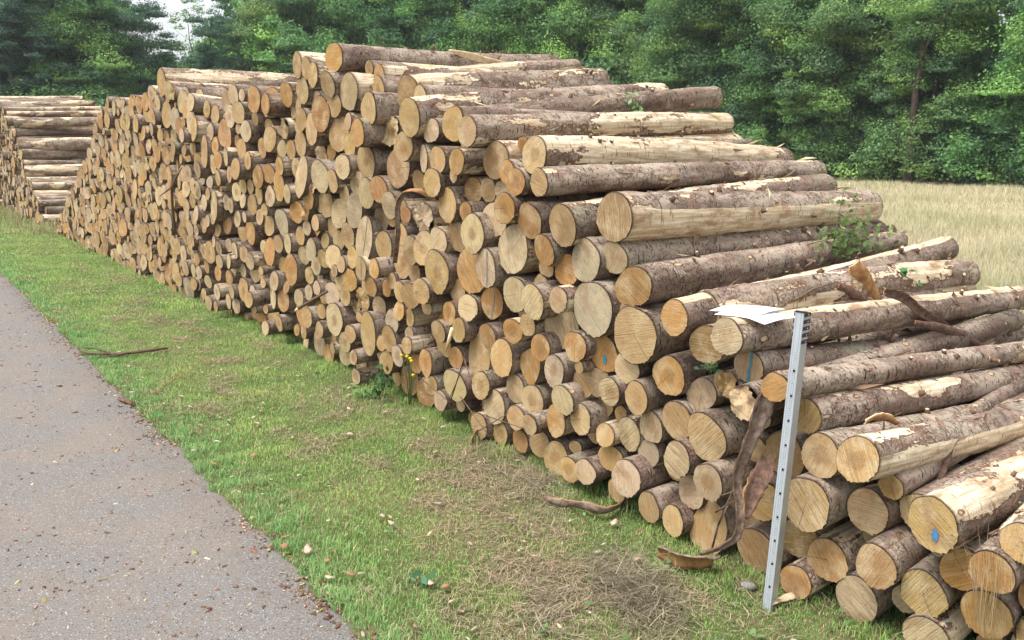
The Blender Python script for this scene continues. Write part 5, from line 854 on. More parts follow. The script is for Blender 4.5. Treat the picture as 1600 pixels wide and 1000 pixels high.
(22675,1835,75,-20,50,'t'),(19337,1617,73,32,50,'p'),(23371,723,68,42,50,'t'),(25266,2767,75,-5,51,'t'),(20925,306,73,-42,49,'p'),(22440,2364,74,-41,49,'o'),
(21684,1110,63,10,49,'p'),(20708,660,69,31,49,'t'),(23232,3067,76,-62,48,'p'),(21913,1934,74,26,51,'p'),(21057,716,70,-88,48,'p'),(20226,765,87,34,50,'p'),
(23081,2690,65,-42,50,'t'),(24895,1257,68,31,50,'o'),(22403,2987,67,-124,49,'o'),(24682,2216,72,-89,51,'t'),(24421,3153,78,63,49,'p'),(22126,824,89,36,51,'t'),
(21335,912,76,-17,48,'t'),(20070,2075,73,-3,51,'p'),(17955,757,63,18,49,'t'),(22227,1157,67,43,50,'t'),(23127,2916,70,-22,47,'p'),(24874,2366,82,-83,50,'o'),
(25098,301,63,95,50,'o'),(18912,613,72,-31,51,'t'),(20217,418,82,40,50,'t'),(23424,3098,70,37,51,'t'),(23407,868,71,-69,50,'t'),(23542,1727,77,-16,50,'p'),
(23586,819,64,-77,50,'p'),(23731,1865,88,-48,50,'t'),(24531,1140,75,40,50,'p'),(21962,2723,67,50,51,'t'),(19773,393,63,26,50,'t'),(20665,2195,75,-55,51,'p'),
(21538,2005,73,88,50,'t'),(23287,2304,70,7,50,'t'),(21135,2817,74,-81,51,'o'),(23763,3014,69,-36,51,'p'),(22650,2630,87,-110,51,'p'),(17593,961,78,46,52,'p'),
(21306,1924,73,13,51,'t'),(16307,606,65,47,49,'t'),(21670,1717,75,9,49,'o'),(17964,886,63,-61,50,'p'),(23236,2010,42,12,52,'p'),(19969,2004,53,-19,51,'t'),
(19922,2427,42,50,51,'p'),(19463,462,48,27,49,'t'),(22393,1426,51,-42,50,'p'),(20172,1730,45,-50,50,'p'),(22861,397,46,-42,49,'t'),(20662,2608,48,6,50,'p'),
(21846,2323,65,-64,51,'o'),(25079,3079,60,-116,48,'t'),(22350,653,68,16,50,'t'),(25439,2718,51,122,49,'t'),(20731,41,47,-33,52,'o'),(18569,1470,55,-52,51,'p'),
(16969,221,43,35,50,'o'),(19410,2277,42,-9,51,'p'),(23756,1312,51,-7,49,'p'),(23998,278,47,46,50,'t'),(22302,1827,65,-4,49,'t'),(21049,1750,51,44,49,'p'),
(23489,452,67,-34,51,'t'),(18176,969,51,-12,51,'p'),(18881,1592,47,-57,50,'p'),(22199,2437,47,-45,51,'t'),(20559,1355,72,45,51,'t'),(19827,2393,60,-83,50,'t'),
(21718,2066,66,-87,49,'o'),(24807,2780,50,-42,50,'p'),(22609,2145,42,38,51,'p'),(23249,2099,51,-1,49,'p'),(17413,252,52,3,52,'o'),(22565,432,47,-31,48,'p'),
(17585,696,42,44,49,'p'),(18619,313,53,-43,50,'t'),(19580,1579,44,50,50,'p'),(18978,1798,60,-30,50,'t'),(20848,2256,43,-76,49,'t'),(25182,1499,49,-94,51,'t'),
(20759,781,46,133,50,'t'),(21312,2651,43,1,51,'o'),(22035,1466,62,71,51,'t'),(21305,83,43,17,49,'p'),(22531,93,51,30,50,'p'),(21613,700,53,-28,49,'p'),
(17066,41,45,3,50,'p'),(16673,357,50,-2,49,'t'),(22324,2388,42,-45,50,'p'),(20524,1655,47,43,49,'t'),(19814,2106,60,-2,50,'p'),(18963,186,47,-86,49,'t'),
(24401,2667,45,-50,50,'t'),(18117,166,46,-24,49,'p'),(18986,478,43,32,50,'p'),(17737,416,45,-17,49,'t'),(18492,996,50,142,49,'p'),(24287,511,56,-8,50,'o'),
(23368,2768,68,-26,49,'t'),(25430,3056,42,80,48,'t'),(19870,1298,45,-61,50,'p'),(25282,563,43,-15,51,'p'),(22696,1205,50,52,49,'p'),(21929,1150,58,-5,52,'t'),
(19621,501,54,51,49,'p'),(23697,2803,43,8,50,'t'),(22447,2501,51,-79,50,'t'),(17879,588,48,-36,51,'p'),(19941,1436,43,-3,49,'p'),(20591,1154,55,73,51,'p'),
(20461,1548,59,-45,49,'p'),(18568,60,48,-31,48,'p'),(22222,161,48,-37,50,'t'),(23406,530,43,-33,51,'p'),(22515,915,60,19,50,'p'),(25194,1093,59,-3,48,'p'),
(23745,2686,50,13,50,'t'),(24671,539,50,57,50,'p'),(19611,744,55,6,51,'p'),(21597,2680,53,104,49,'t'),(19904,1639,49,-5,50,'t'),(21950,846,52,27,48,'p'),
(20802,2587,45,42,50,'o'),(20206,286,53,62,50,'p'),(17314,812,48,23,50,'t'),(20946,1826,60,51,49,'o'),(21621,46,51,-52,51,'t'),(20543,1007,44,-7,50,'p'),
(17620,401,50,33,51,'t'),(19173,1036,57,49,49,'t'),(22046,2964,47,29,49,'o'),(23178,66,47,-81,51,'o'),(22710,1295,42,49,50,'p'),(20663,555,49,72,49,'p'),
(25089,179,58,-17,51,'p'),(24785,1670,49,-15,52,'p'),(19231,1976,48,-101,49,'o'),(24303,1419,51,-42,50,'p'),(25272,1369,58,55,50,'t'),(19943,457,49,31,49,'p'),
(22623,2884,44,26,50,'p'),(19772,43,41,16,51,'p'),(21867,2972,57,5,50,'o'),(24172,247,52,-5,49,'p'),(25141,1657,54,14,50,'p'),(21226,1701,53,4,50,'p'),
(22938,967,55,30,50,'t'),(21864,389,46,66,49,'t'),(21722,2257,41,12,51,'t'),(24460,1689,47,-23,50,'o'),(22342,1287,47,12,48,'p'),(23719,2289,48,-36,49,'p'),
(24555,3189,62,-68,51,'p'),(22323,282,43,-11,49,'p'),(21522,48,51,-38,48,'p'),(19037,1335,47,99,51,'t'),(20110,853,45,-42,51,'o'),(24588,1847,42,-43,52,'o'),
(21586,2936,54,36,51,'p'),(24651,89,62,-79,52,'t'),(21248,2745,50,63,50,'t'),(21560,292,65,37,48,'t'),(23778,3130,50,8,48,'o'),(21410,1475,48,-15,49,'t'),
(20652,89,44,-27,49,'t'),(17292,52,43,17,51,'p'),(21056,2435,46,-8,49,'t'),(21065,1341,46,-5,51,'t'),(21077,405,46,32,48,'p'),(21900,289,46,40,50,'t'),
(25229,340,42,-54,52,'p'),(20363,1780,42,91,51,'p'),(21394,2106,45,25,50,'o'),(19697,2049,53,80,51,'t'),(20190,1423,47,35,51,'t'),(23090,1610,44,35,50,'p'),
(22957,1971,55,-7,52,'t'),(24220,2038,49,34,49,'p'),(19621,1502,46,19,50,'t'),(23485,2441,53,-10,49,'t'),(20032,2398,62,-50,51,'p'),(24201,1013,46,31,50,'o'),
(25221,2253,42,-1,48,'p'),(23017,900,51,-38,49,'t'),(19242,229,48,1,50,'o'),(20340,54,52,-12,51,'t'),(19509,890,43,8,49,'p'),(24509,505,47,41,49,'p'),
]
FC = np.array([-1.40327, 6.90816]); FA = np.array([-0.58591, 0.81038]); FN = np.array([0.81038, 0.58591])

def seg_y(L, detail, near):
    if detail: return list(np.linspace(.012, L, int(L / .035)))
    return [.03, .12, .4, L] if not near else [.02, .06, .12, .2, .3, .5, 1.0, L]

def build_log(i, d):
    x, y, z, r, e, az, tilt, L, code, fl, long_, label = d
    g = np.random.default_rng(1000 + i)
    dist = math.hypot(x, y)
    near = dist < 6.5
    ns = 72 if near else 36
    V, F, CV, CF = log_geo(r, e, L, 4000 + i * 7, ns, seg_y(L, long_, near), long_, 'r' in fl)
    me = mesh('log', V, F); seed = g.random(); bare = bare_of(code, fl, g)
    strip = 1.0 if 'S' in fl else .5 if 'H' in fl else 0.0
    attr_v(me, 'lp', V); tn = tones(len(V), (seed, bare, strip)); tn[:ns, 3] = 0; tn[ns:2 * ns, 3] = .25; attr_c(me, 'tone', tn)
    o = link('log', me, BARK)
    o.location = (x, y, z); o.rotation_euler = (R(tilt), 0, -R(az))
    tag(o, label, 'log', 'logs of the long roadside stack' if 'P' not in fl else 'logs of the farther stack')
    cm = mesh('cut_face', CV, CF)
    attr_v(cm, 'lp', CV); attr_c(cm, 'tone', tones(len(CV), (seed, 0, 1.0 if 'w' in fl else g.uniform(0, .45))))
    cc = cut_colour(code, g)
    if 'r' in fl: cc = cc * 1.12
    attr_c(cm, 'cut', np.tile(cc, (len(CV), 1)))
    cf = link('cut_face', cm, CUT, o)
    if 'b' in fl or 'k' in fl:
        rr = r * .93
        if 'b' in fl:
            n = 14; zs = np.linspace(-rr * e, rr * e, n); w = .006 if long_ else .0045
            X = .12 * r + .10 * zs + .002 * np.sin(zs * 90)
            vv = []; ff = []
            for k in range(n):
                vv += [(X[k] - w * (.8 + .3 * g.random()), -.0075, zs[k]), (X[k] + w * (.8 + .3 * g.random()), -.0075, zs[k])]
            for k in range(n - 1): ff.append((2 * k, 2 * k + 1, 2 * k + 3, 2 * k + 2))
        else:
            n = 16; px, pz = (.015, -.035) if r > .09 else (-.5 * r, -.1 * r)
            sx, sz = (.012, .026) if r > .09 else (.008, .010)
            vv = [(px, -.0075, pz)] + [(px + sx * (1 + .2 * g.normal()) * math.cos(a), -.0075, pz + sz * (1 + .2 * g.normal()) * math.sin(a)) for a in np.linspace(0, 6.283, n, endpoint=False)]
            ff = [(0, 1 + k, 1 + (k + 1) % n) for k in range(n)]
        # follow the slant of the sawn face
        cx = np.random.default_rng(4000 + i * 7 + 5); kx, kz = cx.normal(0, .08), cx.normal(0, .06) + (.05 if e > 1.05 else 0)
        vv = [(a, b + kx * a + kz * c, c) for a, b, c in vv]
        pm = mesh('paint_mark', vv, [f[::-1] for f in ff]); link('paint_mark', pm, (VIVID if long_ else BLUE) if 'b' in fl else BLUEDOT if long_ else VIVID, cf)
    if long_:
        for s in range(g.integers(3, 6)):
            yy = g.uniform(.3, L * .92); th = g.uniform(-.35, 1.15) if s % 2 else g.uniform(.6, 2.6)
            rr = r * (1 - .1 * yy / L) * .985
            base = Vector((rr * math.cos(th), yy, rr * math.sin(th)))
            d3 = Vector((math.cos(th), g.uniform(-.5, .5), math.sin(th))).normalized()
            ln = g.uniform(.012, .04); rad = g.uniform(.008, .014)
            sv, sf = tube([base - d3 * .01, base + d3 * ln * .6, base + d3 * ln], [rad * 1.4, rad, rad * .8], 8)
            sm = mesh('branch_stub', sv, sf)
            sm.polygons.foreach_set('material_index', [0] * (len(sf) - 1) + [1])
            st = link('branch_stub', sm, [TWIG, PALEWOOD], o)
    return o

def tube(pts, rads, ns=8, cap=True):
    pts = [Vector(p) for p in pts]; V = []; F = []
    up = None
    for i, p in enumerate(pts):
        t = (pts[min(i + 1, len(pts) - 1)] - pts[max(i - 1, 0)]).normalized()
        if up is None: up = Vector((0, 0, 1)) if abs(t.z) < .9 else Vector((1, 0, 0))
        a = t.cross(up).normalized(); b = a.cross(t).normalized(); up = b
        for k in range(ns):
            q = 2 * math.pi * k / ns
            V.append(p + (a * math.cos(q) + b * math.sin(q)) * rads[i])
    for i in range(len(pts) - 1):
        for k in range(ns):
            k2 = (k + 1) % ns
            F.append((i * ns + k, i * ns + k2, (i + 1) * ns + k2, (i + 1) * ns + k))
    if cap:
        F.append(tuple(range(ns))[::-1]); F.append(tuple((len(pts) - 1) * ns + k for k in range(ns)))
    return V, F

for i, d in enumerate(LOGS): build_log(i, d)

def build_rest():
    VV = []; FF4 = []; FF3 = []; FN_ = []; LP = []; TN = []; CC = []; base = 0
    M4 = []; M3 = []
    ngons = []
    ns = 18
    for i, (s, z, r, b0, az, code) in enumerate(REST):
        s, z, r, b0 = s / 1000, z / 1000, r / 1000, b0 / 1000
        g = np.random.default_rng(9000 + i)
        V, F, CV, CF = log_geo(r, 1.0, 2.45, 9100 + i, ns, [.04, .3, 2.45], False, g.random() < .06)
        P = FC + FA * s + FN * b0
        M = np.array(Matrix.Rotation(-R(az), 3, 'Z') @ Matrix.Rotation(R(g.normal(0, .7)), 3, 'X'))
        seed = g.random(); n1, n2 = len(V), len(CV)
        A = np.concatenate([V, CV])
        VV.append(A @ M.T + np.array([P[0], P[1], z])); LP.append(A)
        TN.append(tones(n1 + n2, (seed, bare_of(code, '', g), 0))); TN[-1][n1:, 2] = g.uniform(0, .6); TN[-1][:ns, 3] = 0; TN[-1][ns:2 * ns, 3] = .3
        CC.append(np.tile(cut_colour(code, g), (n1 + n2, 1)))
        for f in F:
            if len(f) == 4: FF4.append([q + base for q in f]); M4.append(0)
        for f in CF:
            (FF4 if len(f) == 4 else FF3).append([q + base + n1 for q in f]); (M4 if len(f) == 4 else M3).append(1)
        base += n1 + n2
    me = big_mesh('stacked_logs', np.concatenate(VV), [np.array(FF4), np.array(FF3)], True)
    me.polygons.foreach_set('material_index', np.array(M4 + M3, dtype=np.int32))
    attr_v(me, 'lp', np.concatenate(LP)); attr_c(me, 'tone', np.concatenate(TN)); attr_c(me, 'cut', np.concatenate(CC))
    tag(link('stacked_logs', me, [BARK, CUT]), 'smaller and farther round log ends filling both roadside stacks', 'logs', kind='stuff')
build_rest()

# ------------------------------------------------------------------ ground, road, verge, field
def PW(s, t, z=0.0):
    q = FC + FA * s + FN * t
    return (q[0], q[1], z)

def mat_ground():
    t = NT('ground_soil_and_turf')
    tc = t.n('ShaderNodeTexCoord').outputs['Object']
    a = t.noise(tc, .9, 4, .6); b = t.noise(tc, 9, 4, .65); f = t.noise(tc, 70, 3, .7)
    c = t.mix(t.ramp(a, .40, .62), (.10, .135, .042), (.20, .165, .09))
    c = t.mix(t.ramp(b, .45, .70, 0, .7), c, (.085, .058, .034))
    c = t.mix(t.ramp(f, .40, .75, 0, .6), c, (.21, .18, .09))
    # beyond the stacks the soil is covered by bleached hay
    along = t.vmath('DOT_PRODUCT', tc, (float(FN[0]), float(FN[1]), 0.0))
    far = t.ramp(t.math('ADD', t.math('SUBTRACT', along, float(FC @ FN)), t.math('MULTIPLY', b, 1.5)), 3.2, 4.6)
    c = t.mix(far, c, t.mix(b, (.34, .29, .15), (.48, .40, .24)))
    t.bump(t.math('ADD', b, f), .8, .03)
    return t.fin(c, .95, .1)

def mat_road():
    t = NT('worn_asphalt')
    tc = t.n('ShaderNodeTexCoord').outputs['Object']
    a = t.noise(tc, 1.6, 4, .6); b = t.noise(tc, 14, 4, .65); f = t.noise(tc, 160, 3, .7)
    c = t.mix(t.ramp(f, .32, .68), (.112, .104, .098), (.245, .229, .214))
    c = t.mix(t.ramp(a, .42, .64, 0, .45), c, (.225, .182, .145))
    c = t.mix(t.ramp(b, .55, .68, 0, .4), c, (.185, .128, .088))
    v = t.n('ShaderNodeTexVoronoi', feature='F1'); t.put(v.inputs['Vector'], tc); v.inputs['Scale'].default_value = 95
    s = t.n('ShaderNodeSeparateColor'); t.l(v.outputs['Color'], s.inputs[0])
    stone = t.math('MULTIPLY', t.ramp(v.outputs['Distance'], .40, .18), t.ramp(s.outputs[0], .60, .66))
    c = t.mix(stone, c, t.mix(s.outputs[1], (.26, .25, .24), (.52, .50, .475)))
    dark = t.math('MULTIPLY', t.ramp(v.outputs['Distance'], .45, .30), t.ramp(s.outputs[0], .22, .18))
    c = t.mix(t.math('MULTIPLY', dark, .7), c, (.05, .047, .046))
    t.bump(t.math('ADD', t.math('ADD', f, t.math('MULTIPLY', stone, .6)), b), .7, .006)
    return t.fin(c, .9, .2)

GROUND = mat_ground(); ROAD = mat_road()
# ground: one sheet to the horizon, finer near the camera
def ground_sheet():
    xs = np.unique(np.concatenate([np.linspace(-400, -40, 10), np.linspace(-40, 40, 81), np.linspace(40, 400, 10)]))
    ys = np.unique(np.concatenate([np.linspace(-400, -10, 8), np.linspace(-10, 60, 71), np.linspace(60, 400, 10)]))
    X, Y = np.meshgrid(xs, ys); V = np.stack([X.ravel(), Y.ravel(), np.full(X.size, -.004)], 1)
    w = len(xs); F = [(j * w + i, j * w + i + 1, (j + 1) * w + i + 1, (j + 1) * w + i) for j in range(len(ys) - 1) for i in range(w - 1)]
    tag(link('ground', mesh('ground', V, F), GROUND), kind='structure')
ground_sheet()

T_EDGE = -1.60
def edge_t(s):
    return T_EDGE + +.022 * mnoise.noise(Vector((s * 1.3, 3.1, 0))) + .03 * mnoise.noise(Vector((s * 5.1, 9.7, 0))) + .02 * mnoise.noise(Vector((s * 17, 2.7, 0)))
def road_sheet():
    ss = np.concatenate([np.arange(-9, 16, .06), np.arange(16, 70, .5)])
    V = []; F = []
    for s in ss:
        t = edge_t(s)
        V += [PW(s, -7.5, .012), PW(s, -4.5, .014), PW(s, t - .35, .012), PW(s, t - .04, .010), PW(s, t, -.01)]
    for i in range(len(ss) - 1):
        for k in range(4): F.append((i * 5 + k, i * 5 + k + 1, (i + 1) * 5 + k + 1, (i + 1) * 5 + k))
    tag(link('road', mesh('road', V, F), ROAD), kind='structure')
road_sheet()

def blades(base, height, width, lean, col, curve=.35, tipcol=None, mid=.55):
    """base (n,3) roots; every blade is a bent tapering strip of one quad and one triangle"""
    n = len(base); az = RNG.uniform(0, 2 * math.pi, n)
    d = np.stack([np.cos(az), np.sin(az), np.zeros(n)], 1); p = np.stack([-np.sin(az), np.cos(az), np.zeros(n)], 1)
    w = width[:, None] * .5; hh = height[:, None]; le = lean[:, None]
    up = np.array([0, 0, 1.0])
    m = base + hh * (mid * up * np.sqrt(np.clip(1 - le ** 2 * .3, .1, 1)) + d * le * mid * .6)
    tip = base + hh * (up * np.sqrt(np.clip(1 - le ** 2, .05, 1)) + d * le)
    V = np.stack([base - p * w, base + p * w, m + p * w * .8, m - p * w * .8, tip], 1).reshape(-1, 3)
    i = np.arange(n)[:, None] * 5
    Q = i + np.array([[0, 1, 2, 3]]); Tt = i + np.array([[3, 2, 4]])
    tc = col if tipcol is None else tipcol
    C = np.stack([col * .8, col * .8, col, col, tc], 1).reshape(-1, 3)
    return V, Q, Tt, C

def hay_amount(s, t):
    v = 0.0
    for hs, ht, rs, rt, k in HAY:
        v += k * math.exp(-((s - hs) / rs) ** 2 - ((t - ht) / rt) ** 2)
    v += .62 * mnoise.noise(Vector((s * 1.0, t * 2.2, 4.2))) + .75 * mnoise.noise(Vector((s * 3.7, t * 4.6, 7.2)))
    return v
HAY = [(-3.177, -0.565, 0.9, 0.34, 0.36), (-3.604, -0.66, 0.5, 0.3, 0.32), (-4.083, -0.568, 0.5, 0.3, 0.32), (-4.169, -0.856, 0.5, 0.3, 0.29), (-1.693, -0.314, 0.9, 0.3, 0.38), (-0.887, -0.485, 0.8, 0.35, 0.28), (2.324, -0.55, 1.5, 0.35, 0.23), (3.048, -0.74, 1.2, 0.25, 0.25), (-2.571, -0.564, 0.5, 0.25, 0.3), (-2.732, -0.017, 0.3, 0.15, 0.18), (0.152, -0.775, 0.8, 0.25, 0.17), (-3.793, -1.138, 0.4, 0.3, 0.18)]

def verge_grass():
    parts = []
    def batch(n, s0, s1, wmin, hs):
        s = RNG.uniform(s0, s1, n); t = RNG.uniform(T_EDGE - .08, .35, n)
        h = np.empty(n); col = np.empty((n, 3)); keep = np.ones(n, bool)
        for i in range(n):
            ss, tt = s[i], t[i]
            if tt < edge_t(ss) - .02 + .03 * mnoise.noise(Vector((ss * 9, 1, 1))): keep[i] = False; continue
            hy = hay_amount(ss, tt); e = math.exp(-((tt - T_EDGE) / .30) ** 2)
            foot = math.exp(-((tt - .02) / .13) ** 2)
            n1 = mnoise.noise(Vector((ss * 2.3, tt * 2.3, 0))); n2 = mnoise.noise(Vector((ss * 7, tt * 7, 5)))
            h[i] = .023 + .016 * n1 + .02 * max(0, n2) + .040 * e * (.5 + 1.3 * n2) + .055 * foot * max(0, .35 + n1 + .6 * n2)
            if hy > .45 and RNG.random() < min(.62, .1 + (hy - .45) * .7) : keep[i] = False; continue
            k = min(max(.5 + .8 * n1 + .5 * n2, 0), 1)
            c = np.array([.17, .335, .085]) * (1 - k) + np.array([.335, .455, .135]) * k
            c = c * (1 - e * .6) + np.array([.165, .38, .14]) * e * .6
            if hy > .1: c = c * (1 - min(.6, (hy - .1) * .8)) + np.array([.36, .32, .16]) * min(.6, (hy - .1) * .8)
            if RNG.random() < .13: c = np.array([.50, .42, .25])
            col[i] = c * RNG.uniform(.72, 1.28)
        s, t, h, col = s[keep], t[keep], h[keep], col[keep]; m = len(s)
        B = np.stack([FC[0] + FA[0] * s + FN[0] * t, FC[1] + FA[1] * s + FN[1] * t, np.full(m, -.004)], 1)
        h = np.clip(h * .74, .010, .2) * RNG.uniform(.6, 1.5, m) * hs
        w = np.maximum(RNG.uniform(.0022, .004, m), wmin)
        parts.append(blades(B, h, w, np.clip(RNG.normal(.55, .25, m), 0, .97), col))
    batch(120000, -6.2, -1.2, .0022, 1.0)
    batch(40000, -9.5, -6.2, .003, 1.0)
    batch(80000, -1.2, 3.5, .004, 1.05)
    batch(60000, 3.5, 10, .007, 1.1)
    batch(45000, 10, 24, .012, 1.15)
    merge('grass', parts, BLADE, 'short mown grass on the verge between road and log stack', 'grass')

def merge(name, parts, mat, label, cat):
    V = []; Q = []; Tt = []; C = []; o = 0
    for v, q, t3, c in parts:
        V.append(v); Q.append(q + o); Tt.append(t3 + o); C.append(c); o += len(v)
    me = big_mesh(name, np.concatenate(V), [np.concatenate(Q), np.concatenate(Tt)])
    attr_c(me, 'tint', np.concatenate(C))
    return tag(link(name, me, mat), label, cat, kind='stuff')
verge_grass()

def flat_straw(n, s, t, z, L, w, col):
    """thin straws lying about in random directions"""
    az = RNG.uniform(0, 2 * math.pi, n); tl = RNG.normal(0, .22, n)
    d = np.stack([np.cos(az) * np.cos(tl), np.sin(az) * np.cos(tl), np.sin(tl)], 1); p = np.stack([-np.sin(az), np.cos(az), np.zeros(n)], 1)
    B = np.stack([FC[0] + FA[0] * s + FN[0] * t, FC[1] + FA[1] * s + FN[1] * t, z], 1)
    L = L[:, None]; w = w[:, None] * .5; bow = RNG.normal(0, .18, n)[:, None]
    a = B - d * L * .5; m = B + p * L * bow + np.array([0, 0, 1]) * L * .06; e = B + d * L * .5
    V = np.stack([a - p * w, a + p * w, m + p * w, m - p * w, e], 1)
    V[:, :, 2] = np.maximum(V[:, :, 2], .003)
    i = np.arange(n)[:, None] * 5
    C = np.repeat(col[:, None, :], 5, 1).reshape(-1, 3)
    return V.reshape(-1, 3), i + np.array([[0, 1, 2, 3]]), i + np.array([[3, 2, 4]]), C

def hay():
    parts = []
    N = 110000; s = RNG.uniform(-6, 8, N); t = RNG.uniform(T_EDGE + .1, .1, N)
    keep = np.array([hay_amount(a, b) + RNG.normal(0, .28) > .60 for a, b in zip(s, t)])
    keep &= RNG.random(N) < np.clip(1.25 - (s + 6) / 16, .25, 1)
    s, t = s[keep], t[keep]; n = len(s)
    col = np.array([.47, .365, .25]) * RNG.uniform(.4, 1.4, (n, 1)) * RNG.uniform(.93, 1.07, (n, 3))
    parts.append(flat_straw(n, s, t, RNG.uniform(.004, .026, n), RNG.uniform(.025, .105, n), np.maximum(RNG.uniform(.0018, .0034, n), .0004 * (s + 8)), col))
    merge('dry_grass_clippings', parts, STRAW, 'brown patches of dried mown grass lying on the green verge', 'dry grass')
    # the thicker wad near the staff
    parts = []
    for hs, ht, n, zz, k in [(-4.03, -0.553, 800, 0.05, 0.8), (-4.132, -0.543, 500, 0.035, 0.95), (-3.943, -0.564, 300, 0.04, 0.9), (-2.953, -0.189, 350, 0.03, 0.95), (-3.959, -0.909, 300, 0.02, 1)]:
        s = RNG.normal(hs, .17, n); t = RNG.normal(ht, .09, n) + .35 * (s - hs)
        z = np.abs(RNG.normal(0, zz, n)) * np.exp(-((s - hs) / .25) ** 2) + .012
        col = np.array([.33, .27, .19]) * RNG.uniform(.25, 1.5, (n, 1)) * k
        parts.append(flat_straw(n, s, t, z, RNG.uniform(.05, .16, n), RNG.uniform(.0018, .0036, n), col))
    merge('hay_wad', parts, STRAW, 'matted wad of greyish brown hay on the grass left of the measuring staff', 'hay')
hay()

def tall_field():
    parts = []
    def batch(n, a0, a1, d0, d1, w0, hmul):
        az = RNG.uniform(R(a0), R(a1), n); d = np.exp(RNG.uniform(math.log(d0), math.log(d1), n))
        x, y = d * np.sin(az), d * np.cos(az)
        tt = (x - FC[0]) * FN[0] + (y - FC[1]) * FN[1]
        k = (tt > 3.6) & (tt < 35.6); x, y, d = x[k], y[k], d[k]; n = len(x)
        nz = np.array([mnoise.noise(Vector((a * .35, b * .35, 1.0))) + .6 * mnoise.noise(Vector((a * 1.4, b * 1.4, 6.0))) for a, b in zip(x, y)])
        g = np.clip(.46 + .6 * nz + RNG.normal(0, .2, n) - (d - 10) / 90, 0, 1)[:, None]
        col = (np.array([.76, .645, .45]) * (1 - g) + np.array([.56, .525, .32]) * g) * RNG.uniform(.68, 1.25, (n, 1))
        h = (.31 + .12 * nz) * RNG.uniform(.5, 1.3, n) * hmul
        w = np.maximum(RNG.uniform(.004, .007, n), d * .0004 * w0)
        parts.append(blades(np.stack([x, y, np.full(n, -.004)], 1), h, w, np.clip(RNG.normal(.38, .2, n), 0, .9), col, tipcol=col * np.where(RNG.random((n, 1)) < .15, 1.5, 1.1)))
    batch(270000, 17, 38, 9, 47, 1.0, 1.0)
    batch(40000, -30, 17, 12, 62, 1.6, 1.0)
    batch(70000, 38, 80, 5, 45, 1.5, 1.0)
    merge('field_grass', parts, STRAW, 'tall bleached grass of the meadow behind the log stack', 'tall grass')
    # rough dry grass round the foot of both stacks
    parts = []
    for n, s0, s1, tm, ts, h0, w in ((3600, 13.5, 23, -.2, .5, .27, .009), (1500, -4.5, 2.0, -.03, .07, .13, .003), (1700, 2, 13, -.03, .10, .17, .006)):
        s = RNG.uniform(s0, s1, n); t = RNG.normal(tm, ts, n)
        cl = np.array([mnoise.noise(Vector((a * 2.2, b * 2.2, 12.0))) for a, b in zip(s, t)])
        k = (cl > -.05) if s0 > 13 else (cl > .18); s, t = s[k], t[k]; n = len(s)
        g = RNG.random((n, 1)) * (1 if s0 < 13 else .75)
        col = (np.array([.50, .42, .235]) * (1 - g) + np.array([.14, .22, .06]) * g) * RNG.uniform(.7, 1.2, (n, 1))
        B = np.stack([FC[0] + FA[0] * s + FN[0] * t, FC[1] + FA[1] * s + FN[1] * t, np.full(n, -.004)], 1)
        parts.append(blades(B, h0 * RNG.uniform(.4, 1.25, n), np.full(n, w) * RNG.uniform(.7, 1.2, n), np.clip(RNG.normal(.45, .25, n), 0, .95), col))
    merge('rough_grass', parts, STRAW, 'straggling dry grass stems along the foot of the log stacks', 'rough grass')
tall_field()

# ------------------------------------------------------------------ litter on road and verge
def chips():
    V = []; Q = []; Tt = []; C = []; o = 0
    def chip(x, y, z, L, W, az, col, th):
        nonlocal o
        ca, sa = math.cos(az), math.sin(az); ti = RNG.normal(0, .18)
        pts = [(-.5, -.35), (.1, -.5), (.5, -.1), (.42, .38), (-.3, .5)]
        for zz in (0, th):
            for (px, py) in pts:
                px = (px + RNG.normal(0, .07)) * L; py = (py + RNG.normal(0, .07)) * W
                V.append((x + ca * px - sa * py, y + sa * px + ca * py, z + zz + px * ti)); C.append(col)
        for k in range(5):
            k2 = (k + 1) % 5; Q.append((o + k, o + k2, o + 5 + k2, o + 5 + k))
        Tt.append((o + 5, o + 6, o + 7)); Tt.append((o + 5, o + 7, o + 8)); Tt.append((o + 5, o + 8, o + 9))
        o += 10
    n = 0
    while n < 5600:
        s = -5.6 + 16 * RNG.random() ** 1.9
        if RNG.random() < .5: t = edge_t(s) + RNG.normal(-.03, .05)
        else: t = T_EDGE - abs(RNG.normal(0, 1.3))
        if t < -6: continue
        cl = mnoise.noise(Vector((s * 1.7, t * 1.7, 20))) + .6 * mnoise.noise(Vector((s * 6, t * 6, 25)))
        if RNG.random() > .45 + cl: continue
        x, y, _ = PW(s, t)
        L = min(.06, .006 + RNG.exponential(.008)); W = L * RNG.uniform(.2, .6)
        col = [(.20, .11, .07), (.30, .19, .115), (.13, .08, .06), (.52, .40, .24), (.66, .55, .38)][RNG.choice(5, p=[.32, .28, .15, .17, .08])]
        col = tuple(c * RNG.uniform(.75, 1.25) for c in col)
        chip(x, y, .0125 if t < edge_t(s) - .03 else .004, L, W, RNG.uniform(0, 6.28), col, RNG.uniform(.0015, .006)); n += 1
    for _ in range(420):
        s = -5.8 + 12 * RNG.random() ** 1.5; t = RNG.uniform(T_EDGE, -.05); x, y, _ = PW(s, t)
        L = RNG.uniform(.012, .045); col = np.array([(.60, .48, .32), (.40, .27, .17), (.70, .62, .48)][RNG.choice(3)]) * RNG.uniform(.7, 1.1)
        chip(x, y, RNG.uniform(.012, .03), L, L * RNG.uniform(.2, .5), RNG.uniform(0, 6.28), tuple(col), .003)
    me = big_mesh('wood_chips', np.array(V), [np.array(Q), np.array(Tt)]); attr_c(me, 'tint', np.array(C))
    tag(link('wood_chips', me, STRAW), 'crumbs of bark and wood strewn over the road and its grassy edge', 'wood chips', kind='stuff')
chips()
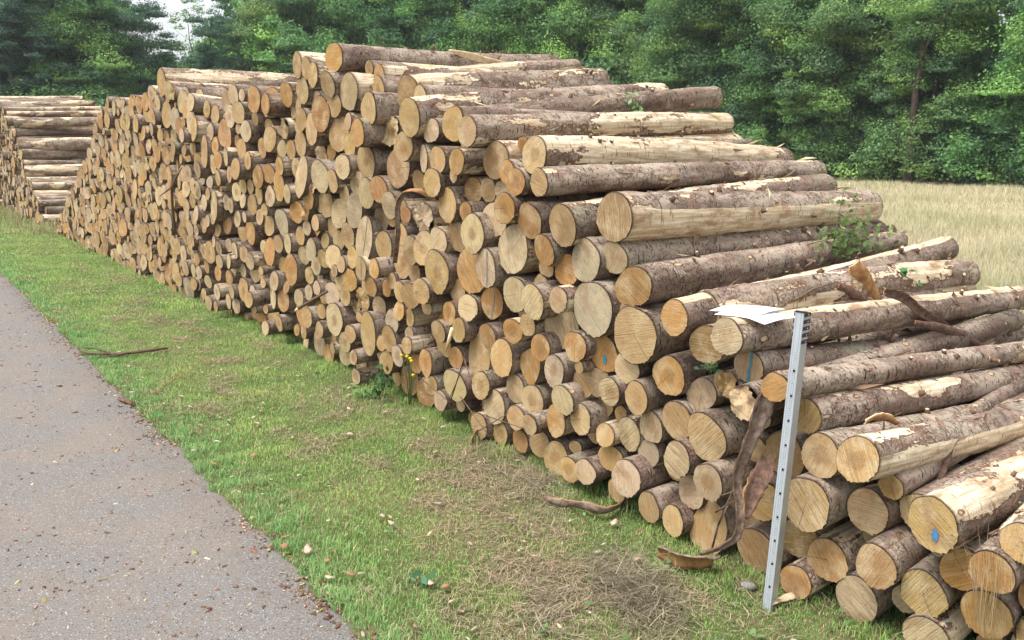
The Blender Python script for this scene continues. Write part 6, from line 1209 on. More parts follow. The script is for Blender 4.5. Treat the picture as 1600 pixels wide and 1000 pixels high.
def clover():
    n = 2600; s = -6 + 13 * RNG.random(n) ** 1.4; t = RNG.uniform(T_EDGE + .05, .05, n)
    k = np.array([mnoise.noise(Vector((a * 1.6, b * 1.6, 31))) + .8 * mnoise.noise(Vector((a * 6, b * 6, 35))) for a, b in zip(s, t)]) > .28
    s, t = s[k], t[k]; n = len(s)
    P = np.stack([FC[0] + FA[0] * s + FN[0] * t, FC[1] + FA[1] * s + FN[1] * t, RNG.uniform(.012, .045, n)], 1)
    N = RNG.normal(0, .35, (n, 3)) + np.array([0, 0, 1.0])
    col = np.array([.12, .235, .085]) * RNG.uniform(.6, 1.3, (n, 1))
    V, F, C = leaf_cloud(P, N, RNG.uniform(.012, .04, n), col)
    me = big_mesh('clover', V, [F]); attr_c(me, 'tint', C)
    tag(link('clover', me, LEAF), 'small round leaves of clover and plantain among the verge grass', 'clover', kind='stuff')

# ------------------------------------------------------------------ trees
def leaf_cloud(P, Nn, size, col):
    n = len(P)
    Nn = Nn / (np.linalg.norm(Nn, axis=1, keepdims=True) + 1e-9)
    q = RNG.normal(0, 1, (n, 3)); tt = np.cross(Nn, q); tt /= np.linalg.norm(tt, axis=1, keepdims=True) + 1e-9
    b = np.cross(Nn, tt); s = size[:, None]
    V = np.stack([P - tt * s * .6, P + b * s * .34 + Nn * s * .06, P + tt * s * .6, P - b * s * .34 + Nn * s * .06], 1).reshape(-1, 3)
    F = np.arange(n)[:, None] * 4 + np.array([[0, 1, 2, 3]])
    return V, F, np.repeat(col[:, None, :], 4, 1).reshape(-1, 3)

GREENS = np.array([[.118, .232, .100], [.138, .270, .098], [.168, .318, .096], [.205, .35, .105], [.102, .205, .108]])
def crown_cloud(rx, rz, zc, nclump, per, size, light, pine=False, seed=0):
    g = np.random.default_rng(seed)
    P = []; Nn = []; S = []; C = []
    lump = g.uniform(0, 6.28, 6)
    for i in range(nclump):
        u = g.normal(0, 1, 3); u /= np.linalg.norm(u)
        az = math.atan2(u[1], u[0])
        rr = g.uniform(.5, 1.0) ** .6 * (1 + .22 * math.sin(2 * az + lump[0]) + .2 * math.sin(3 * u[2] * 3 + lump[1] + az) )
        c = np.array([u[0] * rx * rr, u[1] * rx * rr, zc + u[2] * rz * min(rr, 1.08)])
        if c[2] < .3: c[2] = g.uniform(.3, 1.2)
        cr = g.uniform(.35, 1.25) * (.8 if pine else 1.0) * rx / 2.8
        m = int(per * (cr / .7) ** 1.5)
        v = g.normal(0, 1, (m, 3)); v /= np.linalg.norm(v, axis=1, keepdims=True)
        v[:, 2] = np.where(v[:, 2] < 0, v[:, 2] * g.uniform(.15, .7), v[:, 2])
        rad = g.uniform(.1, 1, (m, 1)) ** .5 * (1 + .3 * np.sin(5 * v[:, :1] + i) * np.cos(4 * v[:, 1:2] + 2 * i))
        p = c + v * rad * cr * np.array([1.1, 1.1, .8 if not pine else .5])
        P.append(p); Nn.append(v * .7 + np.array([0, 0, .55]) + g.normal(0, .55, (m, 3)))
        S.append(size * g.uniform(.65, 1.35, m))
        k = np.clip(g.normal(light, .2), 0, 1); base = GREENS[g.choice(5, p=[.25, .3, .2, .1, .15])] * (.75 + .55 * k) + np.array([.04, .045, 0]) * k ** 2
        if pine: base = np.array([.092, .178, .122]) * (.8 + .5 * k)
        C.append(base * g.uniform(.78, 1.22, (m, 1)))
    return np.concatenate(P), np.concatenate(Nn), np.concatenate(S), np.concatenate(C)

clover()
def crown_mesh(name, *a, **k):
    V, F, C = leaf_cloud(*crown_cloud(*a, **k))
    me = big_mesh(name, V, [F]); attr_c(me, 'tint', C); me.materials.append(LEAF); return me

def trunk_mesh(hh, r0, seed, limbs=5, lean=0, mat=None):
    g = random.Random(seed); V = []; F = []
    pts = [Vector((lean * (k / 9) ** 1.4 * hh + g.uniform(-.05, .05) * k * .5, g.uniform(-.05, .05) * k * .5, hh * k / 9)) for k in range(10)]
    rad = [r0 * (1.25 if k == 0 else 1) * (1 - .085 * k) for k in range(10)]
    v, f = tube(pts, rad, 8); V += v; F += f
    for j in range(limbs):
        k = g.randint(2, 8); p = pts[k]; az = g.uniform(0, 6.28); ln = g.uniform(1.2, 2.6)
        e = [p, p + Vector((math.cos(az) * ln * .5, math.sin(az) * ln * .5, ln * .3)), p + Vector((math.cos(az + .2) * ln, math.sin(az + .2) * ln, ln * .75))]
        v, f = tube(e, [rad[k] * .45, rad[k] * .3, rad[k] * .1], 6)
        o = len(V); V += v; F += [tuple(q + o for q in ff) for ff in f]
    me = mesh('trunk', V, F); me.materials.append(mat or TRUNK); return me

CROWNS = {
 'b0': crown_mesh('crown', 3.0, 5.6, 6.6, 138, 567, 0.113, .45, seed=1),
 'b1': crown_mesh('crown', 2.8, 5.2, 6.2, 126, 567, 0.113, .60, seed=2),
 'b2': crown_mesh('crown', 3.2, 6.0, 7.0, 143, 567, 0.113, .35, seed=3),
 'b3': crown_mesh('crown', 2.6, 4.6, 5.4, 114, 580, 0.105, .75, seed=4),
 'd0': crown_mesh('crown', 3.0, 5.4, 6.8, 132, 540, 0.105, .30, pine=True, seed=5),
 'd1': crown_mesh('crown', 2.6, 5.0, 7.6, 97, 513, 0.105, .30, pine=True, seed=6),
 's0': crown_mesh('foliage', 1.5, 1.35, 1.25, 46, 190, .105, .55, seed=7),
 's1': crown_mesh('foliage', 1.7, 1.7, 1.5, 52, 190, .105, .5, seed=8),
 'm0': crown_mesh('crown', 2.2, 3.0, 3.6, 60, 280, .12, .6, seed=9),
 'sp': crown_mesh('crown', 1.1, 2.0, 10.4, 16, 170, .115, .4, seed=12),
 'op': crown_mesh('crown', 2.2, 3.4, 8.6, 34, 230, .12, .4, seed=10),
}
TRUNKS = {'t': trunk_mesh(9, .19, 1), 't2': trunk_mesh(9.5, .16, 2, 6, .03), 'p': trunk_mesh(11, .17, 3, 4, .02, PINE), 'thin': trunk_mesh(9.6, .085, 4, 5, -.02), 'm': trunk_mesh(4.6, .11, 5), 's': trunk_mesh(1.6, .05, 6, 4)}
for me in list(CROWNS.values()) + list(TRUNKS.values()): me.use_fake_user = True

def tree(name, loc, crown, trunk, scale, label, cat, group, rz, sz=1.0):
    o = empty(name, loc, rz); o.scale = (scale, scale, scale * sz)
    tag(o, label, cat, group)
    t = bpy.data.objects.new('trunk' if name != 'bush' else 'stem', TRUNKS[trunk]); COL.objects.link(t); t.parent = o
    c = bpy.data.objects.new('crown' if name != 'bush' else 'foliage', CROWNS[crown]); COL.objects.link(c); c.parent = o
    return o
for (x, y, nm, crown, trunk, sc, sz, rz, label) in [
(-37.929, 59.5, 'tree', 'd0', 't', 1.15, 1.1, 3.873, 'dark tree at the left border of the photo, behind the farther stack'),
(-32.489, 58.19, 'pine_tree', 'd1', 'p', 1.0, 1.0, 2.578, 'pine with a bare reddish trunk above the farther stack'),
(-34.749, 60.802, 'tree', 'b2', 't', 1.1, 1.1, 6.238, 'dark tree with drooping foliage just behind the reddish pine'),
(-30.169, 59.5, 'tree', 'd0', 't', 1.1, 1.1, 0.072, 'dense dark tree right of the reddish pine'),
(-27.895, 59.953, 'tree', 'b2', 't2', 1.0, 1.05, 3.819, 'broad dark tree left of the bright sky gap'),
(-25.961, 62.269, 'tree', 'd0', 't', 0.95, 1.1, 0.315, 'tree whose crown borders the bright sky gap on its left'),
(-23.284, 62.31, 'tree', 'm0', 'm', 1.0, 1.05, 3.03, 'low tree under the bright sky gap'),
(-21.16, 59.059, 'tree', 'sp', 'thin', 1.0, 1.0, 3.652, 'slender bare-stemmed tree standing in the bright sky gap'),
(-20.471, 60.474, 'tree', 'sp', 't2', 0.95, 1.0, 1.247, 'thin dark-stemmed tree at the right side of the bright sky gap'),
(-18.288, 60.0, 'tree', 'd0', 't2', 0.85, 1.1, 5.927, 'dark tree right of the bright sky gap, above the left end of the stack'),
(-15.635, 60.969, 'tree', 'b0', 't', 1.05, 1.1, 1.91, 'green tree left of the topmost log'),
(-12.969, 60.0, 'tree', 'b1', 't', 1.15, 1.1, 4.173, 'light green tree rising behind the end of the topmost log'),
(-10.136, 61.48, 'tree', 'b2', 't2', 1.1, 1.15, 1.572, 'blue-green tree behind the topmost log'),
(-6.976, 59.503, 'tree', 'b0', 't', 1.1, 1.05, 6.025, 'rounded green tree above the middle of the topmost log'),
(-3.933, 60.998, 'tree', 'b1', 't', 1.15, 1.15, 5.671, 'tree with yellowish top behind the bright split sliver'),
(-0.659, 60.0, 'tree', 'b0', 't2', 1.15, 1.15, 4.788, 'green tree right of the bright split sliver'),
(2.18, 59.5, 'tree', 'b3', 't', 1.2, 1.25, 4.568, 'bright yellowish-green tree above the right end of the topmost log'),
(5.704, 57.667, 'tree', 'b2', 't', 1.0, 1.1, 3.274, 'dark-hearted tree right of the topmost log'),
(8.06, 55.004, 'tree', 'b1', 't', 0.95, 1.1, 6.172, 'tree above the light green upright sprig'),
(10.034, 51.678, 'tree', 'b0', 't2', 0.95, 1.1, 4.434, 'green tree above the raised end of the crossing log'),
(12.34, 49.533, 'tree', 'b2', 't', 1.0, 1.1, 5.839, 'deep green tree right of the raised end of the crossing log'),
(13.793, 46.48, 'tree', 'b0', 't', 0.9, 1.1, 2.222, 'tree left of the big light-topped tree'),
(15.457, 43.052, 'tree', 'b3', 't', 1.0, 1.15, 1.599, 'big light green rounded tree left of the dark forked trunk'),
(17.346, 38.307, 'tree', 'op', 't', 1.05, 1.0, 0.145, 'tree with a dark forked trunk showing between leafy boughs'),
(18.407, 43.313, 'tree', 'b2', 't', 0.9, 1.15, 1.584, 'dark tree behind the dark forked trunk'),
(18.659, 39.3, 'tree', 'b1', 't2', 0.85, 1.0, 1.781, 'mid-green tree right of the dark forked trunk'),
(21.239, 38.649, 'tree', 'm0', 'm', 1.0, 1.0, 4.006, 'lower tree beneath the small sky gap at the upper right'),
(22.074, 34.549, 'tree', 'b0', 't', 0.9, 1.1, 4.198, 'tree at the right border of the photo, above the meadow'),
(23.428, 34.755, 'tree', 'b2', 't', 0.95, 1.1, 2.167, 'dark tree cut off by the right border of the photo'),
(15.218, 42.823, 'bush', 's0', 's', 1.1, 1.0, 3.794, 'dark bush at the meadow edge nearest the log stack'),
(16.299, 41.578, 'bush', 's1', 's', 1.0, 1.0, 4.643, 'second bush from the stack along the meadow edge'),
(17.09, 39.87, 'bush', 's0', 's', 1.1, 1.0, 3.747, 'bush below the dark forked trunk'),
(17.967, 38.922, 'bush', 's1', 's', 1.15, 1.0, 3.936, 'light green bush right of the dark forked trunk'),
(18.891, 37.916, 'bush', 's0', 's', 1.15, 1.0, 0.323, 'dark bush at the middle of the visible meadow edge'),
(19.447, 36.358, 'bush', 's1', 's', 1.05, 1.0, 4.92, 'bright bush third from the right border along the meadow edge'),
(20.209, 35.588, 'bush', 's0', 's', 1.2, 1.0, 0.454, 'bush second from the right border along the meadow edge'),
(20.823, 34.24, 'bush', 's1', 's', 1.15, 1.0, 5.449, 'bright bush at the right border along the meadow edge'),
(-31.042, 56.867, 'bush', 's0', 's', 1.9, 1.0, 5.843, 'dark bush behind the farther stack, below the reddish pine'),
(-28.098, 56.811, 'bush', 's1', 's', 1.8, 1.0, 0.501, 'dark bush showing between the two stacks'),
(-25.37, 56.761, 'bush', 's0', 's', 1.9, 1.0, 2.099, 'bush above the left end of the long stack'),
(-15.901, 57.11, 'bush', 's1', 's', 1.9, 1.0, 2.431, 'light green bush left of the logs piled highest'),
(4.215, 57.53, 'bush', 's1', 's', 1.6, 1.0, 2.815, 'light green bush just past the right end of the topmost log'),
(14.025, 44.515, 'bush', 's1', 's', 1.2, 1.0, 3.443, 'bush behind the right ends of the upper logs'),
(10.707, 48.71, 'bush', 's0', 's', 1.5, 1.0, 1.63, 'dark bush behind the raised end of the crossing log'),
]:
    tree(nm, (x, y, -.02), crown, trunk, sc, label, {'tree': 'tree', 'pine_tree': 'pine tree', 'bush': 'bush'}[nm], 'bushes along the foot of the wood' if nm == 'bush' else 'trees along the edge of the wood', rz, sz)

def woods():
    VV = []; FF = []; CC = []; o = 0
    for k, (x, y, sc) in enumerate([
(-43.742, 63.51, 1.223), (-41.093, 64.413, 1.222), (-36.357, 62.165, 1.14), (-33.938, 63.868, 1.27), (-31.28, 63.453, 1.074),
(-28.507, 63.811, 0.552), (-25.63, 63.056, 0.701), (-22.54, 63.277, 0.682), (-20.508, 64.625, 0.571), (-18.377, 65.405, 1.063),
(-15.835, 65.782, 1.262), (-13.096, 65.771, 1.162), (-9.565, 63.574, 1.282), (-6.69, 65.869, 1.268), (-3.831, 64.076, 1.05),
(-1.314, 63.195, 1.09), (1.67, 63.009, 1.203), (4.41, 63.921, 1.246), (6.906, 60.546, 1.144), (9.24, 56.613, 1.293),
(11.298, 56.501, 1.253), (12.923, 54.61, 1.11), (14.176, 50.004, 1.014), (16.444, 50.889, 0.9), (18.161, 48.662, 1.09),
(18.866, 45.374, 0.984), (19.987, 42.869, 1.041), (22.326, 43.178, 0.473), (22.529, 39.484, 0.515), (24.869, 40.239, 0.515),
(25.401, 37.846, 1.094), (-44.082, 66.185, 1.023), (-42.059, 67.624, 1.299), (-38.191, 66.121, 1.296), (-35.331, 67.217, 1.071),
(-32.371, 68.523, 1.137), (-28.137, 66.562, 0.701), (-25.868, 67.892, 0.688), (-23.337, 69.186, 0.707), (-19.69, 69.49, 1.032),
(-15.81, 67.74, 1.253), (-12.802, 68.71, 1.3), (-8.99, 70.344, 1.136), (-5.347, 69.66, 1.144), (-2.044, 68.708, 1.044),
(1.34, 70.463, 1.288), (5.029, 68.974, 1.102), (7.498, 64.77, 1.235), (10.696, 61.261, 1.236), (13.658, 58.993, 1.199),
(15.885, 55.13, 1.211), (17.851, 53.295, 1.046), (19.659, 50.389, 1.091), (21.8, 49.043, 0.853), (22.974, 46.249, 1.021),
(25.198, 46.041, 0.558), (26.008, 43.011, 0.558), (28.139, 42.581, 1.105), (-46.993, 73.048, 1.207), (-42.27, 73.7, 1.155),
(-36.999, 71.949, 1.251), (-19.579, 75.185, 1.052), (-14.633, 74.96, 1.2), (-10.416, 75.226, 1.232), (-5.794, 75.615, 1.008),
(-1.944, 74.818, 1.195), (1.968, 75.553, 1.189), (5.496, 74.35, 1.068), (8.532, 69.885, 1.095), (11.565, 66.759, 1.011),
(14.774, 63.946, 1.184), (17.609, 60.353, 1.271), (19.841, 58.583, 0.921), (21.84, 55.264, 1.062), (23.797, 52.784, 1.006),
(26.145, 52.295, 0.937), (30.57, 48.537, 0.957), (32.055, 46.07, 1.111),
    ]):
        P, Nn, S, C = crown_cloud(3.2, 6.2, 6.6, 66, 190, .21, .4, seed=200 + k)
        V, F, C = leaf_cloud(P * sc + np.array([x, y, 0]), Nn, S * sc, C)
        VV.append(V); FF.append(F + o); CC.append(C); o += len(V)
    me = big_mesh('woods', np.concatenate(VV), [np.concatenate(FF)]); attr_c(me, 'tint', np.concatenate(CC))
    tag(link('woods', me, LEAF), 'dense mass of green woodland deeper behind the edge trees', 'woods', kind='stuff')
woods()
# ------------------------------------------------------------------ the measuring staff
def box(x0, x1, y0, y1, z0, z1):
    V = [(x, y, z) for z in (z0, z1) for y in (y0, y1) for x in (x0, x1)]
    F = [(0, 2, 3, 1), (4, 5, 7, 6), (0, 1, 5, 4), (2, 6, 7, 3), (0, 4, 6, 2), (1, 3, 7, 5)]
    return V, F
def join(parts):
    V = []; F = []
    for v, f in parts:
        o = len(V); V += list(v); F += [tuple(q + o for q in ff) for ff in f]
    return V, F
STB = (1.04, 3.216, 0.0); STT = (1.097, 3.223, 1.226)
def staff():
    b, tp = Vector(STB), Vector(STT); ax = (tp - b); Ln = ax.length
    o = empty('measuring_staff', b)
    fr = Matrix(((1, 0, 0), (0, 1, 0), (0, 0, 1)))
    view = Vector((b.x, b.y, 0)).normalized()
    zz = ax.normalized(); yy = (view - zz * view.dot(zz)).normalized(); xx = yy.cross(zz)
    # turned a little so that the plain side flange shows on the right
    M = Matrix((xx, yy, zz)).transposed() @ Matrix.Rotation(R(-24), 3, 'Z')
    o.rotation_euler = M.to_euler()
    tag(o, 'pale aluminium measuring staff with black end marks, standing upright against the log stack', 'measuring staff')
    w, d = .0165, .011
    # front profile with two shallow grooves, and the side flange
    segs = [(-w, -w + .006, -d), (-w + .006, -w + .0085, -d + .0018), (-w + .0085, w - .0085, -d), (w - .0085, w - .006, -d + .0018), (w - .006, w, -d)]
    rail = join([box(x0, x1, y0, d, -.03, Ln) for x0, x1, y0 in segs])
    link('rail', mesh('rail', *rail, smooth=False), ALU2, o)
    side = join([box(w + .0004, w + .0024, -d, d + .034, -.03, Ln), box(-w, w + .0004, d + .0004, d + .003, -.03, Ln)])
    link('side_flange', mesh('side_flange', *side, smooth=False), ALU, o)
    # graduation: centimetre ticks and a diamond every ten centimetres
    tk = []
    for k in range(2, int((Ln - .14) / .01)):
        z = k * .01
        if k % 10 == 0: continue
        lw = .004 if k % 5 else .007
        tk.append(box(-.0015, -.0015 + lw, -d - .0009, -d - .0003, z - .0007, z + .0007))
    link('graduation', mesh('graduation', *join(tk), smooth=False), INK, o)
    for k in range(1, int((Ln - .14) / .1) + 1):
        z = k * .1; q = .0052
        v = [(q * math.cos(a) * .9 + .004, -d - .0012, z + q * 1.15 * math.sin(a)) for a in np.linspace(0, 2 * math.pi, 8, endpoint=False)]
        v += [(a, -d + .001, c) for a, b_, c in v]
        f = [tuple(range(8))] + [(i, (i + 1) % 8, 8 + (i + 1) % 8, 8 + i) for i in range(8)]
        link('scale_dot', mesh('scale_dot', v, f, smooth=False), BLACK, o)
    # black blocks of the end marking, each with a white rivet
    for k in range(5):
        z1 = Ln - .002 - k * .0262; z0 = z1 - .0135
        bl = [box(w + .0028, w + .006, -d - .001, d + .035, z0, z1), box(-w - .004, -w - .0003, -d - .001, d * .3, z0, z1)]
        if k == 0: bl.append(box(-w - .004, w + .006, -d - .002, d + .004, Ln + .0004, Ln + .004))
        m = link('end_mark', mesh('end_mark', *join(bl), smooth=False), BLACK, o)
        rv, rf = tube([(w + .0058, d + .012, (z0 + z1) / 2), (w + .0075, d + .012, (z0 + z1) / 2)], [.0022, .002], 8)
        link('rivet', mesh('rivet', rv, rf), PAPER, m)
staff()

# ------------------------------------------------------------------ paper on the log
def grid_sheet(corners, nu, nv, fn, th=.0009):
    a, b, c, d = [Vector(q) for q in corners]; top = []; 
    for j in range(nv + 1):
        for i in range(nu + 1):
            u, v = i / nu, j / nv
            p = a.lerp(b, u).lerp(d.lerp(c, u), v); top.append(p + Vector((0, 0, fn(u, v))))
    w = nu + 1; n = len(top)
    V = top + [p - Vector((0, 0, th)) for p in top]
    F = [(j * w + i, j * w + i + 1, (j + 1) * w + i + 1, (j + 1) * w + i) for j in range(nv) for i in range(nu)]
    F += [tuple(q + n for q in f)[::-1] for f in F]
    rim = [i for i in range(w)] + [j * w + nu for j in range(1, nv + 1)] + [nv * w + i for i in range(nu - 1, -1, -1)] + [j * w for j in range(nv - 1, 0, -1)]
    for k in range(len(rim)):
        i, j = rim[k], rim[(k + 1) % len(rim)]; F.append((j, i, i + n, j + n))
    return V, F
def papers():
    cs = [(0.869, 3.645, 1.135), (1.029, 3.794, 1.135), (1.236, 3.674, 1.135), (1.059, 3.547, 1.127)]
    V, F = grid_sheet(cs, 12, 10, lambda u, v: .005 * math.sin(u * 3.1) + .004 * math.sin(v * 4 + u * 2) - .022 * max(0, v - .7) * 2)
    o = link('paper_sheet', mesh('paper_sheet', V, F), PAPER)
    tag(o, 'loose white paper sheet lying across a log beside the top of the staff', 'paper')
    cs2 = [Vector(q) + Vector((-.02, .05, .002)) for q in cs]
    m = sum(cs2, Vector()) / 4; cs2 = [m + (q - m) * .94 for q in cs2]
    V, F = grid_sheet(cs2, 10, 8, lambda u, v: .006 * math.sin(u * 3.1) + .005 * math.sin(v * 3) + .005)
    o = link('paper_sheet', mesh('paper_sheet', V, F), PAPER)
    tag(o, 'second white paper sheet, on top of the loose sheet beside the staff', 'paper')
    a, b, c, d = cs2
    ln = []
    for k in range(7):
        v = .25 + k * .075
        for (u0, u1) in ((.42, .55), (.58, .72 - .05 * (k % 3))):
            q0 = a.lerp(b, u0).lerp(d.lerp(c, u0), v); q1 = a.lerp(b, u1).lerp(d.lerp(c, u1), v)
            hz = lambda u: .006 * math.sin(u * 3.1) + .005 * math.sin(v * 3) + .0062
            q0.z += hz(u0); q1.z += hz(u1); dv = (d - a).normalized() * .005
            ln.append(([q0, q1, q1 + dv, q0 + dv], [(0, 1, 2, 3)]))
    link('printed_lines', mesh('printed_lines', *join(ln), smooth=False), INK, o)
papers()

# ------------------------------------------------------------------ strips of bark, sticks, splinters
def ribbon(pts, widths, side, curl=.3, th=.004, nw=6, jag=.12, seed=0):
    """a strip of bark: bends along pts, cupped across its width"""
    g = random.Random(seed); pts = [Vector(p) for p in pts]
    # resample
    P = []; W = []
    for i in range(len(pts) - 1):
        for k in range(5):
            f = k / 5; q0 = pts[max(i - 1, 0)]; q1, q2 = pts[i], pts[i + 1]; q3 = pts[min(i + 2, len(pts) - 1)]
            P.append(.5 * ((2 * q1) + (-q0 + q2) * f + (2 * q0 - 5 * q1 + 4 * q2 - q3) * f * f + (-q0 + 3 * q1 - 3 * q2 + q3) * f ** 3))
            W.append(widths[i] * (1 - f) + widths[i + 1] * f)
    P.append(pts[-1]); W.append(widths[-1]); n = len(P)
    V1 = []; V2 = []; sd = Vector(side)
    for i in range(n):
        t = (P[min(i + 1, n - 1)] - P[max(i - 1, 0)]).normalized()
        a = (sd - t * sd.dot(t)).normalized(); nn = t.cross(a)
        for k in range(nw + 1):
            f = k / nw - .5
            ww = W[i] * (1 + (g.uniform(-jag, jag) if k in (0, nw) else 0))
            z = curl * W[i] * (1 - 4 * f * f) + g.uniform(-1, 1) * .05 * W[i]
            p = P[i] + a * f * ww + nn * z
            V1.append(p); V2.append(p - nn * th)
    w = nw + 1; m = n * w
    F = [(i * w + k, i * w + k + 1, (i + 1) * w + k + 1, (i + 1) * w + k) for i in range(n - 1) for k in range(nw)]
    nf = len(F); F += [tuple(q + m for q in f)[::-1] for f in F]
    for i in range(n - 1):
        F.append((i * w, (i + 1) * w, (i + 1) * w + m, i * w + m)); F.append((i * w + nw, i * w + nw + m, (i + 1) * w + nw + m, (i + 1) * w + nw))
    for k in range(nw):
        F.append((k, k + m, k + 1 + m, k + 1)); q = (n - 1) * w; F.append((q + k, q + k + 1, q + k + 1 + m, q + k + m))
    return V1 + V2, F, nf
def bark_strip(name, pts, widths, side, label, cat, mats=None, group=None, **k):
    V, F, nf = ribbon(pts, widths, side, **k); me = mesh(name, V, F)
    mi = [0] * nf + [1] * nf + [1] * (len(F) - 2 * nf); me.polygons.foreach_set('material_index', mi)
    return tag(link(name, me, mats or [PEEL, INNER]), label, cat, group)
def stick(name, pts, rads, label, cat, mat=TWIG, twigs=(), group=None, tip=None):
    parts = [tube(pts, rads, 8)] + [tube(p, r, 6) for p, r in twigs]
    V, F = join(parts); o = link(name, mesh(name, V, F), mat); tag(o, label, cat, group)
    if tip:
        V, F = tube(*tip, 8); link('broken_tip', mesh('broken_tip', V, F), PALEWOOD, o)
    return o
bark_strip('bark_strip', [(1.081, 3.421, 0.899), (1.029, 3.391, 0.788), (0.981, 3.388, 0.637), (0.949, 3.415, 0.478), (0.959, 3.385, 0.343), (0.945, 3.37, 0.24), (0.879, 3.376, 0.18), (0.8, 3.4, 0.138)], [0.075, 0.075, 0.052, 0.044, 0.036, 0.03, 0.024, 0.01], (1, 0.1, 0), 'long peeled strip of bark hanging down the stack left of the measuring staff', 'bark strip', curl=-.3, th=.012, seed=1, mats=[HANG, PEEL], jag=.2)
bark_strip('broken_stub', [(1.065, 3.409, 0.582), (1.024, 3.347, 0.523), (0.985, 3.314, 0.444), (0.96, 3.298, 0.348)], [0.05, 0.085, 0.075, 0.01], (1, 0.1, 0.4), 'torn orange-brown wedge of wood with a pointed end, hanging beside the peeled bark strip', 'branch stub', curl=-.3, th=.02, seed=21, mats=[PEEL, INNER])
bark_strip('bark_slab', [(0.649, 3.593, 0.06), (0.732, 3.515, 0.05), (0.842, 3.501, 0.045), (0.904, 3.523, 0.04)], [0.05, 0.1, 0.1, 0.09], (0.2, -0.55, 0.8), 'curved slab of bark, orange inside, lying on the grass below the hanging strip', 'bark slab', curl=-.25, th=.008, seed=2, mats=[INNER, HANG])
bark_strip('bark_strip', [(-0.493, 5.683, 1.494), (-0.593, 5.651, 1.553), (-0.7, 5.714, 1.538), (-0.762, 5.783, 1.437), (-0.768, 5.825, 1.262), (-0.822, 6.018, 1.032)], [0.025, 0.036, 0.04, 0.036, 0.034, 0.03], (1, 0.1, 0.3), 'reddish bark strip bent like an arch over log ends in the middle of the stack', 'bark strip', curl=-.2, th=.006, seed=3, mats=[HANG, INNER])
bark_strip('torn_bark', [(1.797, 4.511, 1.237), (1.839, 4.529, 1.18), (1.906, 4.564, 1.105), (1.984, 4.601, 1.022)], [0.06, 0.1, 0.09, 0.04], (1, 0.2, 0.3), 'pale yellowish piece of torn bark standing up on the grey log above the papers', 'torn bark', curl=.2, th=.006, seed=4, mats=[INNER, PALEWOOD])
bark_strip('torn_bark', [(1.678, 4.406, 1.138), (1.76, 4.458, 1.099), (1.864, 4.521, 1.043), (1.98, 4.594, 0.988)], [0.045, 0.06, 0.055, 0.02], (0.3, 0.2, 1), 'dark curled piece of torn bark, left of the pale torn piece', 'torn bark', curl=.3, th=.006, seed=5)
bark_strip('torn_bark', [(1.818, 4.145, 1.148), (1.963, 4.252, 1.098), (2.085, 4.333, 1.017), (2.279, 4.467, 0.916), (2.574, 4.68, 0.784)], [0.035, 0.055, 0.05, 0.045, 0.02], (0.3, 0.1, 1), 'longest strip of torn bark, running slantwise down over two logs right of the staff', 'torn bark', curl=-.22, th=.006, seed=6)
bark_strip('torn_bark', [(2.034, 4.268, 0.971), (2.23, 4.408, 0.914), (2.434, 4.551, 0.842), (2.716, 4.74, 0.696)], [0.02, 0.05, 0.05, 0.02], (0.2, 0.1, 1), 'brown torn bark with an orange edge, lowest of the pieces right of the staff', 'torn bark', curl=.2, th=.006, seed=7, mats=[PEEL, INNER])
bark_strip('bark_flake', [(1.612, 5.502, 1.323), (1.688, 5.573, 1.362), (1.755, 5.639, 1.402)], [0.09, 0.055, 0.01], (0.6, 0.2, -0.6), 'dark triangular flake of bark standing on end at the tip of the big pale log', 'bark flake', curl=.1, th=.006, seed=8)
bark_strip('bark_curl', [(1.421, 3.325, 0.755), (1.482, 3.372, 0.761), (1.56, 3.43, 0.739), (1.615, 3.463, 0.704)], [0.02, 0.035, 0.035, 0.025], (0, -0.5, 1), 'small tan curl of inner bark between two logs just right of the staff', 'bark curl', curl=.25, th=.005, seed=9, mats=[INNER, PALEWOOD])
bark_strip('bark_strip', [(1.864, 3.397, 0.67), (1.783, 3.334, 0.665), (1.753, 3.3, 0.607), (1.703, 3.247, 0.54)], [0.02, 0.03, 0.028, 0.02], (1, 0, 0.3), 'narrow brown bark strip drooping from the underside of a log right of the staff', 'bark strip', curl=.2, th=.005, seed=10)
bark_strip('bark_piece', [(0.174, 4.248, 0.03), (0.262, 4.153, 0.05), (0.366, 4.132, 0.045), (0.466, 4.058, 0.05), (0.568, 4.183, 0.03)], [0.03, 0.055, 0.06, 0.055, 0.03], (0.2, -0.5, 0.8), 'long flat piece of bark on the grass at the foot of the stack', 'bark piece', curl=.2, th=.006, seed=11, mats=[HANG, INNER])
bark_strip('bark_piece', [(-2.879, 6.091, 0.03), (-2.787, 6.01, 0.035), (-2.728, 5.979, 0.03)], [0.03, 0.04, 0.03], (0.2, 0.8, 0.2), 'small dark piece of bark on the edge of the road', 'bark piece', curl=.2, th=.006, seed=12)
bark_strip('bark_piece', [(-0.26, 5.144, 0.03), (-0.225, 5.27, 0.05), (-0.166, 5.359, 0.05)], [0.04, 0.07, 0.05], (0.3, -0.4, 0.8), 'pinkish bark piece leaning at the foot of the stack beside two log ends', 'bark piece', curl=.2, th=.006, seed=13)
bark_strip('split_slab', [(-0.519, 7.521, 2.62), (-0.355, 7.669, 2.583), (-0.168, 7.837, 2.529), (0.116, 8.094, 2.501), (0.369, 8.329, 2.486)], [0.008, 0.07, 0.11, 0.085, 0.02], (0.2, -0.3, 1), 'bright freshly split sliver of wood, lifted off the topmost log', 'wood sliver', curl=.02, th=.02, jag=.04, seed=14, mats=[PALEWOOD, PALEWOOD])
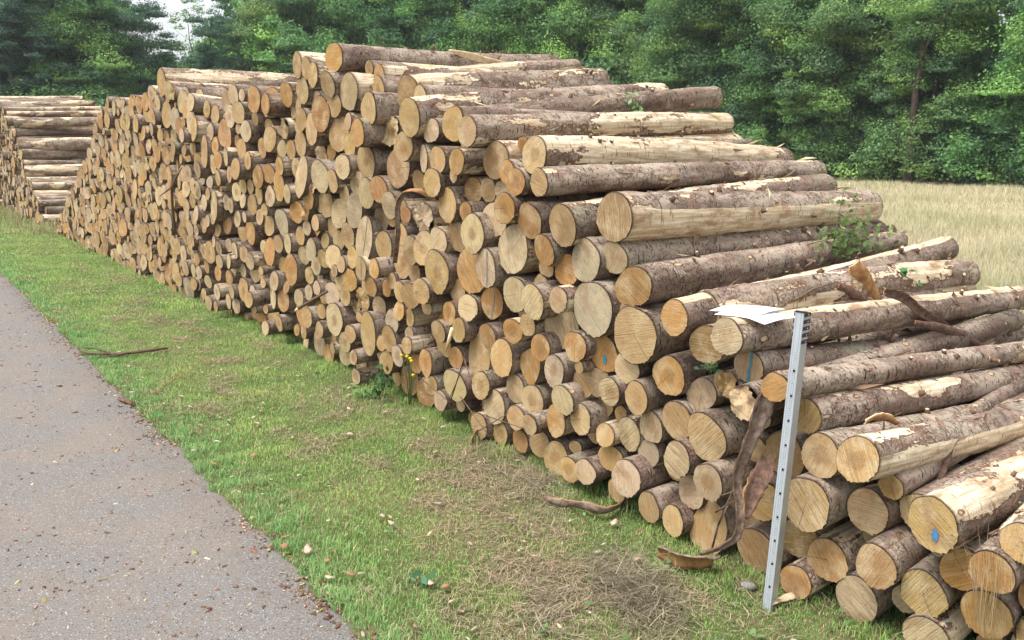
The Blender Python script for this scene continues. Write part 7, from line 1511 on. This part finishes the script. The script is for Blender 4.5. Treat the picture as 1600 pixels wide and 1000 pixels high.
stick('splinter', [(-0.372, 5.276, 0.73), (-0.392, 5.271, 0.658), (-0.419, 5.291, 0.566)], [0.012, 0.012, 0.004], 'white wood splinter sticking out upright from the lower part of the stack', 'splinter', mat=PALEWOOD)
stick('stick', [(-1.48, 6.843, 0.697), (-1.615, 6.86, 0.621), (-1.734, 6.888, 0.547)], [0.012, 0.013, 0.013], 'short brown stick with a white broken tip poking out of the stack', 'stick', tip=([(-1.734, 6.888, 0.547), (-1.762, 6.893, 0.525)], [.014, .010]))
stick('branch', [(-3.836, 10.188, 1.588), (-3.853, 10.058, 1.497), (-3.974, 10.191, 1.359), (-4.003, 10.248, 1.08), (-4.067, 10.456, 0.787)], [0.008, 0.012, 0.016, 0.017, 0.014], 'thin dark branch hanging bent against the far part of the stack', 'branch', twigs=[([(-3.974, 10.191, 1.359), (-4.234, 10.482, 1.246)], [.012, .004])])
stick('fallen_branch', [(-3.142, 7.675, 0.03), (-3.254, 7.579, 0.035), (-3.4, 7.502, 0.03), (-3.567, 7.454, 0.03)], [0.009, 0.016, 0.015, 0.01], 'forked stick lying on the grass near the road', 'stick', twigs=[([(-3.567, 7.454, 0.03), (-3.76, 7.478, 0.03), (-3.877, 7.534, 0.04)], [.012, .012, .006]), ([(-3.577, 7.478, 0.03), (-3.786, 7.654, 0.035), (-3.894, 7.616, 0.05)], [.010, .009, .004]), ([(-3.4, 7.502, 0.03), (-3.572, 7.376, 0.02)], [.014,.006])])
stick('twig', [(-2.696, 6.19, 0.02), (-2.686, 6.508, 0.03), (-2.657, 6.697, 0.03), (-2.622, 6.843, 0.05)], [0.003, 0.005, 0.004, 0.002], 'thin twig lying on the green grass beside the road', 'twig', mat=INNER)
stick('twig', [(1.424, 3.874, 0.968), (1.477, 3.919, 0.994), (1.564, 3.997, 1.045)], [0.006, 0.007, 0.003], 'thin pale forked twig standing on the log just right of the staff', 'twig', mat=PALEWOOD, twigs=[([(1.477, 3.919, 0.994), (1.44, 3.901, 1.043)], [.004,.002])])
stick('dry_twigs', [(1.384, 4.18, 1.098), (1.509, 4.278, 1.139), (1.683, 4.406, 1.158)], [0.007, 0.006, 0.003], 'tangle of thin dry twigs caught between logs above the papers', 'twigs', twigs=[([(1.802, 4.529, 1.087), (1.944, 4.63, 1.096), (2.095, 4.746, 1.13)], [.006,.005,.003]), ([(1.896, 4.581, 1.026), (2.006, 4.674, 1.093), (2.12, 4.763, 1.138)], [.006,.005,.003]), ([(1.406, 4.239, 1.055), (1.553, 4.342, 1.047), (1.708, 4.456, 1.069)], [.006,.005,.003]), ([(1.498, 4.322, 1.145), (1.597, 4.395, 1.162), (1.7, 4.469, 1.161)], [.006,.005,.003]), ([(1.583, 4.36, 1.039), (1.732, 4.477, 1.077), (1.887, 4.591, 1.101)], [.006,.005,.003]), ([(1.426, 4.279, 1.178), (1.553, 4.355, 1.112), (1.686, 4.437, 1.052)], [.006,.005,.003]), ([(1.498, 4.308, 1.075), (1.605, 4.39, 1.114), (1.719, 4.487, 1.172)], [.006,.005,.003]), ([(1.575, 4.366, 1.091), (1.664, 4.431, 1.093), (1.755, 4.493, 1.083)], [.006,.005,.003]), ([(1.664, 4.423, 1.054), (1.72, 4.476, 1.122), (1.777, 4.526, 1.173)], [.006,.005,.003]), ([(1.468, 4.298, 1.126), (1.642, 4.417, 1.099), (1.825, 4.54, 1.068)], [.006,.005,.003]), ([(1.755, 4.495, 1.093), (1.825, 4.553, 1.132), (1.896, 4.612, 1.178)], [.006,.005,.003]), ([(1.618, 4.409, 1.157), (1.708, 4.463, 1.106), (1.802, 4.521, 1.05)], [.006,.005,.003]), ([(1.385, 4.244, 1.151), (1.478, 4.301, 1.113), (1.575, 4.362, 1.072)], [.006,.005,.003]), ([(1.532, 4.358, 1.198), (1.597, 4.391, 1.142), (1.664, 4.425, 1.067)], [.006,.005,.003]), ([(1.708, 4.478, 1.18), (1.802, 4.537, 1.127), (1.896, 4.585, 1.046)], [.006,.005,.003])])
stick('dead_twigs', [(-0.415, 5.37, 0.168), (-0.287, 5.023, 0.596), (-0.231, 4.86, 0.483)], [0.004, 0.004, 0.002], 'few bent dry twigs at the foot of the stack near the pear-shaped pale log end', 'twigs', twigs=[([(-0.218, 5.098, 0.109), (-0.11, 4.744, 0.287), (-0.018, 4.651, 0.374)], [.0035,.003,.002]), ([(-0.155, 5.011, 0.24), (-0.036, 4.642, 0.321), (0.07, 4.529, 0.321)], [.0035,.003,.002]), ([(-0.462, 5.436, 0.103), (-0.351, 5.077, 0.402), (-0.267, 4.995, 0.603)], [.0035,.003,.002]), ([(-0.323, 5.243, 0.292), (-0.208, 4.879, 0.263), (-0.112, 4.78, 0.159)], [.0035,.003,.002]), ([(-0.63, 5.667, 0.301), (-0.485, 5.263, 0.328), (-0.377, 5.147, 0.279)], [.0035,.003,.002])])
stick('dead_twigs', [(0.889, 3.567, 0.079), (0.874, 3.417, 0.27), (0.939, 3.498, 0.337)], [0.005, 0.005, 0.003], 'thin forked dead twig in front of the lowest log ends left of the hanging bark', 'twigs', twigs=[([(0.874, 3.417, 0.27), (0.882, 3.337, 0.392), (0.917, 3.358, 0.468)], [.004,.003,.002]), ([(0.864, 3.431, 0.322), (0.879, 3.341, 0.388), (0.921, 3.352, 0.408)], [.004,.003,.002]), ([(0.875, 3.415, 0.401), (0.886, 3.332, 0.448), (0.923, 3.349, 0.452)], [.004,.003,.002])])
def stone(pos, size, label, seed):
    g = random.Random(seed); V = []; F = []
    for j in range(7):
        for i in range(10):
            a = 2 * math.pi * i / 10; b = -math.pi / 2 + math.pi * j / 6
            k = 1 + .16 * mnoise.noise(Vector((math.cos(a) * math.cos(b) * 1.6 + seed, math.sin(a) * math.cos(b) * 1.6, math.sin(b) * 1.6)))
            V.append((size * k * 1.5 * math.cos(a) * math.cos(b), size * k * math.sin(a) * math.cos(b), size * .6 * k * math.sin(b)))
    for j in range(6):
        for i in range(10): F.append((j * 10 + i, j * 10 + (i + 1) % 10, (j + 1) * 10 + (i + 1) % 10, (j + 1) * 10 + i))
    o = link('stone', mesh('stone', V, F), STONE); o.location = pos; o.rotation_euler = (0, 0, -.5); tag(o, label, 'stone')
stone((1.003, 3.371, 0.015),   .025, 'rough grey stone in the grass beside the foot of the staff', 3)
bark_strip('bark_piece', [(1.053, 3.211, 0.02), (1.104, 3.234, 0.03), (1.161, 3.264, 0.03)], [0.01, 0.03, 0.035], (0.3, 0.8, 0.2), 'pointed dry piece of bark on the grass behind the foot of the staff', 'bark piece', curl=.2, th=.005, seed=15, mats=[PALEWOOD, PEEL])
def bark_litter():
    V = []; Q = []; C = []; o = 0; g = np.random.default_rng(77)
    longs = [d for d in LOGS if d[10] and 'P' not in d[9]]
    for q_ in range(2400):
        d = longs[g.integers(len(longs))]; x, y, z, r, e, az, ti, L = d[:8]
        yy = L * g.uniform(.04, 1) ; th = g.uniform(.35, 2.9); rr = r * (1 - .1 * yy / L) * 1.03
        M = Matrix.Rotation(-R(az), 4, 'Z') @ Matrix.Rotation(R(ti), 4, 'X')
        p = Vector((x, y, z)) + M @ Vector((rr * math.cos(th), yy, rr * math.sin(th)))
        nn = (M @ Vector((math.cos(th), g.normal(0, .3), math.sin(th)))).normalized()
        a = nn.cross(Vector((g.normal(), g.normal(), g.normal()))).normalized(); b = nn.cross(a)
        s = min(.06, .008 + g.exponential(.012)); w = s * g.uniform(.25, .7)
        if q_ % 14 == 0: s = g.uniform(.07, .20); w = s * g.uniform(.08, .22); nn = (nn + Vector((0, 0, .5))).normalized()
        col = [(.17, .09, .06), (.24, .15, .10), (.40, .29, .19), (.62, .50, .33), (.11, .07, .05)][g.choice(5, p=[.3, .25, .18, .12, .15])]
        c4 = [p - a * s * .5, p + b * w * .5 + nn * s * .15, p + a * s * .5 + nn * s * g.uniform(0, .4), p - b * w * .5 + nn * s * .1]
        V += c4 + [q - nn * .002 for q in c4]; C += [col] * 8
        Q += [(o, o + 1, o + 2, o + 3)] + [(o + k, o + (k + 1) % 4, o + 4 + (k + 1) % 4, o + 4 + k) for k in range(4)]; o += 8
    me = big_mesh('bark_litter', np.array([tuple(v) for v in V]), [np.array(Q)]); attr_c(me, 'tint', np.array(C))
    tag(link('bark_litter', me, STRAW), 'crumbs and flakes of bark lying on the upper logs of the stack', 'bark crumbs', kind='stuff')
bark_litter()

# ------------------------------------------------------------------ small plants
def leafy(name, stems, nleaf, size, col, label, cat, spread=.05, fern=False, seed=0, mat=None):
    g = random.Random(seed); o = empty(name, stems[0][0]); base = Vector(stems[0][0])
    tag(o, label, cat)
    V, F = join([tube([Vector(q) - base for q in st], [.004, .003, .0015][:len(st)] if len(st) <= 3 else [.004 - .0025 * i / (len(st) - 1) for i in range(len(st))], 6) for st in stems])
    link('stem', mesh('stem', V, F), TWIG, o)
    P = []; Nn = []; S = []; C = []
    for st in stems:
        st = [Vector(q) - base for q in st]
        for k in range(nleaf):
            f = (k + g.random()) / nleaf * (len(st) - 1); i = min(int(f), len(st) - 2); p = st[i].lerp(st[i + 1], f - i)
            p = p + Vector((g.gauss(0, spread), g.gauss(0, spread), g.gauss(0, spread * .7)))
            P.append(p); Nn.append((g.gauss(-.1, .5), g.gauss(-.4, .5), g.gauss(.7, .4))); S.append(size * g.uniform(.6, 1.3))
            kk = g.uniform(.7, 1.35); C.append((col[0] * kk, col[1] * kk, col[2] * kk))
    V, F, C = leaf_cloud(np.array(P), np.array(Nn), np.array(S), np.array(C))
    me = big_mesh('leaves', V, [F]); attr_c(me, 'tint', C); link('leaves', me, LEAF, o)
    return o
leafy('leafy_branch', [[(1.681, 4.9, 1.294), (1.88, 5.069, 1.312), (2.13, 5.273, 1.306), (2.478, 5.548, 1.253)], [(1.826, 5.004, 1.215), (1.999, 5.164, 1.302), (2.159, 5.321, 1.427)], [(1.88, 5.052, 1.227), (1.922, 5.119, 1.39), (1.977, 5.202, 1.573)], [(1.88, 5.059, 1.264), (2.102, 5.238, 1.244), (2.309, 5.424, 1.315)]], 75, 0.036, (0.1, 0.19, 0.055), 'cut birch branch with green leaves lying across the logs', 'branch', 0.055, seed=1)
leafy('fern_sprig', [[(0.91, 6.352, 1.94), (0.89, 6.362, 2.057), (0.845, 6.364, 2.208)], [(0.921, 6.363, 1.945), (0.91, 6.367, 2.012), (0.901, 6.382, 2.111)]], 45, 0.04, (0.16, 0.27, 0.11), 'light green sprig standing up against a thick log on top of the stack', 'sprig', 0.03, seed=2)
leafy('fern_sprig', [[(-0.081, 6.636, 2.159), (0.0, 6.722, 2.2), (0.158, 6.874, 2.184)], [(-0.024, 6.696, 2.171), (0.024, 6.746, 2.192), (0.073, 6.797, 2.214)]], 35, 0.045, (0.14, 0.25, 0.1), 'light green sprig lying flat on logs near the top of the stack', 'sprig', 0.028, seed=3)
leafy('needle_sprig', [[(0.856, 3.834, 0.838), (0.87, 3.73, 0.88), (0.898, 3.673, 0.892)]], 26, 0.03, (0.05, 0.1, 0.04), 'small dark green needle sprig between log ends left of the papers', 'sprig', 0.015, seed=4)
leafy('leafy_twig', [[(1.972, 4.369, 1.213), (2.028, 4.408, 1.184), (2.117, 4.471, 1.144)]], 9, 0.045, (0.07, 0.19, 0.06), 'few dark green leaves on the grey log right of the birch branch', 'sprig', 0.02, seed=5)
leafy('leafy_twig', [[(1.615, 4.039, 0.993), (1.646, 4.068, 1.006), (1.678, 4.096, 1.019)]], 7, 0.035, (0.08, 0.22, 0.05), 'few bright green leaves on the log just right of the papers', 'sprig', 0.012, seed=6)
leafy('weed', [[(-0.998, 6.245, 0.054), (-0.962, 6.093, 0.185), (-0.941, 6.029, 0.259)], [(-0.974, 6.211, 0.063), (-0.908, 5.984, 0.205)]], 26, 0.045, (0.05, 0.12, 0.04), 'dark leafy weed growing at the foot of the stack', 'weed', 0.03, seed=7)
leafy('weed', [[(-1.096, 6.191, 0.01), (-1.051, 6.156, 0.04), (-1.022, 6.156, 0.05)], [(-1.096, 6.191, 0.01), (-1.127, 6.156, 0.04)]], 14, 0.05, (0.09, 0.19, 0.06), 'low broad-leaved weed in the grass in front of the stack', 'weed', 0.03, seed=8)
leafy('weed', [[(-0.425, 3.426, 0.0), (-0.405, 3.398, 0.03), (-0.386, 3.377, 0.05)]], 12, 0.045, (0.07, 0.16, 0.07), 'low bluish-leaved weed in the verge beside two fallen leaves', 'weed', 0.03, seed=9)
def flower_plant():
    base = Vector((-0.719, 5.825, 0.063)); o = empty('yellow_flower_plant', base); tag(o, 'wild plant with small yellow flowers at the foot of the stack', 'flower')
    heads = [Vector(q) - base for q in [(-0.741, 5.65, 0.461), (-0.699, 5.593, 0.467), (-0.674, 5.558, 0.462), (-0.664, 5.545, 0.448), (-0.652, 5.527, 0.357)]]; parts = []
    for q in heads: parts.append(tube([Vector((0, 0, 0)), q * .5 + Vector((.01, -.02, .01)), q], [.004, .003, .002], 6))
    m = mesh('stem', *join(parts)); link('stem', m, LEAF_STEM, o)
    for q in heads:
        V = [q + Vector((0, -.012, .006))]; n = 10
        for k in range(n):
            a = 2 * math.pi * k / n; rr = .016 if k % 2 else .011
            V.append(q + Vector((rr * math.cos(a), -.004, rr * .8 * math.sin(a))))
        V.append(q + Vector((0, .012, -.004)))
        F = [(0, 1 + k, 1 + (k + 1) % n) for k in range(n)] + [(n + 1, 1 + (k + 1) % n, 1 + k) for k in range(n)]
        link('flower_head', mesh('flower_head', V, F), YELLOW, o)
LEAF_STEM = mat_simple('green_stem', (.10, .16, .05), .7, .2, 30)
flower_plant()
def grass_tuft():
    parts = []; n = 26; b = np.array((1.551, 2.583, 0.307))
    B = b + RNG.normal(0, .02, (n, 3)) * np.array([1, 1, 0])
    col = np.array([.50, .42, .22]) * RNG.uniform(.7, 1.2, (n, 1))
    V, Q, Tt, C = blades(B, RNG.uniform(.18, .36, n), np.full(n, .0028), np.clip(RNG.normal(.25, .15, n), 0, .7), col)
    me = big_mesh('grass_tuft', V, [Q, Tt]); attr_c(me, 'tint', C); o = link('grass_tuft', me, STRAW)
    tag(o, 'thin tuft of dry grass stems in front of log ends at the lower right', 'grass tuft')
grass_tuft()

def dead_leaf(x, y, z, size, az, label, pale, seed):
    g = random.Random(seed); pr = [(-.55, 0), (-.3, .28), (0, .36), (.3, .26), (.6, 0), (.3, -.26), (0, -.34), (-.3, -.25)]
    V = [(0, 0, .16 * size)]; 
    for a, b in pr: V.append((a * size * g.uniform(.9, 1.1), b * size * g.uniform(.9, 1.15), size * g.uniform(.0, .28)))
    n = len(V); V += [(a, b, c - .0012) for a, b, c in V]
    F = [(0, 1 + i, 1 + (i + 1) % 8) for i in range(8)]; F += [(n, n + 1 + (i + 1) % 8, n + 1 + i) for i in range(8)]
    F += [(1 + i, n + 1 + i, n + 1 + (i + 1) % 8, 1 + (i + 1) % 8) for i in range(8)]
    o = link('fallen_leaf', mesh('fallen_leaf', V, F), PALELEAF if pale else DEADLEAF)
    o.location = (x, y, z); o.rotation_euler = (g.uniform(-.25, .25), g.uniform(-.25, .25), az)
    tag(o, label, 'leaf', 'fallen leaves on the verge')
for i, q in enumerate([
(-1.695, 5.512, 0.026, 0.045, 5.067, 'largest pale fallen leaf on the verge, near the road', 1),
(-3.186, 7.133, 0.026, 0.045, 0.806, 'orange fallen leaf on the grass nearest the forked stick', 0),
(-1.734, 4.768, 0.026, 0.04, 5.736, 'brown fallen leaf in tufted grass at the edge of the road', 0),
(-1.546, 4.916, 0.026, 0.045, 1.428, 'orange-brown fallen leaf a hand below the largest pale leaf', 0),
(-1.754, 5.81, 0.026, 0.035, 1.416, 'small brown leaf just above the largest pale leaf', 0),
(-1.062, 3.811, 0.026, 0.05, 3.737, 'upper of two brown leaves piled at the road edge', 0),
(-1.051, 3.711, 0.026, 0.05, 4.76, 'lower of two brown leaves piled at the road edge', 0),
(-0.933, 3.672, 0.026, 0.06, 1.943, 'greyish pale leaf right of the two piled leaves at the road edge', 1),
(-0.824, 3.572, 0.026, 0.045, 1.36, 'orange leaf below the greyish leaf near the road edge', 0),
(-0.78, 3.415, 0.026, 0.045, 2.778, 'dull pale leaf on the grass nearest the road among the lowest leaves', 1),
(-0.65, 4.041, 0.026, 0.05, 3.428, 'tan leaf with a pale stalk in the middle of the verge', 1),
(-0.595, 3.967, 0.026, 0.035, 2.714, 'small whitish leaf touching the tan leaf in mid verge', 1),
(-0.698, 3.449, 0.026, 0.035, 2.847, 'small reddish leaf on green grass at the bottom of the photo', 0),
(-0.342, 3.365, 0.026, 0.05, 1.554, 'rosy pale leaf beside the low bluish weed', 1),
(-0.28, 3.344, 0.026, 0.045, 0.641, 'orange leaf right of the rosy one beside the low weed', 0),
(-1.042, 5.303, 0.026, 0.05, 5.791, 'pale tan leaf on the dry patch in front of the stack', 1),
(-1.149, 5.84, 0.026, 0.035, 2.169, 'little tan leaf on the dry patch nearest the stack', 1),
(-0.464, 4.96, 0.026, 0.045, 3.132, 'tan leaf on dry clippings right of the middle of the verge', 1),
(0.504, 3.967, 0.026, 0.05, 1.088, 'light orange leaf on the grass close to the lowest log ends', 1),
(0.556, 3.578, 0.026, 0.045, 4.063, 'light orange leaf on the grass left of the bark slab', 1),
(-1.231, 6.471, 0.026, 0.05, 5.434, 'tan leaf leaning in the grass at the foot of the stack', 1),
(-3.727, 8.607, 0.026, 0.05, 0.99, 'pale leaf on the grass above the forked stick', 1),
]): dead_leaf(*q, 300 + i)

# ------------------------------------------------------------------ light, sky, camera
SUN_EL, SUN_AZ = (68, -118)   # degrees; azimuth clockwise from +y
w = bpy.data.worlds.new('World'); scene.world = w; w.use_nodes = True
nt = w.node_tree; bg = nt.nodes['Background']
sky = nt.nodes.new('ShaderNodeTexSky'); sky.sky_type = 'NISHITA'; sky.sun_disc = False
sky.sun_elevation = R(SUN_EL); sky.sun_rotation = R(SUN_AZ); sky.dust_density = 4.0; sky.air_density = 1.0; sky.ozone_density = 1.0
hsv = nt.nodes.new('ShaderNodeHueSaturation'); hsv.inputs['Saturation'].default_value = .25   # overcast: little blue left
nt.links.new(sky.outputs[0], hsv.inputs['Color']); nt.links.new(hsv.outputs[0], bg.inputs['Color']); bg.inputs['Strength'].default_value = .135
sun = bpy.data.lights.new('sun', 'SUN'); sun.energy = 1.4; sun.angle = R(35); sun.color = (1, .96, .90)
so = bpy.data.objects.new('sun', sun); COL.objects.link(so)
dv = Vector((math.sin(R(SUN_AZ)) * math.cos(R(SUN_EL)), math.cos(R(SUN_AZ)) * math.cos(R(SUN_EL)), math.sin(R(SUN_EL))))
so.rotation_euler = dv.to_track_quat('Z', 'Y').to_euler()

# thin summer air between the stack and the wood
hv, hf = box(-75, 75, -20, 95, -1.0, 19.0)
hz = bpy.data.materials.new('haze_air'); hz.use_nodes = True; hz.node_tree.nodes.clear()
ho = hz.node_tree.nodes.new('ShaderNodeOutputMaterial'); hp = hz.node_tree.nodes.new('ShaderNodeVolumePrincipled')
hp.inputs['Color'].default_value = (.86, .93, 1, 1); hp.inputs['Density'].default_value = .0005
hz.node_tree.links.new(hp.outputs[0], ho.inputs['Volume'])
tag(link('haze', mesh('haze', hv, hf, smooth=False), hz), 'faint haze in the air in front of the wood', 'haze', kind='stuff')

cam = bpy.data.cameras.new('camera'); co = bpy.data.objects.new('camera', cam); COL.objects.link(co)
cam.sensor_fit = 'HORIZONTAL'; cam.sensor_width = 36.0; cam.lens = 36.0 * 1350 / 1600; cam.clip_end = 1500; cam.clip_start = .05
co.location = (0, 0, 1.85); co.rotation_euler = (math.pi / 2 - math.atan(274 / 1350), 0, 0)
scene.camera = co
scene.view_settings.view_transform = 'Standard'; scene.view_settings.look = 'None'; scene.view_settings.exposure = 1.2; scene.view_settings.gamma = 1
scene.cycles.max_bounces = 6; scene.cycles.diffuse_bounces = 4; scene.cycles.transmission_bounces = 4; scene.cycles.use_denoising = True
